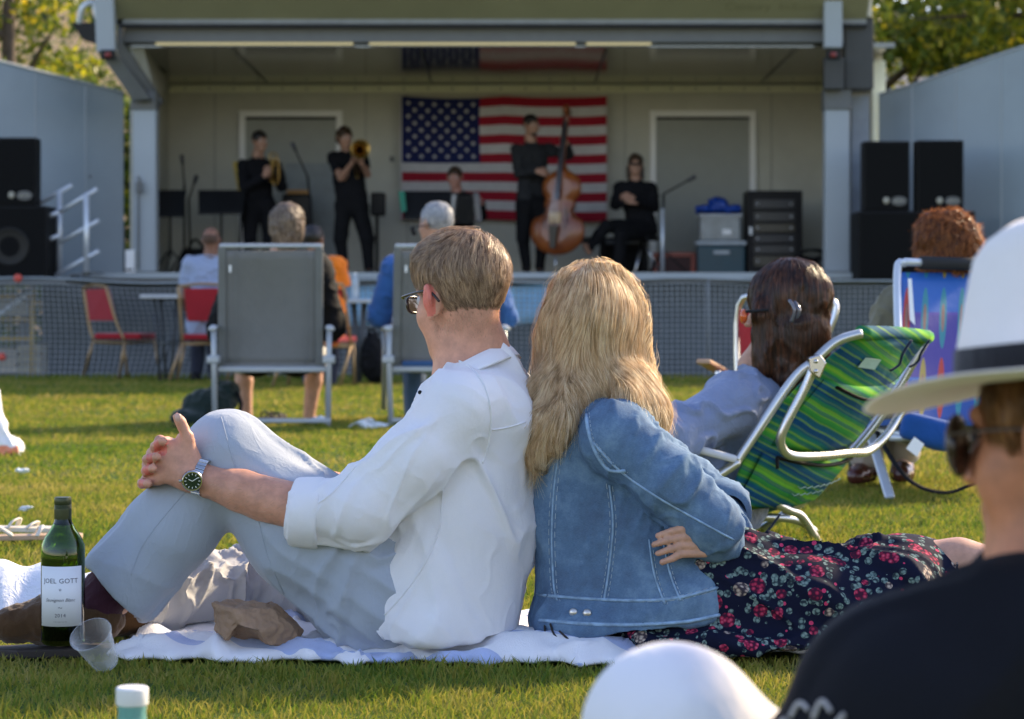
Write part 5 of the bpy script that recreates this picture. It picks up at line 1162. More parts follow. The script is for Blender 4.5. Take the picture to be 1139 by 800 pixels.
for px, py, w_, lb in ((24, 524, .03, 'small scrap of white litter on the lawn near the plastic bag'), (28, 566, .022, 'tiny pale scrap of paper on the lawn above the sandals'), (410, 471, .10, 'crushed clear plastic wrapper on the grass left of the second folding chair'), (352, 468, .07, 'crumpled pale wrapper on the grass by the bare foot')):
    c = gpt(px, py, .03); s = S(w_*.1); s.ell(c, (w_, w_*.5, w_*.28), k=.01); V, Q = s.mesh(); V = V+w_*.35*np.stack([vn(V/w_*2.2+i*5) for i in range(3)], 1); o = mk('litter', V, Q, pm('litter_pale', (.62, .68, .72), .3, var=.2), None, False); tag(o, lb, 'litter')
# ---------------------------------------------------------------- grey folding chairs
def foldchair():
    d = 13.75; u = F/d; r = thing('folding_chair', 'grey mesh folding chair holding the woman in black seen from behind', 'folding chair', W(302, 475, d)*A(1, 1, 0), 'grey folding chairs facing the stage')
    fr = pm('chair_frame', (.40, .43, .46), .4, .3, var=.05); ms = fabric('grey_sling', (.20, .20, .195), 500, .3, .05); g = lambda x, y, dd=0.: W(x, y, d+dd)
    b = MB()   # sling back, slightly sagging
    n, m_ = 14, 12; V = []
    for i in range(n+1):
        for j in range(m_+1):
            u_, v_ = i/n, j/m_; q = g(250+u_*102, 279+v_*128, -.02+.16*v_); q[1] -= -.045*math.sin(u_*math.pi)*math.sin(v_*math.pi*.9+.2); V.append(q)
    o = mk('back_sling', V, [(i*(m_+1)+j, i*(m_+1)+j+1, (i+1)*(m_+1)+j+1, (i+1)*(m_+1)+j) for i in range(n) for j in range(m_)], ms, r); q = o.modifiers.new('s', 'SOLIDIFY'); q.thickness = .006
    b = MB(); b.bar(g(244, 273.5, -.02), g(359, 273.5, -.02), .03, .025); b.obj('top_rail', fr, r, bevel=.008)
    for x in (247, 355): MB().bar(g(x, 276, -.02), g(x, 409, .14), .045, .02, (0, 1, 0)).obj('back_upright', pm('sling_edge', (.17, .175, .175), .5), r, bevel=.006)
    for x in (262, 340): MB().bar(g(x, 280, -.032), g(x, 405, .125), .005, .004, (0, 1, 0)).obj('sling_seam', pm('sling_edge', (0, 0, 0)), r)
    MB().bar(g(243, 411, .12), g(366, 411, .12), .035, .035).obj('rear_rail', fr, r, bevel=.01)
    mt = [g(243, 408, .13), g(362, 408, .13), g(360, 402, .58), g(246, 402, .58)]; MB().prism(mt, (0, 0, .02)).obj('seat', ms, r, bevel=.004)
    for x, s_ in ((238, -1), (366, 1)):
        b = MB(); b.tube(cr([g(x+2*s_, 366, -.05), g(x, 364, .05), g(x, 366, .4)], 5), .024, 8, flat=.6); b.obj('armrest', pm('arm_pad', (.5, .53, .56), .4), r, True)
        MB().tube([g(x, 368, .02), g(x, 400, .06), g(x-1*s_, 474, -.05)], .016).obj('leg', fr, r, True); MB().tube([g(x, 368, .38), g(x, 400, .40), g(x-2*s_, 455, .62)], .016).obj('leg', fr, r, True)
        MB().box(g(x, 400, .08), (.07, .09, .05)).obj('hinge', fr, r, bevel=.012); MB().tube([g(x, 400, .05), g(x, 401, .45)], .015).obj('side_rail', fr, r, True)
    MB().bar(g(240, 468, -.05), g(368, 468, -.05), .025, .025).obj('foot_bar', fr, r, bevel=.006)
    MB().box(g(256, 299, -.04), (.012, .004, .04)).obj('care_label', white, r)
    c2 = dup(r, A(W(497, 475, d+.05)[0], d+.05, 0), 0, 'grey folding chair with blue seat cloth mostly hidden behind the fair haired man'); return r, c2
foldchair()
dn = fabric('blue_cloth', (.04, .10, .24), 500)
o = MB().bx(W(447, 408, 13.9), W(545, 400, 14.3)).obj('seat_cloth', dn, None, bevel=.01); tag(o, 'dark blue cloth laid over the seat of the second grey chair', 'cloth')
D1 = 13.95
def w1(x, y, dd=0.): return W(x, y, D1+dd)
skg = skinm('skin_mid', (.48, .27, .18)); blk = fabric('black_cloth', (.006, .006, .007), 500, sheen=0)
figure('woman with wavy grey brown hair in a black top seated in the grey chair',
  dict(head=w1(318, 252, .10), neck=w1(312, 282, .12), sL=w1(272, 300, .15), sR=w1(352, 298, .15), spine=w1(312, 350, .18), pelvis=w1(308, 392, .2), eL=w1(244, 365, .2), wL=w1(250, 385, .45), eR=w1(370, 362, .2), wR=w1(358, 385, .45), hL=w1(285, 390, .25), hR=w1(335, 390, .25), kL=w1(270, 400, .62), kR=w1(352, 398, .62), aL=w1(274, 460, .60), aR=w1(344, 462, .60), tL=w1(268, 467, .78), tR=w1(350, 467, .78)),
  dict(skin=skinm('skin_ruddy2', (.50, .27, .18)), face=A(-.25, 1, .0), top=blk, sleeve='half', loose=.035, width=.10, fem=1, bottom=fabric('pale_shorts', (.5, .5, .48), 400), legs='shorts', legloose=.03, h=.009,
  hair=[('e', (0, -.02, .03), (.098, .118, .108)), ('e', (0, -.045, -.03), (.095, .085, .09)), ('e', (0, -.035, -.085), (.078, .06, .05)), ('s', (0, .11, -.05), (.08, .07, .10))], hairamp=.010, hairfreq=22, hairm=hairmat('hair_greybrown', (.09, .065, .045), (.22, .165, .12), (.50, .40, .30), .3),
  fur=dict(n=5000, L=.06, w=.0035, dir=ddown, steps=5, lift=.006, jit=.7, seed=31)), w1(308, 475)*A(1, 1, 0))
D2 = 14.0
def w2(x, y, dd=0.): return W(x, y, D2+dd)
figure('grey haired man in a blue denim shirt sitting in the second grey chair',
  dict(head=w2(484, 248, .12), neck=w2(490, 276, .12), sL=w2(440, 300, .14), sR=w2(544, 302, .14), spine=w2(492, 350, .16), pelvis=w2(494, 392, .2), eL=w2(422, 352, .16), wL=w2(434, 362, .45), eR=w2(562, 352, .16), wR=w2(552, 364, .45), hL=w2(468, 392, .25), hR=w2(520, 392, .25), kL=w2(460, 400, .65), kR=w2(528, 400, .65), aL=w2(460, 462, .68), aR=w2(528, 462, .68), tL=w2(456, 468, .85), tR=w2(530, 468, .85)),
  dict(skin=skg, face=A(-.75, .66, .05), top=fabric('blue_denim_shirt', (.035, .12, .34), 500, .3, .15), bottom=fabric('blue_jeans', (.05, .10, .2), 500), shoes=black, h=.009, loose=.028, width=.08,
  hair=CAP, hairamp=.006, hairm=hairmat('hair_silver', (.22, .23, .25), (.46, .47, .49), (.86, .85, .82), .35), fur=dict(n=3000, L=.035, w=.003, dir=dcomb, steps=4, lift=.004, jit=.4, seed=33)), w2(494, 475)*A(1, 1, 0))
g_ = thing('sunglasses', 'dark sunglasses on the face of the grey haired man', 'sunglasses', w2(463, 254, .1)); MB().bar(w2(458, 252, .05), w2(461, 262, .04), .03, .02).obj('lens', black, g_, bevel=.008); MB().tube([w2(460, 253, .03), w2(478, 250, .02)], .004).obj('temple', black, g_)
# bags by the chairs
def lump(name, lab, cat, ells, mat, h=.012, wr=.015, cutz=.01, extra=None):
    s = S(h)
    for c, rr in ells: s.ell(c, rr, k=.05)
    s.cut(A(0, 0, cutz), (0, 0, -1)); V, Q = s.mesh(); V = wrinkle(V, Q, wr, 14, None, 4); r = thing(name, lab, cat, ells[0][0]*A(1, 1, 0)); mk('bag_body', V, Q, mat, r)
    if extra: extra(r)
    return r
gg = lambda x, y, d: W(x, y, d)
lump('backpack', 'dark green backpack slumped on the grass left of the first grey chair', 'backpack', [(gg(232, 452, 13.9), (.14, .12, .10)), (gg(250, 440, 14.0), (.09, .1, .09)), (gg(212, 465, 13.8), (.11, .1, .05))], fabric('bag_green', (.010, .022, .018), 400), extra=lambda r: (MB().tube(cr([gg(262, 435, 13.95), gg(268, 450, 13.85), gg(262, 470, 13.8)], 5), .012, flat=.4).obj('strap', blk, r, True), MB().tube(cr([gg(205, 470, 13.75), gg(196, 474, 13.6), gg(192, 476, 13.6)], 4), .010).obj('strap', blk, r, True)))
r = lump('travel_bag', 'black upright bag on the grass behind the folding table with the bottle', 'bag', [(gg(414, 398, 21.5), (.10, .12, .22)), (gg(422, 410, 21.5), (.10, .12, .14))], blk, extra=lambda r: MB().tube(cr([gg(408, 374, 21.5), gg(414, 366, 21.5), gg(420, 374, 21.5)], 5), .012).obj('handle', blk, r, True))
# ---------------------------------------------------------------- red banquet chairs, tables
def redchair():
    d = 22.75; r = thing('banquet_chair', 'empty red padded chair with a gold frame in front of the net', 'chair', W(135, 422, d)*A(1, 1, 0), 'red padded chairs by the net'); gold = pm('gold_frame', (.34, .23, .12), .4, .5, var=.1); red = fabric('red_vinyl', (.34, .012, .02), 300, .15)
    g = lambda x, y, dd=0.: W(x, y, d+dd)
    MB().prism([g(99, 322, .18), g(122, 321, -.22), g(131, 357, -.25), g(103, 357, .15)], (-.035, -.01, 0)).obj('backrest', red, r, bevel=.012)
    s = S(.012); s.rbox((g(140, 374, -.05)), (.235, .225, .030), .028, rotm('Z', R_(-12)), k=.01); sdf_obj('seat', s, red, r)
    for s_, off in ((0, 0), (1, 0)):
        if s_ == 0: P = [g(93, 320, .22), g(99, 360, .20), g(104, 378, .19)]; L1 = [g(104, 378, .19), g(93, 418, .30)]; L2 = [g(137, 380, .18), g(142, 419, .25)]
        else: P = [g(118, 319, -.24), g(129, 357, -.27), g(139, 380, -.28)]; L1 = [g(139, 380, -.28), g(132, 422, -.20)]; L2 = [g(172, 378, -.26), g(179, 423, -.26)]
        b = MB(); b.tube(cr(P, 4), .014); b.obj('back_frame', gold, r, True); MB().tube(L1, .014).obj('leg', gold, r, True); MB().tube(L2, .014).obj('leg', gold, r, True)
    MB().tube(cr([g(93, 320, .22), g(104, 317, .0), g(118, 319, -.24)], 5), .014).obj('top_rail', gold, r, True)
    b = MB(); b.tube([g(104, 380, .19), g(139, 382, -.28), g(173, 380, -.26), g(138, 381, .18)], .012, closed=True); b.obj('seat_frame', gold, r, True)
    c = dup(r, W(228, 0, 22.02)*A(1, 1, 0), R_(95), 'red padded chair with a gold frame under the bald man in pale blue'); c['group'] = r['group']
    c3 = dup(r, W(352, 0, 20.45)*A(1, 1, 0), R_(85), 'red padded chair under the person in the orange shirt')
redchair()
def table(x0, x1, py, d, lab):
    r = thing('folding_table', lab, 'table', W((x0+x1)/2, 420, d)*A(1, 1, 0), 'small folding tables by the net'); a = W(x0, py, d); c = W(x1, py, d); z = a[2]
    MB().bx((a[0], d-.25, z-.035), (c[0], d+.35, z)).obj('tabletop', pm('table_grey', (.55, .56, .56), .5), r, bevel=.01)
    for k, x in ((0, a[0]+.12), (1, c[0]-.12)):
        for y in (d-.15, d+.25): MB().tube([(x, y, z-.03), (x+.05*(1-2*k), y, 0)], .014).obj('leg', pm('leg_dark', (.05, .055, .06), .5), r, True)
    MB().tube([(a[0]+.14, d, .35), (c[0]-.14, d, .35)], .01).obj('brace', greyd, r, True)
table(160, 213, 328, 22.4, 'grey topped folding table left of the bald man'); table(378, 420, 333, 21.6, 'grey topped folding table right of the orange shirt holding a bottle')
r = thing('water_bottle', 'clear plastic water bottle standing on the table beside the orange shirt', 'bottle', W(395, 333, 21.5)); MB().lathe([(0, 0), (.032, 0), (.033, .05), (.029, .09), (.033, .13), (.030, .17), (.013, .205), (.013, .22), (0, .22)], W(395, 333, 21.5), n=18).obj('bottle_body', pm('pet', (.6, .68, .72), .1, transl=.3), r, True)
MB().lathe([(0, .22), (.015, .22), (.015, .238), (0, .238)], W(395, 333, 21.5), n=14).obj('cap', white, r)
def w3(x, y, dd=0.): return W(x, y, 22.1+dd)
figure('bald man in a pale blue shirt sitting on a red chair beside the table',
  dict(head=w3(235, 267, 0), neck=w3(234, 284, .0), sL=w3(212, 294, .0), sR=w3(252, 294, .05), spine=w3(232, 332, .0), pelvis=w3(230, 364, .0), eL=w3(206, 330, .05), wL=w3(208, 346, .28), eR=w3(256, 330, .1), wR=w3(246, 346, .3), hL=w3(222, 366, .05), hR=w3(240, 366, .05), kL=w3(220, 368, .5), kR=w3(240, 368, .5), aL=w3(218, 414, .5), aR=w3(238, 414, .5), tL=w3(216, 420, .66), tR=w3(237, 420, .66)),
  dict(skin=skinm('skin_brown', (.24, .115, .07)), face=A(.15, 1, 0), top=fabric('pale_blue_shirt', (.32, .38, .52), 400), bottom=fabric('dark_jeans', (.03, .035, .06), 400), shoes=black, sleeve='short', h=.01, loose=.025, eyes=0, hair=[('e', (0, -.012, .020), (.0755, .0955, .086)), ('x', (0, 0, .055), (0, 0, 1)), ('s', (0, .10, -.05), (.085, .08, .12)), ('x', (0, 0, -.05), (0, 0, -1))], hairamp=.0, hairm=pm('stubble', (.10, .055, .035), .8), collar=1), w3(230, 422)*A(1, 1, 0))
def w4(x, y, dd=0.): return W(x, y, 20.4+dd)
figure('person in a bright orange shirt half hidden behind the grey chair',
  dict(head=w4(349, 266, 0), neck=w4(352, 284, .0), sL=w4(338, 297, .02), sR=w4(374, 296, -.02), spine=w4(360, 336, .0), pelvis=w4(358, 370, .0), eL=w4(334, 335, .1), wL=w4(340, 352, .25), eR=w4(382, 332, .02), wR=w4(374, 352, .25), hL=w4(350, 370, .05), hR=w4(368, 370, .05), kL=w4(346, 376, .5), kR=w4(370, 376, .5), aL=w4(344, 424, .5), aR=w4(368, 424, .5), tL=w4(342, 430, .66), tR=w4(368, 430, .66)),
  dict(skin=skinm('skin_brown', (0, 0, 0)), face=A(.35, 1, 0), top=fabric('orange_shirt', (.88, .20, .010), 400), bottom=fabric('dark_jeans', (0, 0, 0)), shoes=black, sleeve='short', h=.01, loose=.03, hair=CAP, hairm=pm('hair_black', (.015, .012, .011), .5)), w4(358, 430)*A(1, 1, 0))
# ---------------------------------------------------------------- far right: red chair, wooden arm, blue beach chair
r = thing('camp_chair', 'red camp chair with silver tube and wooden arm behind the brunette', 'camp chair', W(860, 470, 9.8)*A(1, 1, 0)); rd = fabric('red_canvas', (.38, .015, .02), 300); g = lambda x, y, dd=0.: W(x, y, 9.8+dd)
MB().prism([g(820, 345, .3), g(928, 350, -.1), g(912, 420, -.15), g(826, 420, .25)], (.0, .02, 0)).obj('back_canvas', rd, r, bevel=.006); MB().tube(cr([g(908, 470, -.1), g(912, 400, -.12), g(930, 345, -.12), g(920, 333, -.1), g(905, 338, .0), g(860, 337, .15), g(822, 340, .3), g(822, 470, .28)], 5), .013).obj('frame', alu, r, True)
MB().bar(g(782, 402, -.3), g(815, 420, .0), .06, .02).obj('armrest', pm('wood_arm', (.45, .28, .17), .5, vs=20), r, bevel=.006); MB().tube([g(798, 412, -.2), g(806, 455, -.1), g(812, 480, 0)], .011).obj('leg', alu, r, True); MB().tube([g(905, 410, -.2), g(900, 475, -.3)], .011).obj('leg', alu, r, True)
MB().prism([g(815, 420, .2), g(912, 420, -.2), g(880, 428, -.6), g(790, 428, -.2)], (.0, .0, .015)).obj('seat_canvas', rd, r)
def surf():
    m, t, p = base('surfboard_print'); v = coord(t, 'UV'); sx = nd(t, 'ShaderNodeSeparateXYZ'); t.links.new(v, sx.inputs[0]); X = math_(t, 'MULTIPLY', sx.outputs[0], 8.); Y = math_(t, 'MULTIPLY', sx.outputs[1], 2.2)
    fx = math_(t, 'SUBTRACT', math_(t, 'FRACT', X), .5); fy = math_(t, 'SUBTRACT', math_(t, 'FRACT', Y), .55)
    e = math_(t, 'ADD', math_(t, 'POWER', math_(t, 'MULTIPLY', fx, 5.2), 2.), math_(t, 'POWER', math_(t, 'MULTIPLY', fy, 2.3), 2.))
    wn = t.nodes.new('ShaderNodeTexWhiteNoise'); wn.noise_dimensions = '2D'; cv = nd(t, 'ShaderNodeCombineXYZ'); t.links.new(math_(t, 'FLOOR', X), cv.inputs[0]); t.links.new(math_(t, 'FLOOR', Y), cv.inputs[1]); t.links.new(cv.outputs[0], wn.inputs['Vector'])
    bc = ramp(t, wn.outputs['Value'], [(0, (.50, .05, .03)), (.3, (.45, .12, .03)), (.5, (.03, .24, .28)), (.7, (.30, .04, .12)), (.9, (.40, .30, .06))], 'CONSTANT')
    st_ = mixc(t, math_(t, 'LESS_THAN', e, .22), bc, (.30, .16, .12)); b0 = ramp(t, sx.outputs[1], [(.0, (.012, .07, .30)), (.30, (.02, .13, .45)), (.32, (.07, .05, .28)), (.72, (.09, .06, .34)), (.74, (.02, .12, .45))], 'CONSTANT')
    c = mixc(t, math_(t, 'LESS_THAN', e, 1.), b0, st_); t.links.new(c, p.inputs['Base Color']); p.inputs['Roughness'].default_value = .6; bump(t, p, nz(t, coord(t), 40, 3), .3, .004); return m
def bluechair():
    d = 8.7; g = lambda x, y, dd=0.: W(x, y, d+dd); r = thing('beach_chair', 'blue beach chair printed with surfboards and a black padded top bar', 'beach chair', g(1060, 545)*A(1, 1, 0)); pmk = surf()
    xs, ys = 26, 14; V = []
    for i in range(xs+1):
        for j in range(ys+1):
            u, v = i/xs, j/ys; q = g(1000+u*168-v*6, 303+v*172, .0+.25*u-.32*v); q[1] += .04*math.sin(u*math.pi); V.append(q)
    o = mk('back_fabric', V, [(i*(ys+1)+j, i*(ys+1)+j+1, (i+1)*(ys+1)+j+1, (i+1)*(ys+1)+j) for i in range(xs) for j in range(ys)], pmk, r); uv = o.data.uv_layers.new(name='UVMap'); n = len(o.data.loops); vi = np.zeros(n, np.int32); o.data.loops.foreach_get('vertex_index', vi)
    uv.data.foreach_set('uv', np.stack([(vi//(ys+1))/xs, 1-(vi % (ys+1))/ys], 1).astype(np.float32).ravel()); q = o.modifiers.new('s', 'SOLIDIFY'); q.thickness = .006
    MB().tube(cr([g(1002, 470, -.32), g(1000, 400, -.2), g(998, 303, .0), g(1006, 293, .02), g(1022, 292, .03), g(1150, 296, .24), g(1168, 305, .26), g(1162, 480, -.06)], 6), .0145, 10).obj('frame_tube', aluw, r, True)
    MB().tube([g(1024, 292.5, .03), g(1085, 294, .13), g(1140, 296, .22)], .024, 12).obj('padded_bar', pm('black_foam', (.02, .02, .021), .8), r, True)
    MB().prism([g(1000, 472, -.3), g(1165, 476, -.05), g(1090, 482, .5), g(925, 478, .25)], (0, 0, .02)).obj('seat', pmk if False else fabric('blue_canvas', (.012, .08, .30), 300), r)
    s = S(.010); s.rbox(g(1036, 480, -.33), (.11, .03, .05), .028, rotm('Y', R_(14)), k=.02); s.ell(g(1046, 488, -.34), (.06, .03, .04), k=.03); sdf_obj('pouch', s, fabric('blue_canvas', (0, 0, 0)), r)
    MB().bar(g(968, 482, .0), g(990, 554, -.3), .035, .014, (0, 1, .3)).obj('leg', aluw, r, bevel=.006); MB().tube([g(1140, 480, .2), g(1128, 550, -.1)], .014).obj('leg', aluw, r, True); MB().tube([g(930, 470, .5), g(1010, 484, -.3)], .013).obj('side_rail', aluw, r, True)
    MB().tube([g(945, 478, .45), g(948, 530, .5)], .014).obj('leg', pm('frame_green', (.12, .15, .10), .5), r, True); MB().tube([g(990, 487, -.25), g(1015, 487, -.3)], .012).obj('side_rail', aluw, r, True)
    MB().prism([g(1017, 486, -.40), g(1028, 494, -.40), g(1020, 508, -.41), g(1008, 499, -.41)], (0, .002, 0)).obj('care_tag', white, r)
    MB().tube(cr([g(975, 480, -.1), g(995, 515, -.33), g(1020, 540, -.4), g(1055, 548, -.45), g(1088, 535, -.45)], 8), .010, 6, flat=.4).obj('shoulder_strap', blk, r, True)
    MB().prism([g(1010, 310, -.03), g(1014, 310, -.03), g(1018, 362, -.08), g(1012, 356, -.08)], (0, .004, 0)).obj('zip_tape', white, r)
bluechair()
def w5(x, y, dd=0.): return W(x, y, 8.8+dd)
figure('person with curly auburn hair sitting in the blue surfboard chair',
  dict(head=w5(1050, 282, .15), neck=w5(1044, 320, .12), sL=w5(998, 345, .02), sR=w5(1090, 345, .3), spine=w5(1040, 400, .1), pelvis=w5(1035, 455, .2), eL=w5(972, 400, .0), wL=w5(955, 430, .3), eR=w5(1110, 410, .35), wR=w5(1060, 440, .6), hL=w5(1010, 458, .2), hR=w5(1055, 458, .35), kL=w5(960, 450, .6), kR=w5(990, 455, .8), aL=w5(962, 512, .35), aR=w5(1004, 508, .45), tL=w5(952, 530, .2), tR=w5(1003, 528, .25)),
  dict(skin=skinm('skin_fair2', (.6, .38, .28)), face=A(-.6, .8, 0), top=fabric('olive_shirt', (.17, .16, .11), 400), bottom=fabric('khaki_cloth', (.36, .31, .25), 400), shoes=pm('oxblood_leather', (.07, .022, .015), .25), h=.008, loose=.028, width=.07,
  hair=[('e', (0, -.02, .04), (.118, .125, .112)), ('e', (0, -.03, -.03), (.11, .10, .08)), ('e', (-.05, .02, .10), (.05, .05, .045)), ('e', (.05, 0, .10), (.05, .05, .045)), ('s', (0, .13, -.05), (.08, .07, .10))], hairamp=.016, hairfreq=20, hairm=hairmat('hair_auburn', (.07, .022, .010), (.22, .075, .025), (.70, .28, .08), .45),
  fur=dict(n=11000, L=.045, w=.0022, dir=ddown, steps=6, lift=.018, jit=1.5, curl=1.3, stick=False, seed=35)), w5(1030, 545)*A(1, 1, 0))
# ---------------------------------------------------------------- brunette in the green beach chair
D6 = 6.95
def w6(x, y, dd=0.): return W(x, y, D6+dd)
def plaid():
    m, t, p = base('green_stripe_canvas'); v = coord(t); ax = unit(unit(w6(995, 372, .05)-w6(857, 562, 0))+A(0, -.1, .25)); d_ = nd(t, 'ShaderNodeVectorMath'); d_.operation = 'DOT_PRODUCT'; t.links.new(v, d_.inputs[0]); d_.inputs[1].default_value = tuple(ax)
    s_ = d_.outputs['Value']; n1 = nz(t, v, 5, 2); s_ = math_(t, 'ADD', s_, math_(t, 'MULTIPLY', n1, .025)); w_ = math_(t, 'FRACT', math_(t, 'MULTIPLY', s_, 8.5))
    c = ramp(t, w_, [(0, (.008, .07, .14)), (.14, (.010, .10, .13)), (.24, (.02, .17, .035)), (.42, (.045, .27, .04)), (.52, (.16, .40, .03)), (.60, (.035, .22, .04)), (.76, (.01, .13, .10)), (.90, (.006, .055, .13))])
    fi = math_(t, 'FRACT', math_(t, 'MULTIPLY', s_, 47.)); f2 = math_(t, 'FRACT', math_(t, 'MULTIPLY', s_, 29.)); c = mixc(t, math_(t, 'MULTIPLY', math_(t, 'GREATER_THAN', fi, .72), .5), c, (.20, .36, .03)); c = mixc(t, math_(t, 'MULTIPLY', math_(t, 'GREATER_THAN', f2, .66), .55), c, (.006, .06, .13)); t.links.new(c, p.inputs['Base Color']); p.inputs['Roughness'].default_value = .85; p.inputs['Specular IOR Level'].default_value = .15; bump(t, p, nz(t, v, 45, 4), .35, .005); return m
def greenchair():
    pl = plaid(); g = w6; r = thing('beach_chair', 'low green and blue striped beach chair with silver tubes and rear pouch', 'beach chair', g(860, 612)*A(1, 1, 0))
    TL, TR, BL, BR = g(958, 372, -.18), g(1032, 376, .28), g(812, 566, -.24), g(902, 556, .24); n, m_ = 18, 24; V = []
    for i in range(n+1):
        for j in range(m_+1):
            u, v = i/n, j/m_; q = (TL*(1-u)+TR*u)*(1-v)+(BL*(1-u)+BR*u)*v; q = q+A(.03, -.03, -.03)*math.sin(u*math.pi)*(.3+math.sin(v*math.pi))+A(-.072, 0, .004)*(1-u)*math.sin(v*math.pi)**.8; V.append(q)
    o = mk('back_fabric', V, [(i*(m_+1)+j, i*(m_+1)+j+1, (i+1)*(m_+1)+j+1, (i+1)*(m_+1)+j) for i in range(n) for j in range(m_)], pl, r); q = o.modifiers.new('s', 'SOLIDIFY'); q.thickness = .006
    nrm = unit(np.cross(TR-TL, BL-TL)); nrm = nrm if nrm[1] < 0 else -nrm; Pq = lambda u, v, off=.0: ((TL*(1-u)+TR*u)*(1-v)+(BL*(1-u)+BR*u)*v)+A(.03, -.03, -.03)*math.sin(u*math.pi)*(.3+math.sin(v*math.pi))+A(-.072, 0, .004)*(1-u)*math.sin(min(max(v, 0), 1)*math.pi)**.8+nrm*off
    MB().tube(cr([TL+A(0, 0, .005), (TL+TR)/2+A(0, 0, .008), TR+A(0, 0, .003)], 5), .021, 10).obj('top_hem', pl, r, True)
    def sheet(nm, u0, u1, v0, v1, off, mat, bulge=.02):
        k = 10; V = []
        for i in range(k+1):
            for j in range(k+1): a, b_ = i/k, j/k; V.append(Pq(u0+(u1-u0)*a, v0+(v1-v0)*b_, off*(.25+.75*(16*a*(1-a)*b_*(1-b_))**.35)+bulge*math.sin(a*9+b_*5)*.15))
        o = mk(nm, V, [(i*(k+1)+j, i*(k+1)+j+1, (i+1)*(k+1)+j+1, (i+1)*(k+1)+j) for i in range(k) for j in range(k)], mat, r); q = o.modifiers.new('s', 'SOLIDIFY'); q.thickness = .005; return o
    sheet('rear_pouch', .06, .94, .66, .98, .045, pl); sheet('cooler_pocket', .10, .96, .24, .62, .018, pl)
    zp = [Pq(.1+.08*i, .655, .036) for i in range(10)]; MB().tube(zp, .006, 6).obj('zip', black, r, True); MB().tube([zp[0], zp[0]+A(0, -.01, -.03)], .005).obj('zip_pull', black, r, True)
    MB().tube(cr([Pq(.15, .25, .03), Pq(.35, .27, .045), Pq(.6, .27, .045), Pq(1.05, .30, .04)], 5), .010, 6, flat=.5).obj('webbing', blk, r, True);
    for u in (.55, .86): MB().tube(cr([Pq(u, -.02, .026), Pq(u, .05, .025), Pq(u+.02, .10, .03), Pq(u, .14, .02)], 5), .008, 6, flat=.4).obj('tie_strap', fabric('navy_webbing', (.008, .02, .06), 300), r, True)
    for v0, n_, L_ in ((.79, 15, .30), (.84, 11, .20)): MB().tube([Pq(.34+L_*i_/n_*1.6, v0-.02*i_/n_+(.007 if i_ % 2 else -.007), .050) for i_ in range(n_+1)], .0016, 4).obj('printed_script', pm('print_pale', (.25, .40, .36), .6), r, True)
    MB().prism([Pq(.25, .10, .006), Pq(.42, .10, .006), Pq(.42, .15, .006), Pq(.25, .15, .006)], nrm*.001).obj('care_label', pm('lab', (.35, .5, .42), .6), r)
    tb = pm('tube_silver', (.60, .60, .58), .28, .85, var=.05)
    MB().tube(cr([g(742, 565, -.30), g(812, 520, -.27), g(825, 505, -.26), g(880, 425, -.24), g(905, 402, -.24), g(930, 380, -.22), g(958, 371, -.2)], 6), .0135, 10).obj('side_tube', tb, r, True)
    MB().tube(cr([g(845, 590, .30), g(902, 550, .26), g(975, 470, .3), g(1030, 378, .30)], 6), .0135, 10).obj('side_tube', tb, r, True)
    MB().tube(cr([g(908, 402, -.265), g(896, 430, -.26), g(875, 470, -.26), g(868, 490, -.25), g(876, 505, -.22), g(900, 508, -.16), g(945, 504, .05), g(965, 502, .18), g(985, 485, .25), g(1000, 462, .30), g(1018, 430, .32)], 6), .0135, 10).obj('carry_loop', tb, r, True)
    b = MB(); b.prism([g(900, 398, -.30), g(912, 394, -.30), g(920, 404, -.30), g(912, 422, -.30), g(901, 414, -.30)], (0, .06, 0)); b.obj('hinge_plate', pm('steel', (0, 0, 0)), r, bevel=.004); MB().ball(g(908, 402, -.31), .006, 8).obj('rivet', pm('steel', (0, 0, 0)), r, True); MB().ball(g(908, 413, -.31), .006, 8).obj('rivet', pm('steel', (0, 0, 0)), r, True)
    MB().bar(g(728, 487, -.33), g(818, 511, -.29), .045, .022).obj('armrest', pm('arm_pale', (.55, .57, .60), .4), r, bevel=.008); MB().bar(g(770, 470, .36), g(900, 500, .32), .045, .022).obj('armrest', pm('arm_pale', (0, 0, 0)), r, bevel=.008)
    MB().tube([g(735, 492, -.33), g(720, 560, -.32), g(715, 604, -.35)], .0125, 8).obj('leg', tb, r, True); MB().tube(cr([g(862, 560, -.1), g(878, 568, -.05), g(892, 575, .0), g(908, 600, .05), g(912, 608, .08)], 5), .0125, 8).obj('leg', tb, r, True); MB().tube(cr([g(845, 575, .2), g(890, 580, .28), g(918, 604, .35)], 5), .0125, 8).obj('leg', tb, r, True)
    MB().prism([BL, BR, g(790, 590, .34), g(690, 596, -.16)], (0, 0, .012)).obj('seat_fabric', pl, r); MB().tube(cr([g(868, 572, -.12), g(850, 595, -.12), g(828, 613, -.15)], 5), .012, 6, flat=.3).obj('hanging_strap', fabric('navy_webbing', (0, 0, 0)), r, True)
greenchair()
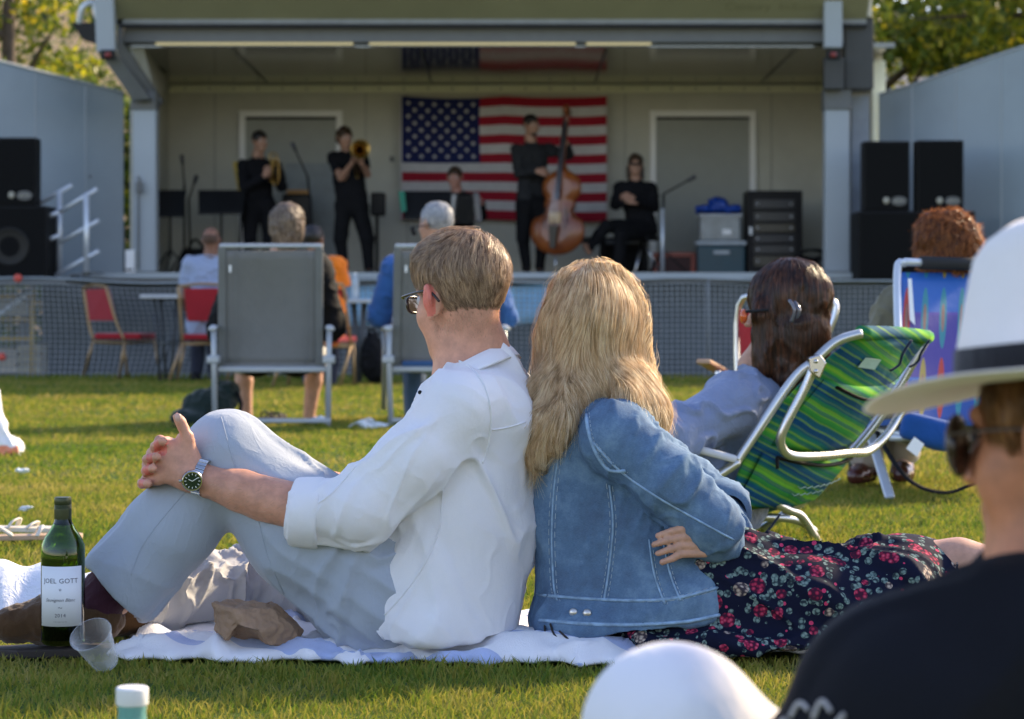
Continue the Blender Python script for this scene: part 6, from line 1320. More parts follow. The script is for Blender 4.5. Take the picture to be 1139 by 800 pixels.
figure('brunette in a blue grey sweater reclining in the green beach chair',
  dict(head=w6(872, 345, .02), neck=w6(845, 410, .05), sL=w6(812, 452, -.16), sR=w6(868, 440, .20), spine=w6(815, 500, .06), pelvis=w6(790, 556, .05), eL=w6(752, 486, -.30), wL=w6(690, 470, -.33), eR=w6(800, 470, .32), wR=w6(735, 470, .30), hL=w6(780, 560, -.04), hR=w6(790, 560, .14), kL=w6(690, 520, -.1), kR=w6(690, 520, .15), aL=w6(600, 595, -.12), aR=w6(600, 595, .18), tL=w6(575, 580, -.12), tR=w6(575, 580, .18)),
  dict(skin=skinm('skin_tan', (.45, .25, .16)), face=A(-.93, .36, -.05), headup=(.12, 0, 1), top=fabric('bluegrey_knit', (.20, .25, .38), 350, .5, .15), topname='sweater', bottom=fabric('dark_navy_trousers', (.03, .035, .06), 400), shoes=black, h=.0065, loose=.03, width=.06, fem=1, wr=.018, collar=1,
  hair=[('e', (0, -.02, .035), (.098, .118, .112)), ('e', (0, -.035, -.06), (.096, .092, .11)), ('c', (-.02, -.04, -.10), (-.03, -.035, -.22), .065, .045), ('c', (.02, -.06, -.08), (.01, -.095, -.20), .055, .035), ('c', (-.04, -.01, -.08), (-.05, .0, -.20), .045, .028), ('c', (-.076, .035, .0), (-.080, .045, -.17), .032, .026), ('s', (0, .135, -.04), (.05, .055, .09))], hairamp=.006, hairfreq=18, hairm=hairmat('hair_dark', (.014, .007, .005), (.035, .016, .010), (.17, .065, .03), .25, .3),
  fur=dict(n=11000, L=.12, w=.0016, dir=ddown, steps=8, lift=.007, jit=.2, seed=41)), w6(790, 612)*A(1, 1, 0))
r = thing('hair_clip', 'dark shiny claw clip in the brunette hair', 'hair clip', w6(880, 345, -.13))
for s_ in (0, 1): MB().tube(cr([w6(878+s_*6, 334+s_*2, -.12), w6(884+s_*5, 345, -.135), w6(880+s_*6, 358-s_*4, -.12)], 4), .006, 6).obj('claw', pm('clip_grey', (.10, .10, .12), .2, coat=1), r, True)
r = thing('sunglasses', 'orange tinted sunglasses on the face of the brunette', 'sunglasses', w6(826, 352, -.05)); MB().ball(w6(827, 352, -.06), (.012, .03, .022), 12).obj('lens', pm('amber_lens', (.5, .09, .02), .1), r, True); MB().tube([w6(829, 347, -.08), w6(855, 345, -.10)], .004).obj('temple', black, r)
# ================================================================ THE BAND AND THINGS ON THE STAGE
DM = 27.3
def w7(x, y, dd=0.): return W(x, y, DM+dd)
ZS = ZF
def fl(x, dd=0., up=0.): q = W(x, 300, DM+dd); q[2] = ZS+up; return q
bsh = fabric('black_shirt', (.006, .006, .008), 300, .2, .2, sheen=0); bch = fabric('charcoal_shirt', (.024, .025, .027), 300, .2, .2, sheen=0); btr = fabric('black_trousers', (.005, .005, .006), 300, sheen=0); bshoe = pm('black_shoes', (.015, .015, .015), .3)
sk1 = skinm('skin_band_olive', (.42, .23, .15)); brass = pm('brass', (.36, .22, .06), .28, 1, var=.05); hbk = hairmat('hair_black_band', (.010, .008, .007), (.02, .015, .012), (.06, .04, .03), .1); hbr = hairmat('hair_brown_band', (.03, .018, .010), (.07, .04, .022), (.16, .09, .05), .2)
def standing(x, dx1, dx2, dd=0.):
    return dict(hL=w7(x+9, 229, dd), hR=w7(x-8, 229, dd), kL=w7(x+dx1*.5+8, 266, dd-.05), kR=w7(x+dx2*.5-7, 266, dd-.05), aL=fl(x+dx1, dd, .085), aR=fl(x+dx2, dd, .085), tL=fl(x+dx1+3, dd-.15, .03), tR=fl(x+dx2-1, dd-.15, .03))
mid = unit
# trumpet player
J = dict(head=w7(289, 157), neck=w7(287, 172, .03), sR=w7(270, 184, .0), sL=w7(306, 185, .10), spine=w7(286, 207, .04), pelvis=w7(287, 226, .04), eR=w7(272, 208, -.15), wR=w7(294, 196, -.28), eL=w7(314, 208, -.08), wL=w7(302, 196, -.26)); J.update(standing(288, 8, -6))
figure('trumpet player in a black shirt standing with the horn held at the chest', J, dict(skin=sk1, face=A(.55, -.8, -.05), bodyfwd=(.3, -.9, 0), top=bsh, bottom=btr, shoes=bshoe, eyes=1, hair=CAP, hairm=hbk, hairamp=.003, handR=(A(.6, -.4, .6), A(-.3, -1, 0), -1, .7), handL=(A(-.3, -.5, .7), A(.6, -.8, 0), 1, .7), h=.0075), fl(288))
r = thing('trumpet', 'brass trumpet held upright at the chest of the first player', 'trumpet', w7(304, 190, -.32)); g = lambda x, y, dd=-.34: w7(x, y, dd)
MB().lathe([(.008, 0), (.010, .10), (.018, .17), (.035, .215), (.060, .235), (.062, .237), (.058, .235)], g(301, 178), unit(A(.15, -.2, -1)), 24).obj('bell', brass, r, True); MB().tube(cr([g(301, 179), g(300, 172), g(305, 170), g(309, 176), g(310, 200), g(306, 206), g(303, 200), g(305, 172)], 5), .007, 8).obj('tubing', brass, r, True)
for k in range(3): MB().tube([g(305.5, 182+k*5, -.30), g(305.5, 182+k*5, -.42)], .011, 8).obj('valve', brass, r, True)
r = thing('leaning_board', 'narrow yellow board leaning behind the trumpet player', 'board', fl(266, .35)); MB().bar(w7(262, 180, .35), w7(270, 223, .25), .07, .02, (0, 1, 0)).obj('board', pm('yellow_board', (.62, .43, .05), .4), r, bevel=.01); MB().tube([w7(269, 220, .26), fl(274, .2)], .012).obj('leg', black, r, True); MB().tube([w7(269, 220, .26), fl(266, .5)], .012).obj('leg', black, r, True)  # unidentified yellow strip, drawn as a leaning board on two legs
# trombone player
J = dict(head=w7(383, 153), neck=w7(386, 168, .03), sR=w7(371, 176, .02), sL=w7(402, 176, .02), spine=w7(388, 200, .02), pelvis=w7(391, 220, .02), eR=w7(379, 198, -.15), wR=w7(392, 181, -.32), eL=w7(409, 194, -.12), wL=w7(402, 182, -.34)); J.update(standing(390, 21, -8))
figure('trombone player in a short sleeved black shirt raising the horn to the mouth', J, dict(skin=sk1, face=A(.45, -.85, -.08), bodyfwd=(.2, -.9, 0), top=bsh, bottom=btr, shoes=bshoe, sleeve='short', eyes=1, hair=[('e', (0, -.016, .030), (.088, .106, .098)), ('e', (0, -.04, -.03), (.082, .07, .06)), ('s', (0, .100, -.05), (.08, .062, .09)), ('x', (0, 0, -.08), (0, 0, -1))], hairm=hbr, hairamp=.01, hairfreq=30, handR=(A(.5, -.3, .6), A(-.3, -1, 0), -1, .8), handL=(A(-.2, -.4, .8), A(.6, -.8, 0), 1, .8)), fl(390))
r = thing('trombone', 'brass trombone with its bell facing the lawn', 'trombone', w7(400, 170, -.4))
MB().lathe([(.012, -.35), (.016, -.2), (.028, -.10), (.050, -.04), (.088, -.004), (.108, .004), (.110, .004), (.104, .0)], w7(401, 166, -.55), unit(A(.22, -1, .05)), 30).obj('bell', brass, r, True)
MB().tube(cr([w7(388, 161, -.14), w7(391, 172, -.3), w7(394, 184, -.5), w7(396, 196, -.66), w7(399, 197, -.66), w7(398, 184, -.5), w7(396, 170, -.28)], 5), .008, 8).obj('slide', brass, r, True); MB().tube(cr([w7(401, 166, -.25), w7(399, 163, .0), w7(393, 160, .05), w7(392, 164, -.1)], 5), .009, 8).obj('tuning_slide', brass, r, True)
# double bass player
J = dict(head=w7(591, 139), neck=w7(590, 155, .03), sR=w7(575, 167, -.02), sL=w7(611, 167, .08), spine=w7(592, 195, .03), pelvis=w7(592, 222, .04), eR=w7(577, 193, -.10), wR=w7(597, 190, -.30), eL=w7(632, 172, .0), wL=w7(631, 160, -.20)); J.update(standing(592, 8, -6))
figure('bearded bass player in a charcoal shirt standing behind the double bass', J, dict(skin=sk1, face=A(.55, -.8, -.05), bodyfwd=(.2, -.95, 0), top=bch, bottom=btr, shoes=bshoe, eyes=1, hair=CAP+[('e', (0, .055, -.098), (.040, .042, .030))], hairm=hbk, hairamp=.003, handR=(A(1, -.3, -.3), A(0, -1, .3), -1, .5), handL=(A(-.3, -.5, .8), A(.7, -.2, .5), 1, 1.0)), fl(592))
def dbass():
    r = thing('double_bass', 'honey brown double bass standing on the stage in front of the flag', 'double bass', fl(622, -.4)); D = -.42; g = lambda x, y, dd=0.: w7(x, y, D+dd)
    ax = unit(g(631, 125, .06)-g(620, 283, .0)); nrm = unit(A(-.42, -.9, 0)-ax*np.dot(A(-.42, -.9, 0), ax)); rt = np.cross(ax, nrm); M = np.stack([rt, nrm, ax], 1); m, t, p = base('bass_varnish'); v = coord(t)
    c = ramp(t, nz(t, v, 2.2, 3), [(.35, (.14, .032, .007)), (.55, (.26, .070, .012)), (.72, (.34, .12, .022))]); t.links.new(c, p.inputs['Base Color']); p.inputs['Roughness'].default_value = .32; p.inputs['Coat Weight'].default_value = .2
    s = S(.010); cL = g(620, 257); cU = g(625, 209)
    s.rbox(cL, (.285, .085, .235), .08, M, k=.02); s.ell(cL, (.33, .095, .27), M, k=.02); s.ops.pop(0); s.ell(cU, (.235, .090, .20), M, k=.04); s.ell((cL+cU)/2, (.20, .088, .20), M, k=.03)
    for s_ in (-1, 1): s.ell((cL+cU)/2+rt*s_*.275-ax*.015, (.115, .2, .085), M, k=.02, sub=True)
    s.cap(cU+ax*.17, cU+ax*.26, .07, .03, k=.03); s.cut(cL+nrm*.082, nrm); s.cut(cL-nrm*.082, -nrm)
    bo = sdf_obj('bass_body', s, m, r); dk = pm('ebony', (.012, .010, .009), .3)
    top = cU+ax*.80; MB().tube([cU+ax*.18+nrm*.05, top-ax*.06], [.032, .024]).obj('neck', m, r, True); MB().bar(cU-ax*.14+nrm*.115, top-ax*.06+nrm*.035, .055, .02, nrm).obj('fingerboard', dk, r, bevel=.006)
    MB().tube(cr([top-ax*.08, top, top+ax*.07-nrm*.02, top+ax*.10+nrm*.03, top+ax*.07+nrm*.06, top+ax*.045+nrm*.03], 4), [.028]*16+[.028]*5, 8).obj('scroll', m, r, True)
    for k in range(4): MB().tube([top-ax*(.0-.02*k)-rt*.06, top-ax*(.0-.02*k)+rt*.06], .006, 6).obj('peg', dk, r, True)
    br = cL+ax*.14+nrm*.09; MB().bar(br-rt*.07, br+rt*.07, .02, .12, ax).obj('bridge', pm('maple', (.55, .38, .2), .5), r); MB().prism([cL-ax*.20-rt*.03+nrm*.095, cL-ax*.20+rt*.03+nrm*.095, cL+ax*.05+rt*.055+nrm*.12, cL+ax*.05-rt*.055+nrm*.12], nrm*.015).obj('tailpiece', dk, r)
    for k in range(4): o = rt*(k-1.5)*.022; MB().tube([cL+ax*.05+nrm*.135+o, br+nrm*.06+o*1.2, top-ax*.02+nrm*.05+o*.4], .0022, 4).obj('string', alu, r, True)
    for s_ in (-1, 1): P = [br+rt*s_*(.12+.02*math.sin(q*3))+ax*(.12-.24*q)+nrm*(-.006) for q in np.linspace(0, 1, 9)]; MB().tube(cr(P, 2), .009, 5, flat=.5).obj('f_hole', dk, bo, True)
    MB().tube([cL-ax*.25, A(*(cL-ax*.36))*A(1, 1, 0)+A(0, 0, ZS)], .008).obj('endpin', alu, r, True)
dbass()
# accordion player
J = dict(head=w7(506, 197, .2), neck=w7(508, 212, .22), sR=w7(492, 221, .2), sL=w7(526, 221, .22), spine=w7(510, 243, .22), pelvis=w7(510, 262, .22), eR=w7(488, 240, .05), wR=w7(497, 236, -.2), eL=w7(536, 240, .10), wL=w7(536, 226, -.15), hL=w7(517, 262, .2), hR=w7(502, 262, .2), kL=w7(524, 262, -.25), kR=w7(494, 262, -.25), aL=fl(524, -.25, .085), aR=fl(494, -.25, .085), tL=fl(526, -.4, .03), tR=fl(492, -.4, .03))
figure('seated accordion player in black before the stripes of the flag', J, dict(skin=skinm('skin_band_ruddy', (.45, .22, .16)), face=A(-.15, -.95, -.15), bodyfwd=(0, -1, 0), top=bsh, bottom=btr, shoes=bshoe, eyes=1, hair=CAP, hairm=hbr, hairamp=.003, handR=(A(.5, -.2, -.6), A(-.5, -.8, 0), -1, .4), handL=(A(-.4, -.3, .5), A(.9, -.3, 0), 1, .4)), fl(510, .2))
r = thing('accordion', 'dark accordion with pale keys on the lap of the seated player', 'accordion', w7(517, 232, -.15)); g = lambda x, y, dd=-.2: w7(x, y, dd)
MB().box(g(503, 233), (.09, .22, .36), rotm('Y', R_(6))).obj('treble_case', pm('acc_grey', (.10, .10, .11), .25), r, bevel=.02); MB().box(g(531, 231), (.08, .20, .34), rotm('Y', R_(-6))).obj('bass_case', pm('acc_grey', (0, 0, 0)), r, bevel=.02)
b = MB()
for k in range(9): b.box(g(507.5+k*2.4, 233), (.012, .20-(k % 2)*.02, .33-(k % 2)*.02))
b.obj('bellows', blackg, r)
MB().box(g(503, 233, -.325), (.035, .02, .32), rotm('Y', R_(6))).obj('keyboard', pm('key_white', (.6, .6, .58), .3), r); b = MB()
for s_ in (-1, 1): MB().tube(cr([g(505, 218, -.1), g(506+s_*9, 214, .1), g(508+s_*10, 222, .3)], 4), .014, 6, flat=.4).obj('shoulder_strap', black, r, True)
# seated man at the right
J = dict(head=w7(707, 183), neck=w7(707, 198, .03), sR=w7(689, 208, .0), sL=w7(724, 209, .05), spine=w7(710, 230, .05), pelvis=w7(714, 252, .05), eR=w7(684, 228, -.05), wR=w7(697, 224, -.25), eL=w7(728, 230, -.02), wL=w7(704, 220, -.27), hR=w7(707, 254, .0), hL=w7(720, 256, .05), kR=w7(675, 252, -.35), kL=w7(690, 262, -.40), aR=w7(655, 277, -.35), aL=fl(688, -.4, .085), tR=w7(648, 268, -.45), tL=fl(684, -.56, .03))
figure('seated musician with long hair and dark sunglasses in a black shirt', J, dict(skin=sk1, face=A(-.1, -1, -.03), bodyfwd=(-.1, -1, 0), top=bsh, bottom=btr, shoes=bshoe, hair=[('e', (0, -.016, .032), (.086, .102, .094)), ('e', (0, -.03, -.06), (.092, .06, .11)), ('c', (-.068, .0, -.04), (-.08, .01, -.15), .030, .022), ('c', (.068, .0, -.04), (.08, .01, -.15), .030, .022), ('s', (0, .105, -.045), (.066, .07, .095))], hairm=hbr, hairamp=.008, hairfreq=30, handR=(A(1, -.1, 0), A(0, -1, .3), -1, .5), handL=(A(-1, -.2, .1), A(0, -1, .4), 1, .5)), fl(712))
r = thing('sunglasses', 'dark wraparound sunglasses on the seated long haired musician', 'sunglasses', w7(706, 182, -.1)); MB().box(w7(704, 182.5, -.115), (.055, .015, .032)).obj('lens', blackg, r, bevel=.008); MB().box(w7(710.5, 182.5, -.113), (.055, .015, .032)).obj('lens', blackg, r, bevel=.008); MB().tube([w7(699, 182, -.1), w7(715, 182, -.1)], .005).obj('frame', blackg, r, True)
def chairb(x, dd, lab):
    r = thing('stool', lab, 'stool', fl(x, dd)); MB().lathe([(0, 0), (.17, 0), (.18, .02), (.18, .05), (.16, .06), (0, .06)], fl(x, dd, .40), n=24).obj('seat', blackg, r, True)
    for a in range(3): q = fl(x, dd, .40); e = fl(x, dd, .0)+A(math.cos(a*2.1)*.22, math.sin(a*2.1)*.22, 0); MB().tube([q, e], .014).obj('leg', alu, r, True)
chairb(715, .08, 'round black stool under the seated musician in sunglasses'); chairb(510, .3, 'round black stool under the accordion player')
# loudspeakers, cases
grl = pm('speaker_grille', (.005, .005, .005), .8, bs=900, bst=.6, spec=.15); badge = pm('badge_pale', (.35, .33, .26), .4)
def cab(x0, x1, y0, y1, d, lab, dep=.26, cone=False, badge_=True, name='loudspeaker', z0=None):
    a = W(x0, y1, d); c = W(x1, y0, d); z0 = a[2] if z0 is None else z0; r = thing(name, lab, 'loudspeaker', ((a[0]+c[0])/2, d+dep/2, z0))
    MB().bx((a[0], d, z0), (c[0], d+dep, c[2])).obj('cabinet', pm('cab_black', (.006, .006, .006), .6, spec=.2), r, bevel=.012); MB().bx((a[0]+.02, d-.012, z0+.02), (c[0]-.02, d-.001, c[2]-.02)).obj('grille', grl, r, bevel=.004)
    if cone: q = A((a[0]+c[0])/2, d-.013, (z0+c[2])/2-.04); b = MB(); b.lathe([(.0, -.01), (.06, -.008), (.13, .004), (.17, .0), (.185, .006), (.19, .0)], q, (0, -1, 0), 32); b.obj('woofer', blackg, r, True)
    if badge_:
        w_ = c[0]-a[0]; q = A(c[0]-w_*.24, d-.016, z0+.10); b = MB(); b.lathe([(0, .004), (.075, .003), (.078, 0)], q, (0, -1, 0), 24, squash=.6); b.obj('badge', pm('badge_dark', (.10, .10, .095), .4), r)
        MB().ball(q+A(-w_*.28, 0, .005), (.032, .006, .035), 10).obj('badge_dot', badge, r, True); b = MB()
        for k in range(3): b.tube([q+A(-.05+.035*k, -.005, -.02+.012*k), q+A(-.02+.035*k, -.005, .02-.01*k)], .006, 4)
        b.obj('badge_mark', badge, r)
cab(961, 1012, 157, 235, 24.0, 'tall black loudspeaker nearer the stage post standing on the wide cabinet'); cab(1020, 1072, 156, 235, 24.0, 'tall black loudspeaker right of its twin on the wide cabinet'); cab(955, 1085, 235, 303, 23.9, 'wide black bass cabinet carrying two tall loudspeakers', .6, badge_=False, z0=.957)
cab(-12, 40, 153, 229, 23.75, 'upper black loudspeaker stacked at the far left edge'); cab(-30, 52, 229, 308, 23.7, 'lower black bass loudspeaker with a round cone at the far left edge', .6, True, False, z0=.957)
r = thing('equipment_rack', 'black road case rack of audio gear beside the right stage post', 'rack', fl(862, .3)); a = W(832, 303, 27.4); c = W(893, 212, 27.4); MB().bx((a[0], 27.42, ZS), (c[0], 28.0, c[2])).obj('case', pm('rack_case', (.008, .007, .007), .5, spec=.25), r, bevel=.012)
for k, (y0, y1) in enumerate(((222, 232), (236, 246), (249, 258), (261, 270), (273, 282), (285, 296))):
    q0 = W(839, y1, 27.4); q1 = W(884, y0, 27.4); un = MB().bx((q0[0], 27.40, q0[2]), (q1[0], 27.418, q1[2])).obj('rack_unit', pm('unit%d' % (k % 3), ((.03, .03, .032), (.045, .043, .04), (.07, .06, .04))[k % 3], .35), r, bevel=.003)
    for xx in (q0[0]+.04, q1[0]-.04): MB().ball((xx, 27.395, (q0[2]+q1[2])/2), .016, 8).obj('knob', alu, un, True)
MB().box(W(835, 257, 27.40), (.03, .02, .09)).obj('latch', aluw, r)
def bxw(name, lab, cat, x0, x1, y0, y1, d, dep, mat, bev=.02, z0=None, extra=None, part='body'):
    a = W(x0, y1, d); c = W(x1, y0, d); z0 = a[2] if z0 is None else z0; r = thing(name, lab, cat, ((a[0]+c[0])/2, d+dep/2, z0)); MB().bx((a[0], d, z0), (c[0], d+dep, c[2])).obj(part, mat, r, bevel=bev)
    if extra: extra(r, a, c, z0)
    return r
bxw('cooler', 'dark teal cooler box with a pale lid under the clear bin', 'cooler', 776, 829, 273, 304, 27.4, .4, pm('cooler_teal', (.012, .055, .075), .4), z0=ZS, extra=lambda r, a, c, z: (MB().bx((a[0]-.015, 27.385, c[2]+.002), (c[0]+.015, 27.82, c[2]+.05)).obj('lid', pm('lid_pale', (.42, .46, .48), .5), r, bevel=.012), MB().bx((a[0]+.18, 27.37, c[2]-.10), (c[0]-.18, 27.398, c[2]-.06)).obj('handle', pm('lid_pale', (0, 0, 0)), r)))
def binx(r, a, c, z):
    s = S(.012); [s.ell(W(x, y, 27.55), (rx, .13, rz), k=.03) for x, y, rx, rz in ((785, 233, .12, .05), (800, 229, .10, .08), (812, 233, .12, .045), (794, 226, .05, .05))]; V, Q = s.mesh(); V = wrinkle(V, Q, .03, 14, None, 3); o = mk('blue_bag', V, Q, pm('blue_bag', (.01, .06, .35), .35), None); tag(o, 'bright blue crumpled bag spilling over the top of the clear bin', 'bag')
    MB().bx((a[0]-.02, 27.40, c[2]-.035), (c[0]+.02, 27.78, c[2])).obj('rim', pm('bin_rim', (.45, .47, .48), .4), r, bevel=.01); MB().box((a[0]+.30, 27.41, z+.10), (.10, .02, .06)).obj('bottle_shape', white, r)
bxw('storage_bin', 'clear grey plastic storage bin standing on the teal cooler', 'bin', 779, 824, 238, 268.5, 27.42, .36, pm('bin_grey', (.24, .27, .28), .25, var=.3, vs=5), z0=W(0, 273, 27.4)[2]+.052, extra=binx)
bxw('milk_crate', 'red plastic crate beside the teal cooler at the back of the stage', 'crate', 727, 774, 281, 306, 27.8, .35, pm('crate_inside', (.05, .012, .01), .6), z0=ZS, extra=lambda r, a, c, z: [MB().bx(lo, hi).obj('crate_bar', pm('crate_red', (.30, .05, .025), .4), r, bevel=.004) for lo, hi in (((a[0]-.01, 27.77, z), (a[0]+.06, 27.798, c[2])), ((c[0]-.06, 27.77, z), (c[0]+.01, 27.798, c[2])), ((a[0]+.062, 27.772, c[2]-.05), (c[0]-.062, 27.797, c[2]+.004)), ((a[0]+.062, 27.772, z), (c[0]-.062, 27.797, z+.035)))])
bxw('amplifier', 'black amplifier behind the feet of the seated musician', 'amplifier', 668, 721, 264, 304, 27.5, .35, pm('cab_black', (0, 0, 0)), z0=ZS, extra=lambda r, a, c, z: (MB().bx((a[0]+.05, 27.485, z+.04), (c[0]-.05, 27.498, c[2]-.1)).obj('grille', grl, r), MB().bx((a[0]+.06, 27.48, c[2]-.075), (c[0]-.06, 27.498, c[2]-.03)).obj('control_panel', pm('amp_panel', (.06, .08, .1), .4), r)))
bxw('keyboard_case', 'black case standing behind the trombone player', 'case', 412, 428, 214, 240, 28.0, .3, blackg, extra=lambda r, a, c, z: MB().bx((a[0]+.05, 28.1, ZS), (a[0]+.09, 28.14, z)).obj('stand_leg', black, r))
bxw('flight_case', 'dark flight case with an orange item on top behind the microphone stand', 'case', 314, 345, 216, 250, 28.1, .3, blackg, extra=lambda r, a, c, z: (MB().bx((a[0], 28.1, ZS), (c[0], 28.4, z-.01)).obj('case_base', pm('case_grey', (.08, .085, .09), .5), r), MB().bx((a[0]+.05, 28.1, c[2]+.002), (c[0]-.02, 28.3, c[2]+.05)).obj('top_item', pm('orange_item', (.45, .22, .05), .5), r)))
bxw('cable_bag', 'heap of black cables on the deck beside the rack', 'cable heap', 893, 912, 286, 305, 27.5, .3, black, .05, z0=ZS, part='cable_base', extra=lambda r, a, c, z: [MB().tube(cr([A((a[0]+c[0])/2+math.cos(q)*(.15+.02*k), 27.45+.05*math.sin(q), z+.05+.05*k+.10*abs(math.sin(q+k))) for q in np.linspace(0, 6.0, 8)], 3), .014, 6).obj('cable', black, r, True) for k in range(4)])
bxw('duffel', 'dark instrument bags lying at the left back of the stage', 'bag', 200, 236, 276, 305, 27.9, .3, fabric('bag_black', (.015, .015, .017), 200), .06, z0=ZS, extra=lambda r, a, c, z: MB().tube(cr([A(a[0]+.1, 27.9, c[2]), A((a[0]+c[0])/2, 27.85, c[2]+.1), A(c[0]-.1, 27.9, c[2])], 5), .015).obj('handle', black, r, True))
bxw('small_box', 'small pale box on the side platform beside the left post', 'box', 139, 149, 278, 302, 24.7, .15, white, .01, z0=.957, extra=lambda r, a, c, z: MB().bx((a[0]+.01, 24.69, z+.1), (c[0]-.01, 24.698, z+.12)).obj('lid_line', greyd, r))
def mstand(x0, x1, y0, y1, dd, lab, tilt=.0):
    a = w7(x0, y1, dd); c = w7(x1, y0, dd); r = thing('music_stand', lab, 'music stand', fl((x0+x1)/2, dd), 'black music stands'); xm = (a[0]+c[0])/2; y = DM+dd
    MB().prism([(a[0], y, a[2]), (c[0], y, a[2]), (c[0]+.02, y+.12, c[2]), (a[0]-.02, y+.12, c[2])], (0, -.015, 0)).obj('desk', blackg, r, bevel=.004); MB().bx((a[0], y-.07, a[2]-.01), (c[0], y-.0151, a[2]+.012)).obj('ledge', blackg, r)
    MB().tube([(xm, y+.05, (a[2]+c[2])/2), (xm, y+.05, ZS+.2)], .014).obj('pole', black, r, True)
    for k in range(3): q = k*2.09+.5; MB().tube([(xm, y+.05, ZS+.3), (xm+.28*math.cos(q), y+.05+.28*math.sin(q), ZS+.01)], .010).obj('leg', black, r, True)
mstand(173, 204, 211, 241, -.1, 'square black music stand next to the left stage post'); mstand(221, 270, 211, 238, -.3, 'wide black music stand left of the trumpet player'); mstand(449, 500, 212, 244, -.5, 'wide black music stand in front of the accordion player')
o = MB().prism([w7(443, 213, -.55), w7(450, 213, -.55), w7(452, 235, -.6), w7(446, 236, -.6)], (0, .02, 0)).obj('folder', pm('green_folder', (.01, .20, .11), .5), None); tag(o, 'green folder on the left end of the accordion player music stand', 'folder')
def mic(xb, xm, ym, xt, yt, dd, lab, nm='microphone_stand'):
    r = thing(nm, lab, 'microphone stand', fl(xb, dd)); p = fl(xb, dd); j = w7(xm, ym, dd); MB().tube([p+A(0, 0, .15), j], .013).obj('pole', black, r, True); MB().tube([j, w7(xt, yt, dd-.1)], .010).obj('boom', black, r, True)
    e = w7(xt, yt, dd-.1); MB().tube([e, e+unit(e-j)*.1], [.02, .026]).obj('microphone', pm('mic_grey', (.06, .06, .065), .4), r, True)
    for k in range(3): q = k*2.09; MB().tube([p+A(0, 0, .3), p+A(.3*math.cos(q), .3*math.sin(q), .01)], .010).obj('leg', black, r, True)
mic(352, 342, 196, 329, 168, -.5, 'black microphone stand between the trumpet and trombone players'); mic(737, 738, 216, 765, 201, -.2, 'microphone stand with a boom pointing right of the seated musician'); mic(205, 205, 205, 203, 182, .3, 'thin dark stand at the left back of the stage'); mic(212, 210, 222, 216, 204, .5, 'second thin dark stand beside the instrument bags')
r = thing('white_pipe', 'pale upright pole standing right of the seated musician', 'pole', fl(737, -.6)); MB().tube([fl(737, -.6), w7(737, 232, -.6)], .02).obj('pole', aluw, r, True); MB().lathe([(0, 0), (.12, 0), (.12, .02), (0, .03)], fl(737, -.6), n=20).obj('base', black, r, True)
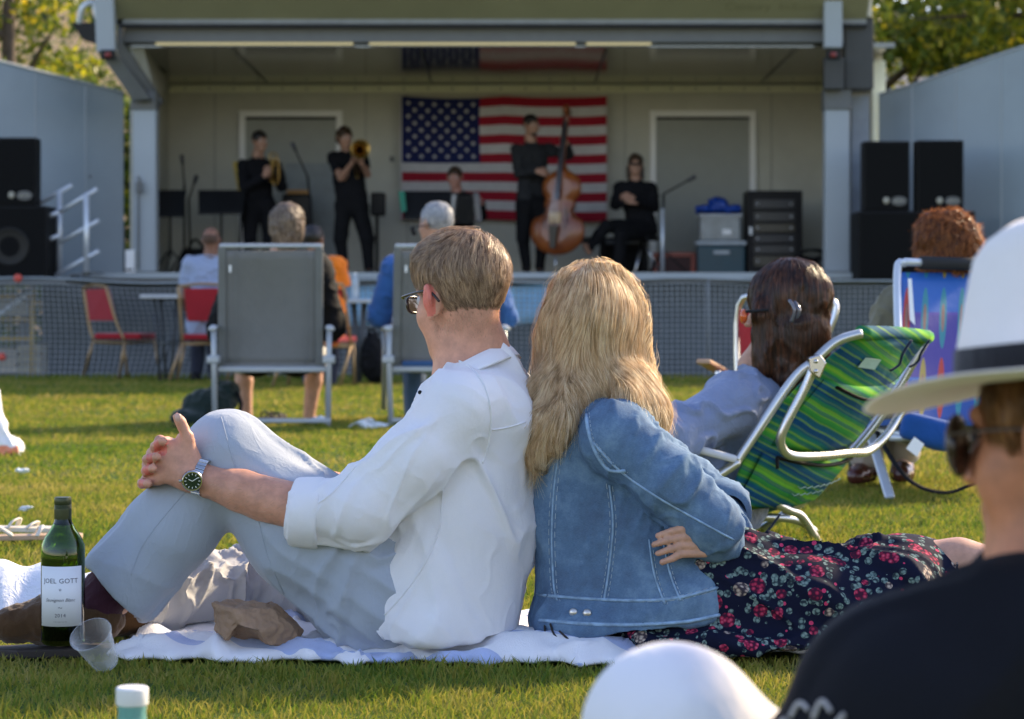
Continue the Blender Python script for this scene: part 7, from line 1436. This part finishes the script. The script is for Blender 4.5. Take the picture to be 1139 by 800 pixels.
# ================================================================ THE WOMAN IN THE WHITE HAT, NEAREST THE CAMERA
DF = 2.2
def w9(x, y, dd=0.): return W(x, y, DF+dd)
def hatwoman():
    r = thing('person', 'woman in a white hat and black top seated nearest the camera at the right edge', 'person', w9(1150, 342)*A(1, 1, 0))
    HC = w9(1200, 482); fw = (-.78, .62, -.06); HR = frame(fw, (-.05, 0, 1)); sk = skinm('skin_sunlit', (.44, .185, .095)); s = S(.0045); head_sdf(s, HC, HR)
    nk = w9(1205, 650, .03); s.cap(HC+HR@A(0, -.02, -.05), nk, .052, .060, k=.03); s.cap(HC+HR@A(0, .02, -.08), w9(1165, 640, .0), .04, .05, k=.03)
    sL = w9(1120, 745, -.10); sR = w9(1270, 720, .2); s.cap(sL, sR, .055, k=.05); s.chain([nk, w9(1215, 800, .05), w9(1200, 1000, .05)], [.07, .11, .13], k=.05); eL = w9(912, 900, -.10)
    s.chain([sL, eL, w9(770, 900, -.02)], [.055, .042, .03], k=.02); hand_sdf(s, w9(770, 902, -.02), unit(A(-1, .2, -.3)), A(0, -.3, 1), 1, .95, .4)
    s.chain([w9(1150, 1090, -.06), w9(752, 826, -.05), w9(720, 1120, -.05)], [.08, .052, .035], k=.02); s.chain([w9(1180, 1030, .14), w9(800, 1010, .25), w9(700, 1130, .2)], [.08, .052, .035], k=.02)
    sdf_obj('body', s, sk, r)
    # black top
    s = S(.006); s.cap(w9(1205, 672, .03), w9(1212, 760, .04), .07, .12, k=.05); s.cap(sL, sR, .084, k=.05); s.chain([w9(1210, 760, .04), w9(1205, 900, .05), w9(1195, 1020, .05)], [.14, .14, .16], k=.05)
    s.cap(w9(1128, 750, -.10), w9(1012, 790, -.12), .096, .090, k=.04); s.chain([w9(1012, 790, -.12), w9(912, 898, -.10)], [.090, .076], k=.03); s.cap(w9(912, 898, -.10), w9(830, 930, -.06), .070, .05, k=.03)
    V, Q = s.mesh(); V = wrinkle(V, Q, .008, 10, (.5, 0, .8), 3); to = mk('black_top', V, Q, fabric('navy_black_knit', (.004, .0045, .008), 700, .3, .2, sheen=0, crease=.2), r); bv = bvh_of((V, Q))
    for pts in (((880, 798), (890, 782), (900, 790)), ((905, 800), (915, 780), (925, 792)), ((860, 812), (875, 800)), ((930, 806), (940, 794))):
        q = proj(bv, pts, .001)
        if len(q) > 2: MB().tube(q, .0022, 5).obj('embroidery', pm('thread_pale', (.45, .42, .40), .7), to, True)
    s = S(.006); s.chain([w9(1150, 1090, -.05), w9(850, 905, -.05), w9(752, 826, -.05)], [.105, .078, .078], k=.03); s.chain([w9(746, 810, -.05), w9(725, 1090, -.05)], [.0745, .062], k=.03); s.chain([w9(1185, 1030, .14), w9(800, 1010, .25), w9(705, 1120, .2)], [.10, .075, .06], k=.03); s.ell(w9(1190, 1060, .04), (.18, .2, .12), k=.05); s.cut(A(0, 0, .02), (0, 0, -1))
    V, Q = s.mesh(); V = wrinkle(V, Q, .004, 8, None, 3); mk('white_trousers', V, Q, fabric('white_cotton', (.82, .80, .82), 900, .2, .03), r)
    for q in (w9(720, 1130, -.05), w9(700, 1140, .2)):
        q = q*A(1, 1, 0)+A(-.06, 0, .04); s = S(.008); s.chain([q+A(.06, 0, 0), q+A(-.08, 0, -.005)], [.04, .035], k=.02); s.cut(A(0, 0, .005), (0, 0, -1)); sdf_obj('shoe', s, tan, r)
    # hair below the hat
    s = S(.005); s.loc(HC, HR); s.ell((0, -.020, .020), (.088, .108, .085), k=.02); s.ell((0, -.05, -.035), (.075, .06, .05), k=.02); s.ell((0, .120, -.05), (.09, .085, .10), k=.01, sub=True); s.ell((0, .05, -.10), (.13, .09, .085), k=.02, sub=True)
    for sx in (-1, 1): s.ell((sx*.096, .006, -.022), (.036, .034, .040), k=.008, sub=True)
    V, Q = s.mesh(); V = wrinkle(V, Q, .004, 40, None, 3); hm_ = hairmat('hair_goldbrown', (.08, .035, .012), (.20, .09, .03), (.45, .23, .09), .3); ho = mk('hair', V, Q, hm_, r); fur('strands', (V, Q), 3000, lambda p, n: dcomb(p, n, HC, HR)-HR[:, 2]*.3, .05, .0014, hm_, ho, 5, lift=.004, jit=.35, seed=51)
    # hat
    h = thing('sun_hat', 'white pinched crown hat with a black band and eyelets on the nearest woman', 'hat', HC+HR@A(0, 0, .05)); up = unit(A(-.09, .05, 1)); f0 = unit(A(*fw)*A(1, 1, 0)); f0 = unit(f0-up*np.dot(f0, up)); r0 = np.cross(f0, up); C0 = w9(1192, 415, .0); fm = fabric('hat_canvas', (.84, .79, .76), 900, .25, .03)
    n = 64; rows = [(.092, .106, .0), (.120, .132, -.004), (.155, .165, -.007), (.184, .194, -.006)]; V = []
    for a_, b_, z in rows:
        for k in range(n):
            q = 2*math.pi*k/n; cx, cy = math.cos(q), math.sin(q); t_ = (a_-.092)/.092; V.append(C0+r0*a_*cx+f0*b_*cy+up*(z+t_*(.014*cx*cx-.018*cy*cy*(cy > 0))))
    Fq = [(i*n+k, i*n+(k+1) % n, (i+1)*n+(k+1) % n, (i+1)*n+k) for i in range(3) for k in range(n)]; o = mk('brim', V, Fq, fm, h); q = o.modifiers.new('s', 'SOLIDIFY'); q.thickness = .004; q.offset = 0; q = o.modifiers.new('b', 'SUBSURF'); q.levels = q.render_levels = 1
    rows = [(.0925, .1065, .0), (.090, .104, .03), (.079, .092, .075), (.067, .081, .112), (.058, .071, .134), (.042, .053, .143), (.02, .03, .132)]; V = []
    for a_, b_, z in rows:
        for k in range(n):
            q = 2*math.pi*k/n; cx, cy = math.cos(q), math.sin(q); pin = 1-.16*max(0, cy)*(z/.13)**1.5*abs(cx); top = -.020*(z > .12)*(1-abs(cx))-.010*max(0, -cy)*(z > .1); V.append(C0+r0*a_*cx*pin+f0*b_*cy+up*(z+top))
    V.append(C0+up*.112); Fq = [(i*n+k, i*n+(k+1) % n, (i+1)*n+(k+1) % n, (i+1)*n+k) for i in range(len(rows)-1) for k in range(n)]+[((len(rows)-1)*n+k, (len(rows)-1)*n+(k+1) % n, len(V)-1) for k in range(n)]
    mk('crown', V, Fq, fm, h); V = []
    for a_, b_, z in ((.0945, .1085, .001), (.0950, .1090, .012), (.0925, .1065, .030), (.0905, .1045, .031)):
        for k in range(n): q = 2*math.pi*k/n; V.append(C0+r0*a_*math.cos(q)+f0*b_*math.sin(q)+up*z)
    mk('band', V, [(i*n+k, i*n+(k+1) % n, (i+1)*n+(k+1) % n, (i+1)*n+k) for i in range(3) for k in range(n)], fabric('black_ribbon', (.010, .009, .010), 900), h)
    for x, y in ((1092, 324), (1066, 329)):
        bvh = bvh_of((np.array([v.co[:] for v in h.children[1].data.vertices])+np.array(h.location), np.array([list(p_.vertices)[:4] for p_ in h.children[1].data.polygons if len(p_.vertices) == 4]))); q = proj(bvh, [(x, y), (x+.4, y)], .001)
        if len(q): nn_ = unit(A(0, 0, H)-q[0]); e = MB().lathe([(.004, .003), (.0075, .0025), (.008, -.001)], q[0], nn_, 16).obj('eyelet', pm('eyelet_brass', (.25, .17, .08), .3, 1), h, True); MB().lathe([(0, .0022), (.005, .0022)], q[0], nn_, 12).obj('eyelet_hole', black, e)
    g_ = thing('sunglasses', 'large dark brown sunglasses on the woman in the white hat', 'sunglasses', HC+HR@A(0, .1, 0)); lm = pm('brown_lens', (.020, .010, .006), .22)
    for sx in (-1, 1):
        c = HC+HR@A(sx*.037, .103, -.006); s = S(.003); s.ell(c, (.034, .011, .030), HR@rotm('Z', -sx*R_(18)), k=.005); s.ell(c-HR@A(0, .012, 0), (.034, .010, .030), HR@rotm('Z', -sx*R_(18)), k=.003, sub=True); sdf_obj('lens', s, lm, g_)
        MB().tube(cr([c+HR@A(sx*.031, -.008, .012), HC+HR@A(sx*.078, .05, .010), HC+HR@A(sx*.084, .0, .008), HC+HR@A(sx*.082, -.025, -.01)], 5), .0020, 6, flat=1.0).obj('temple', lm, g_, True)
hatwoman()
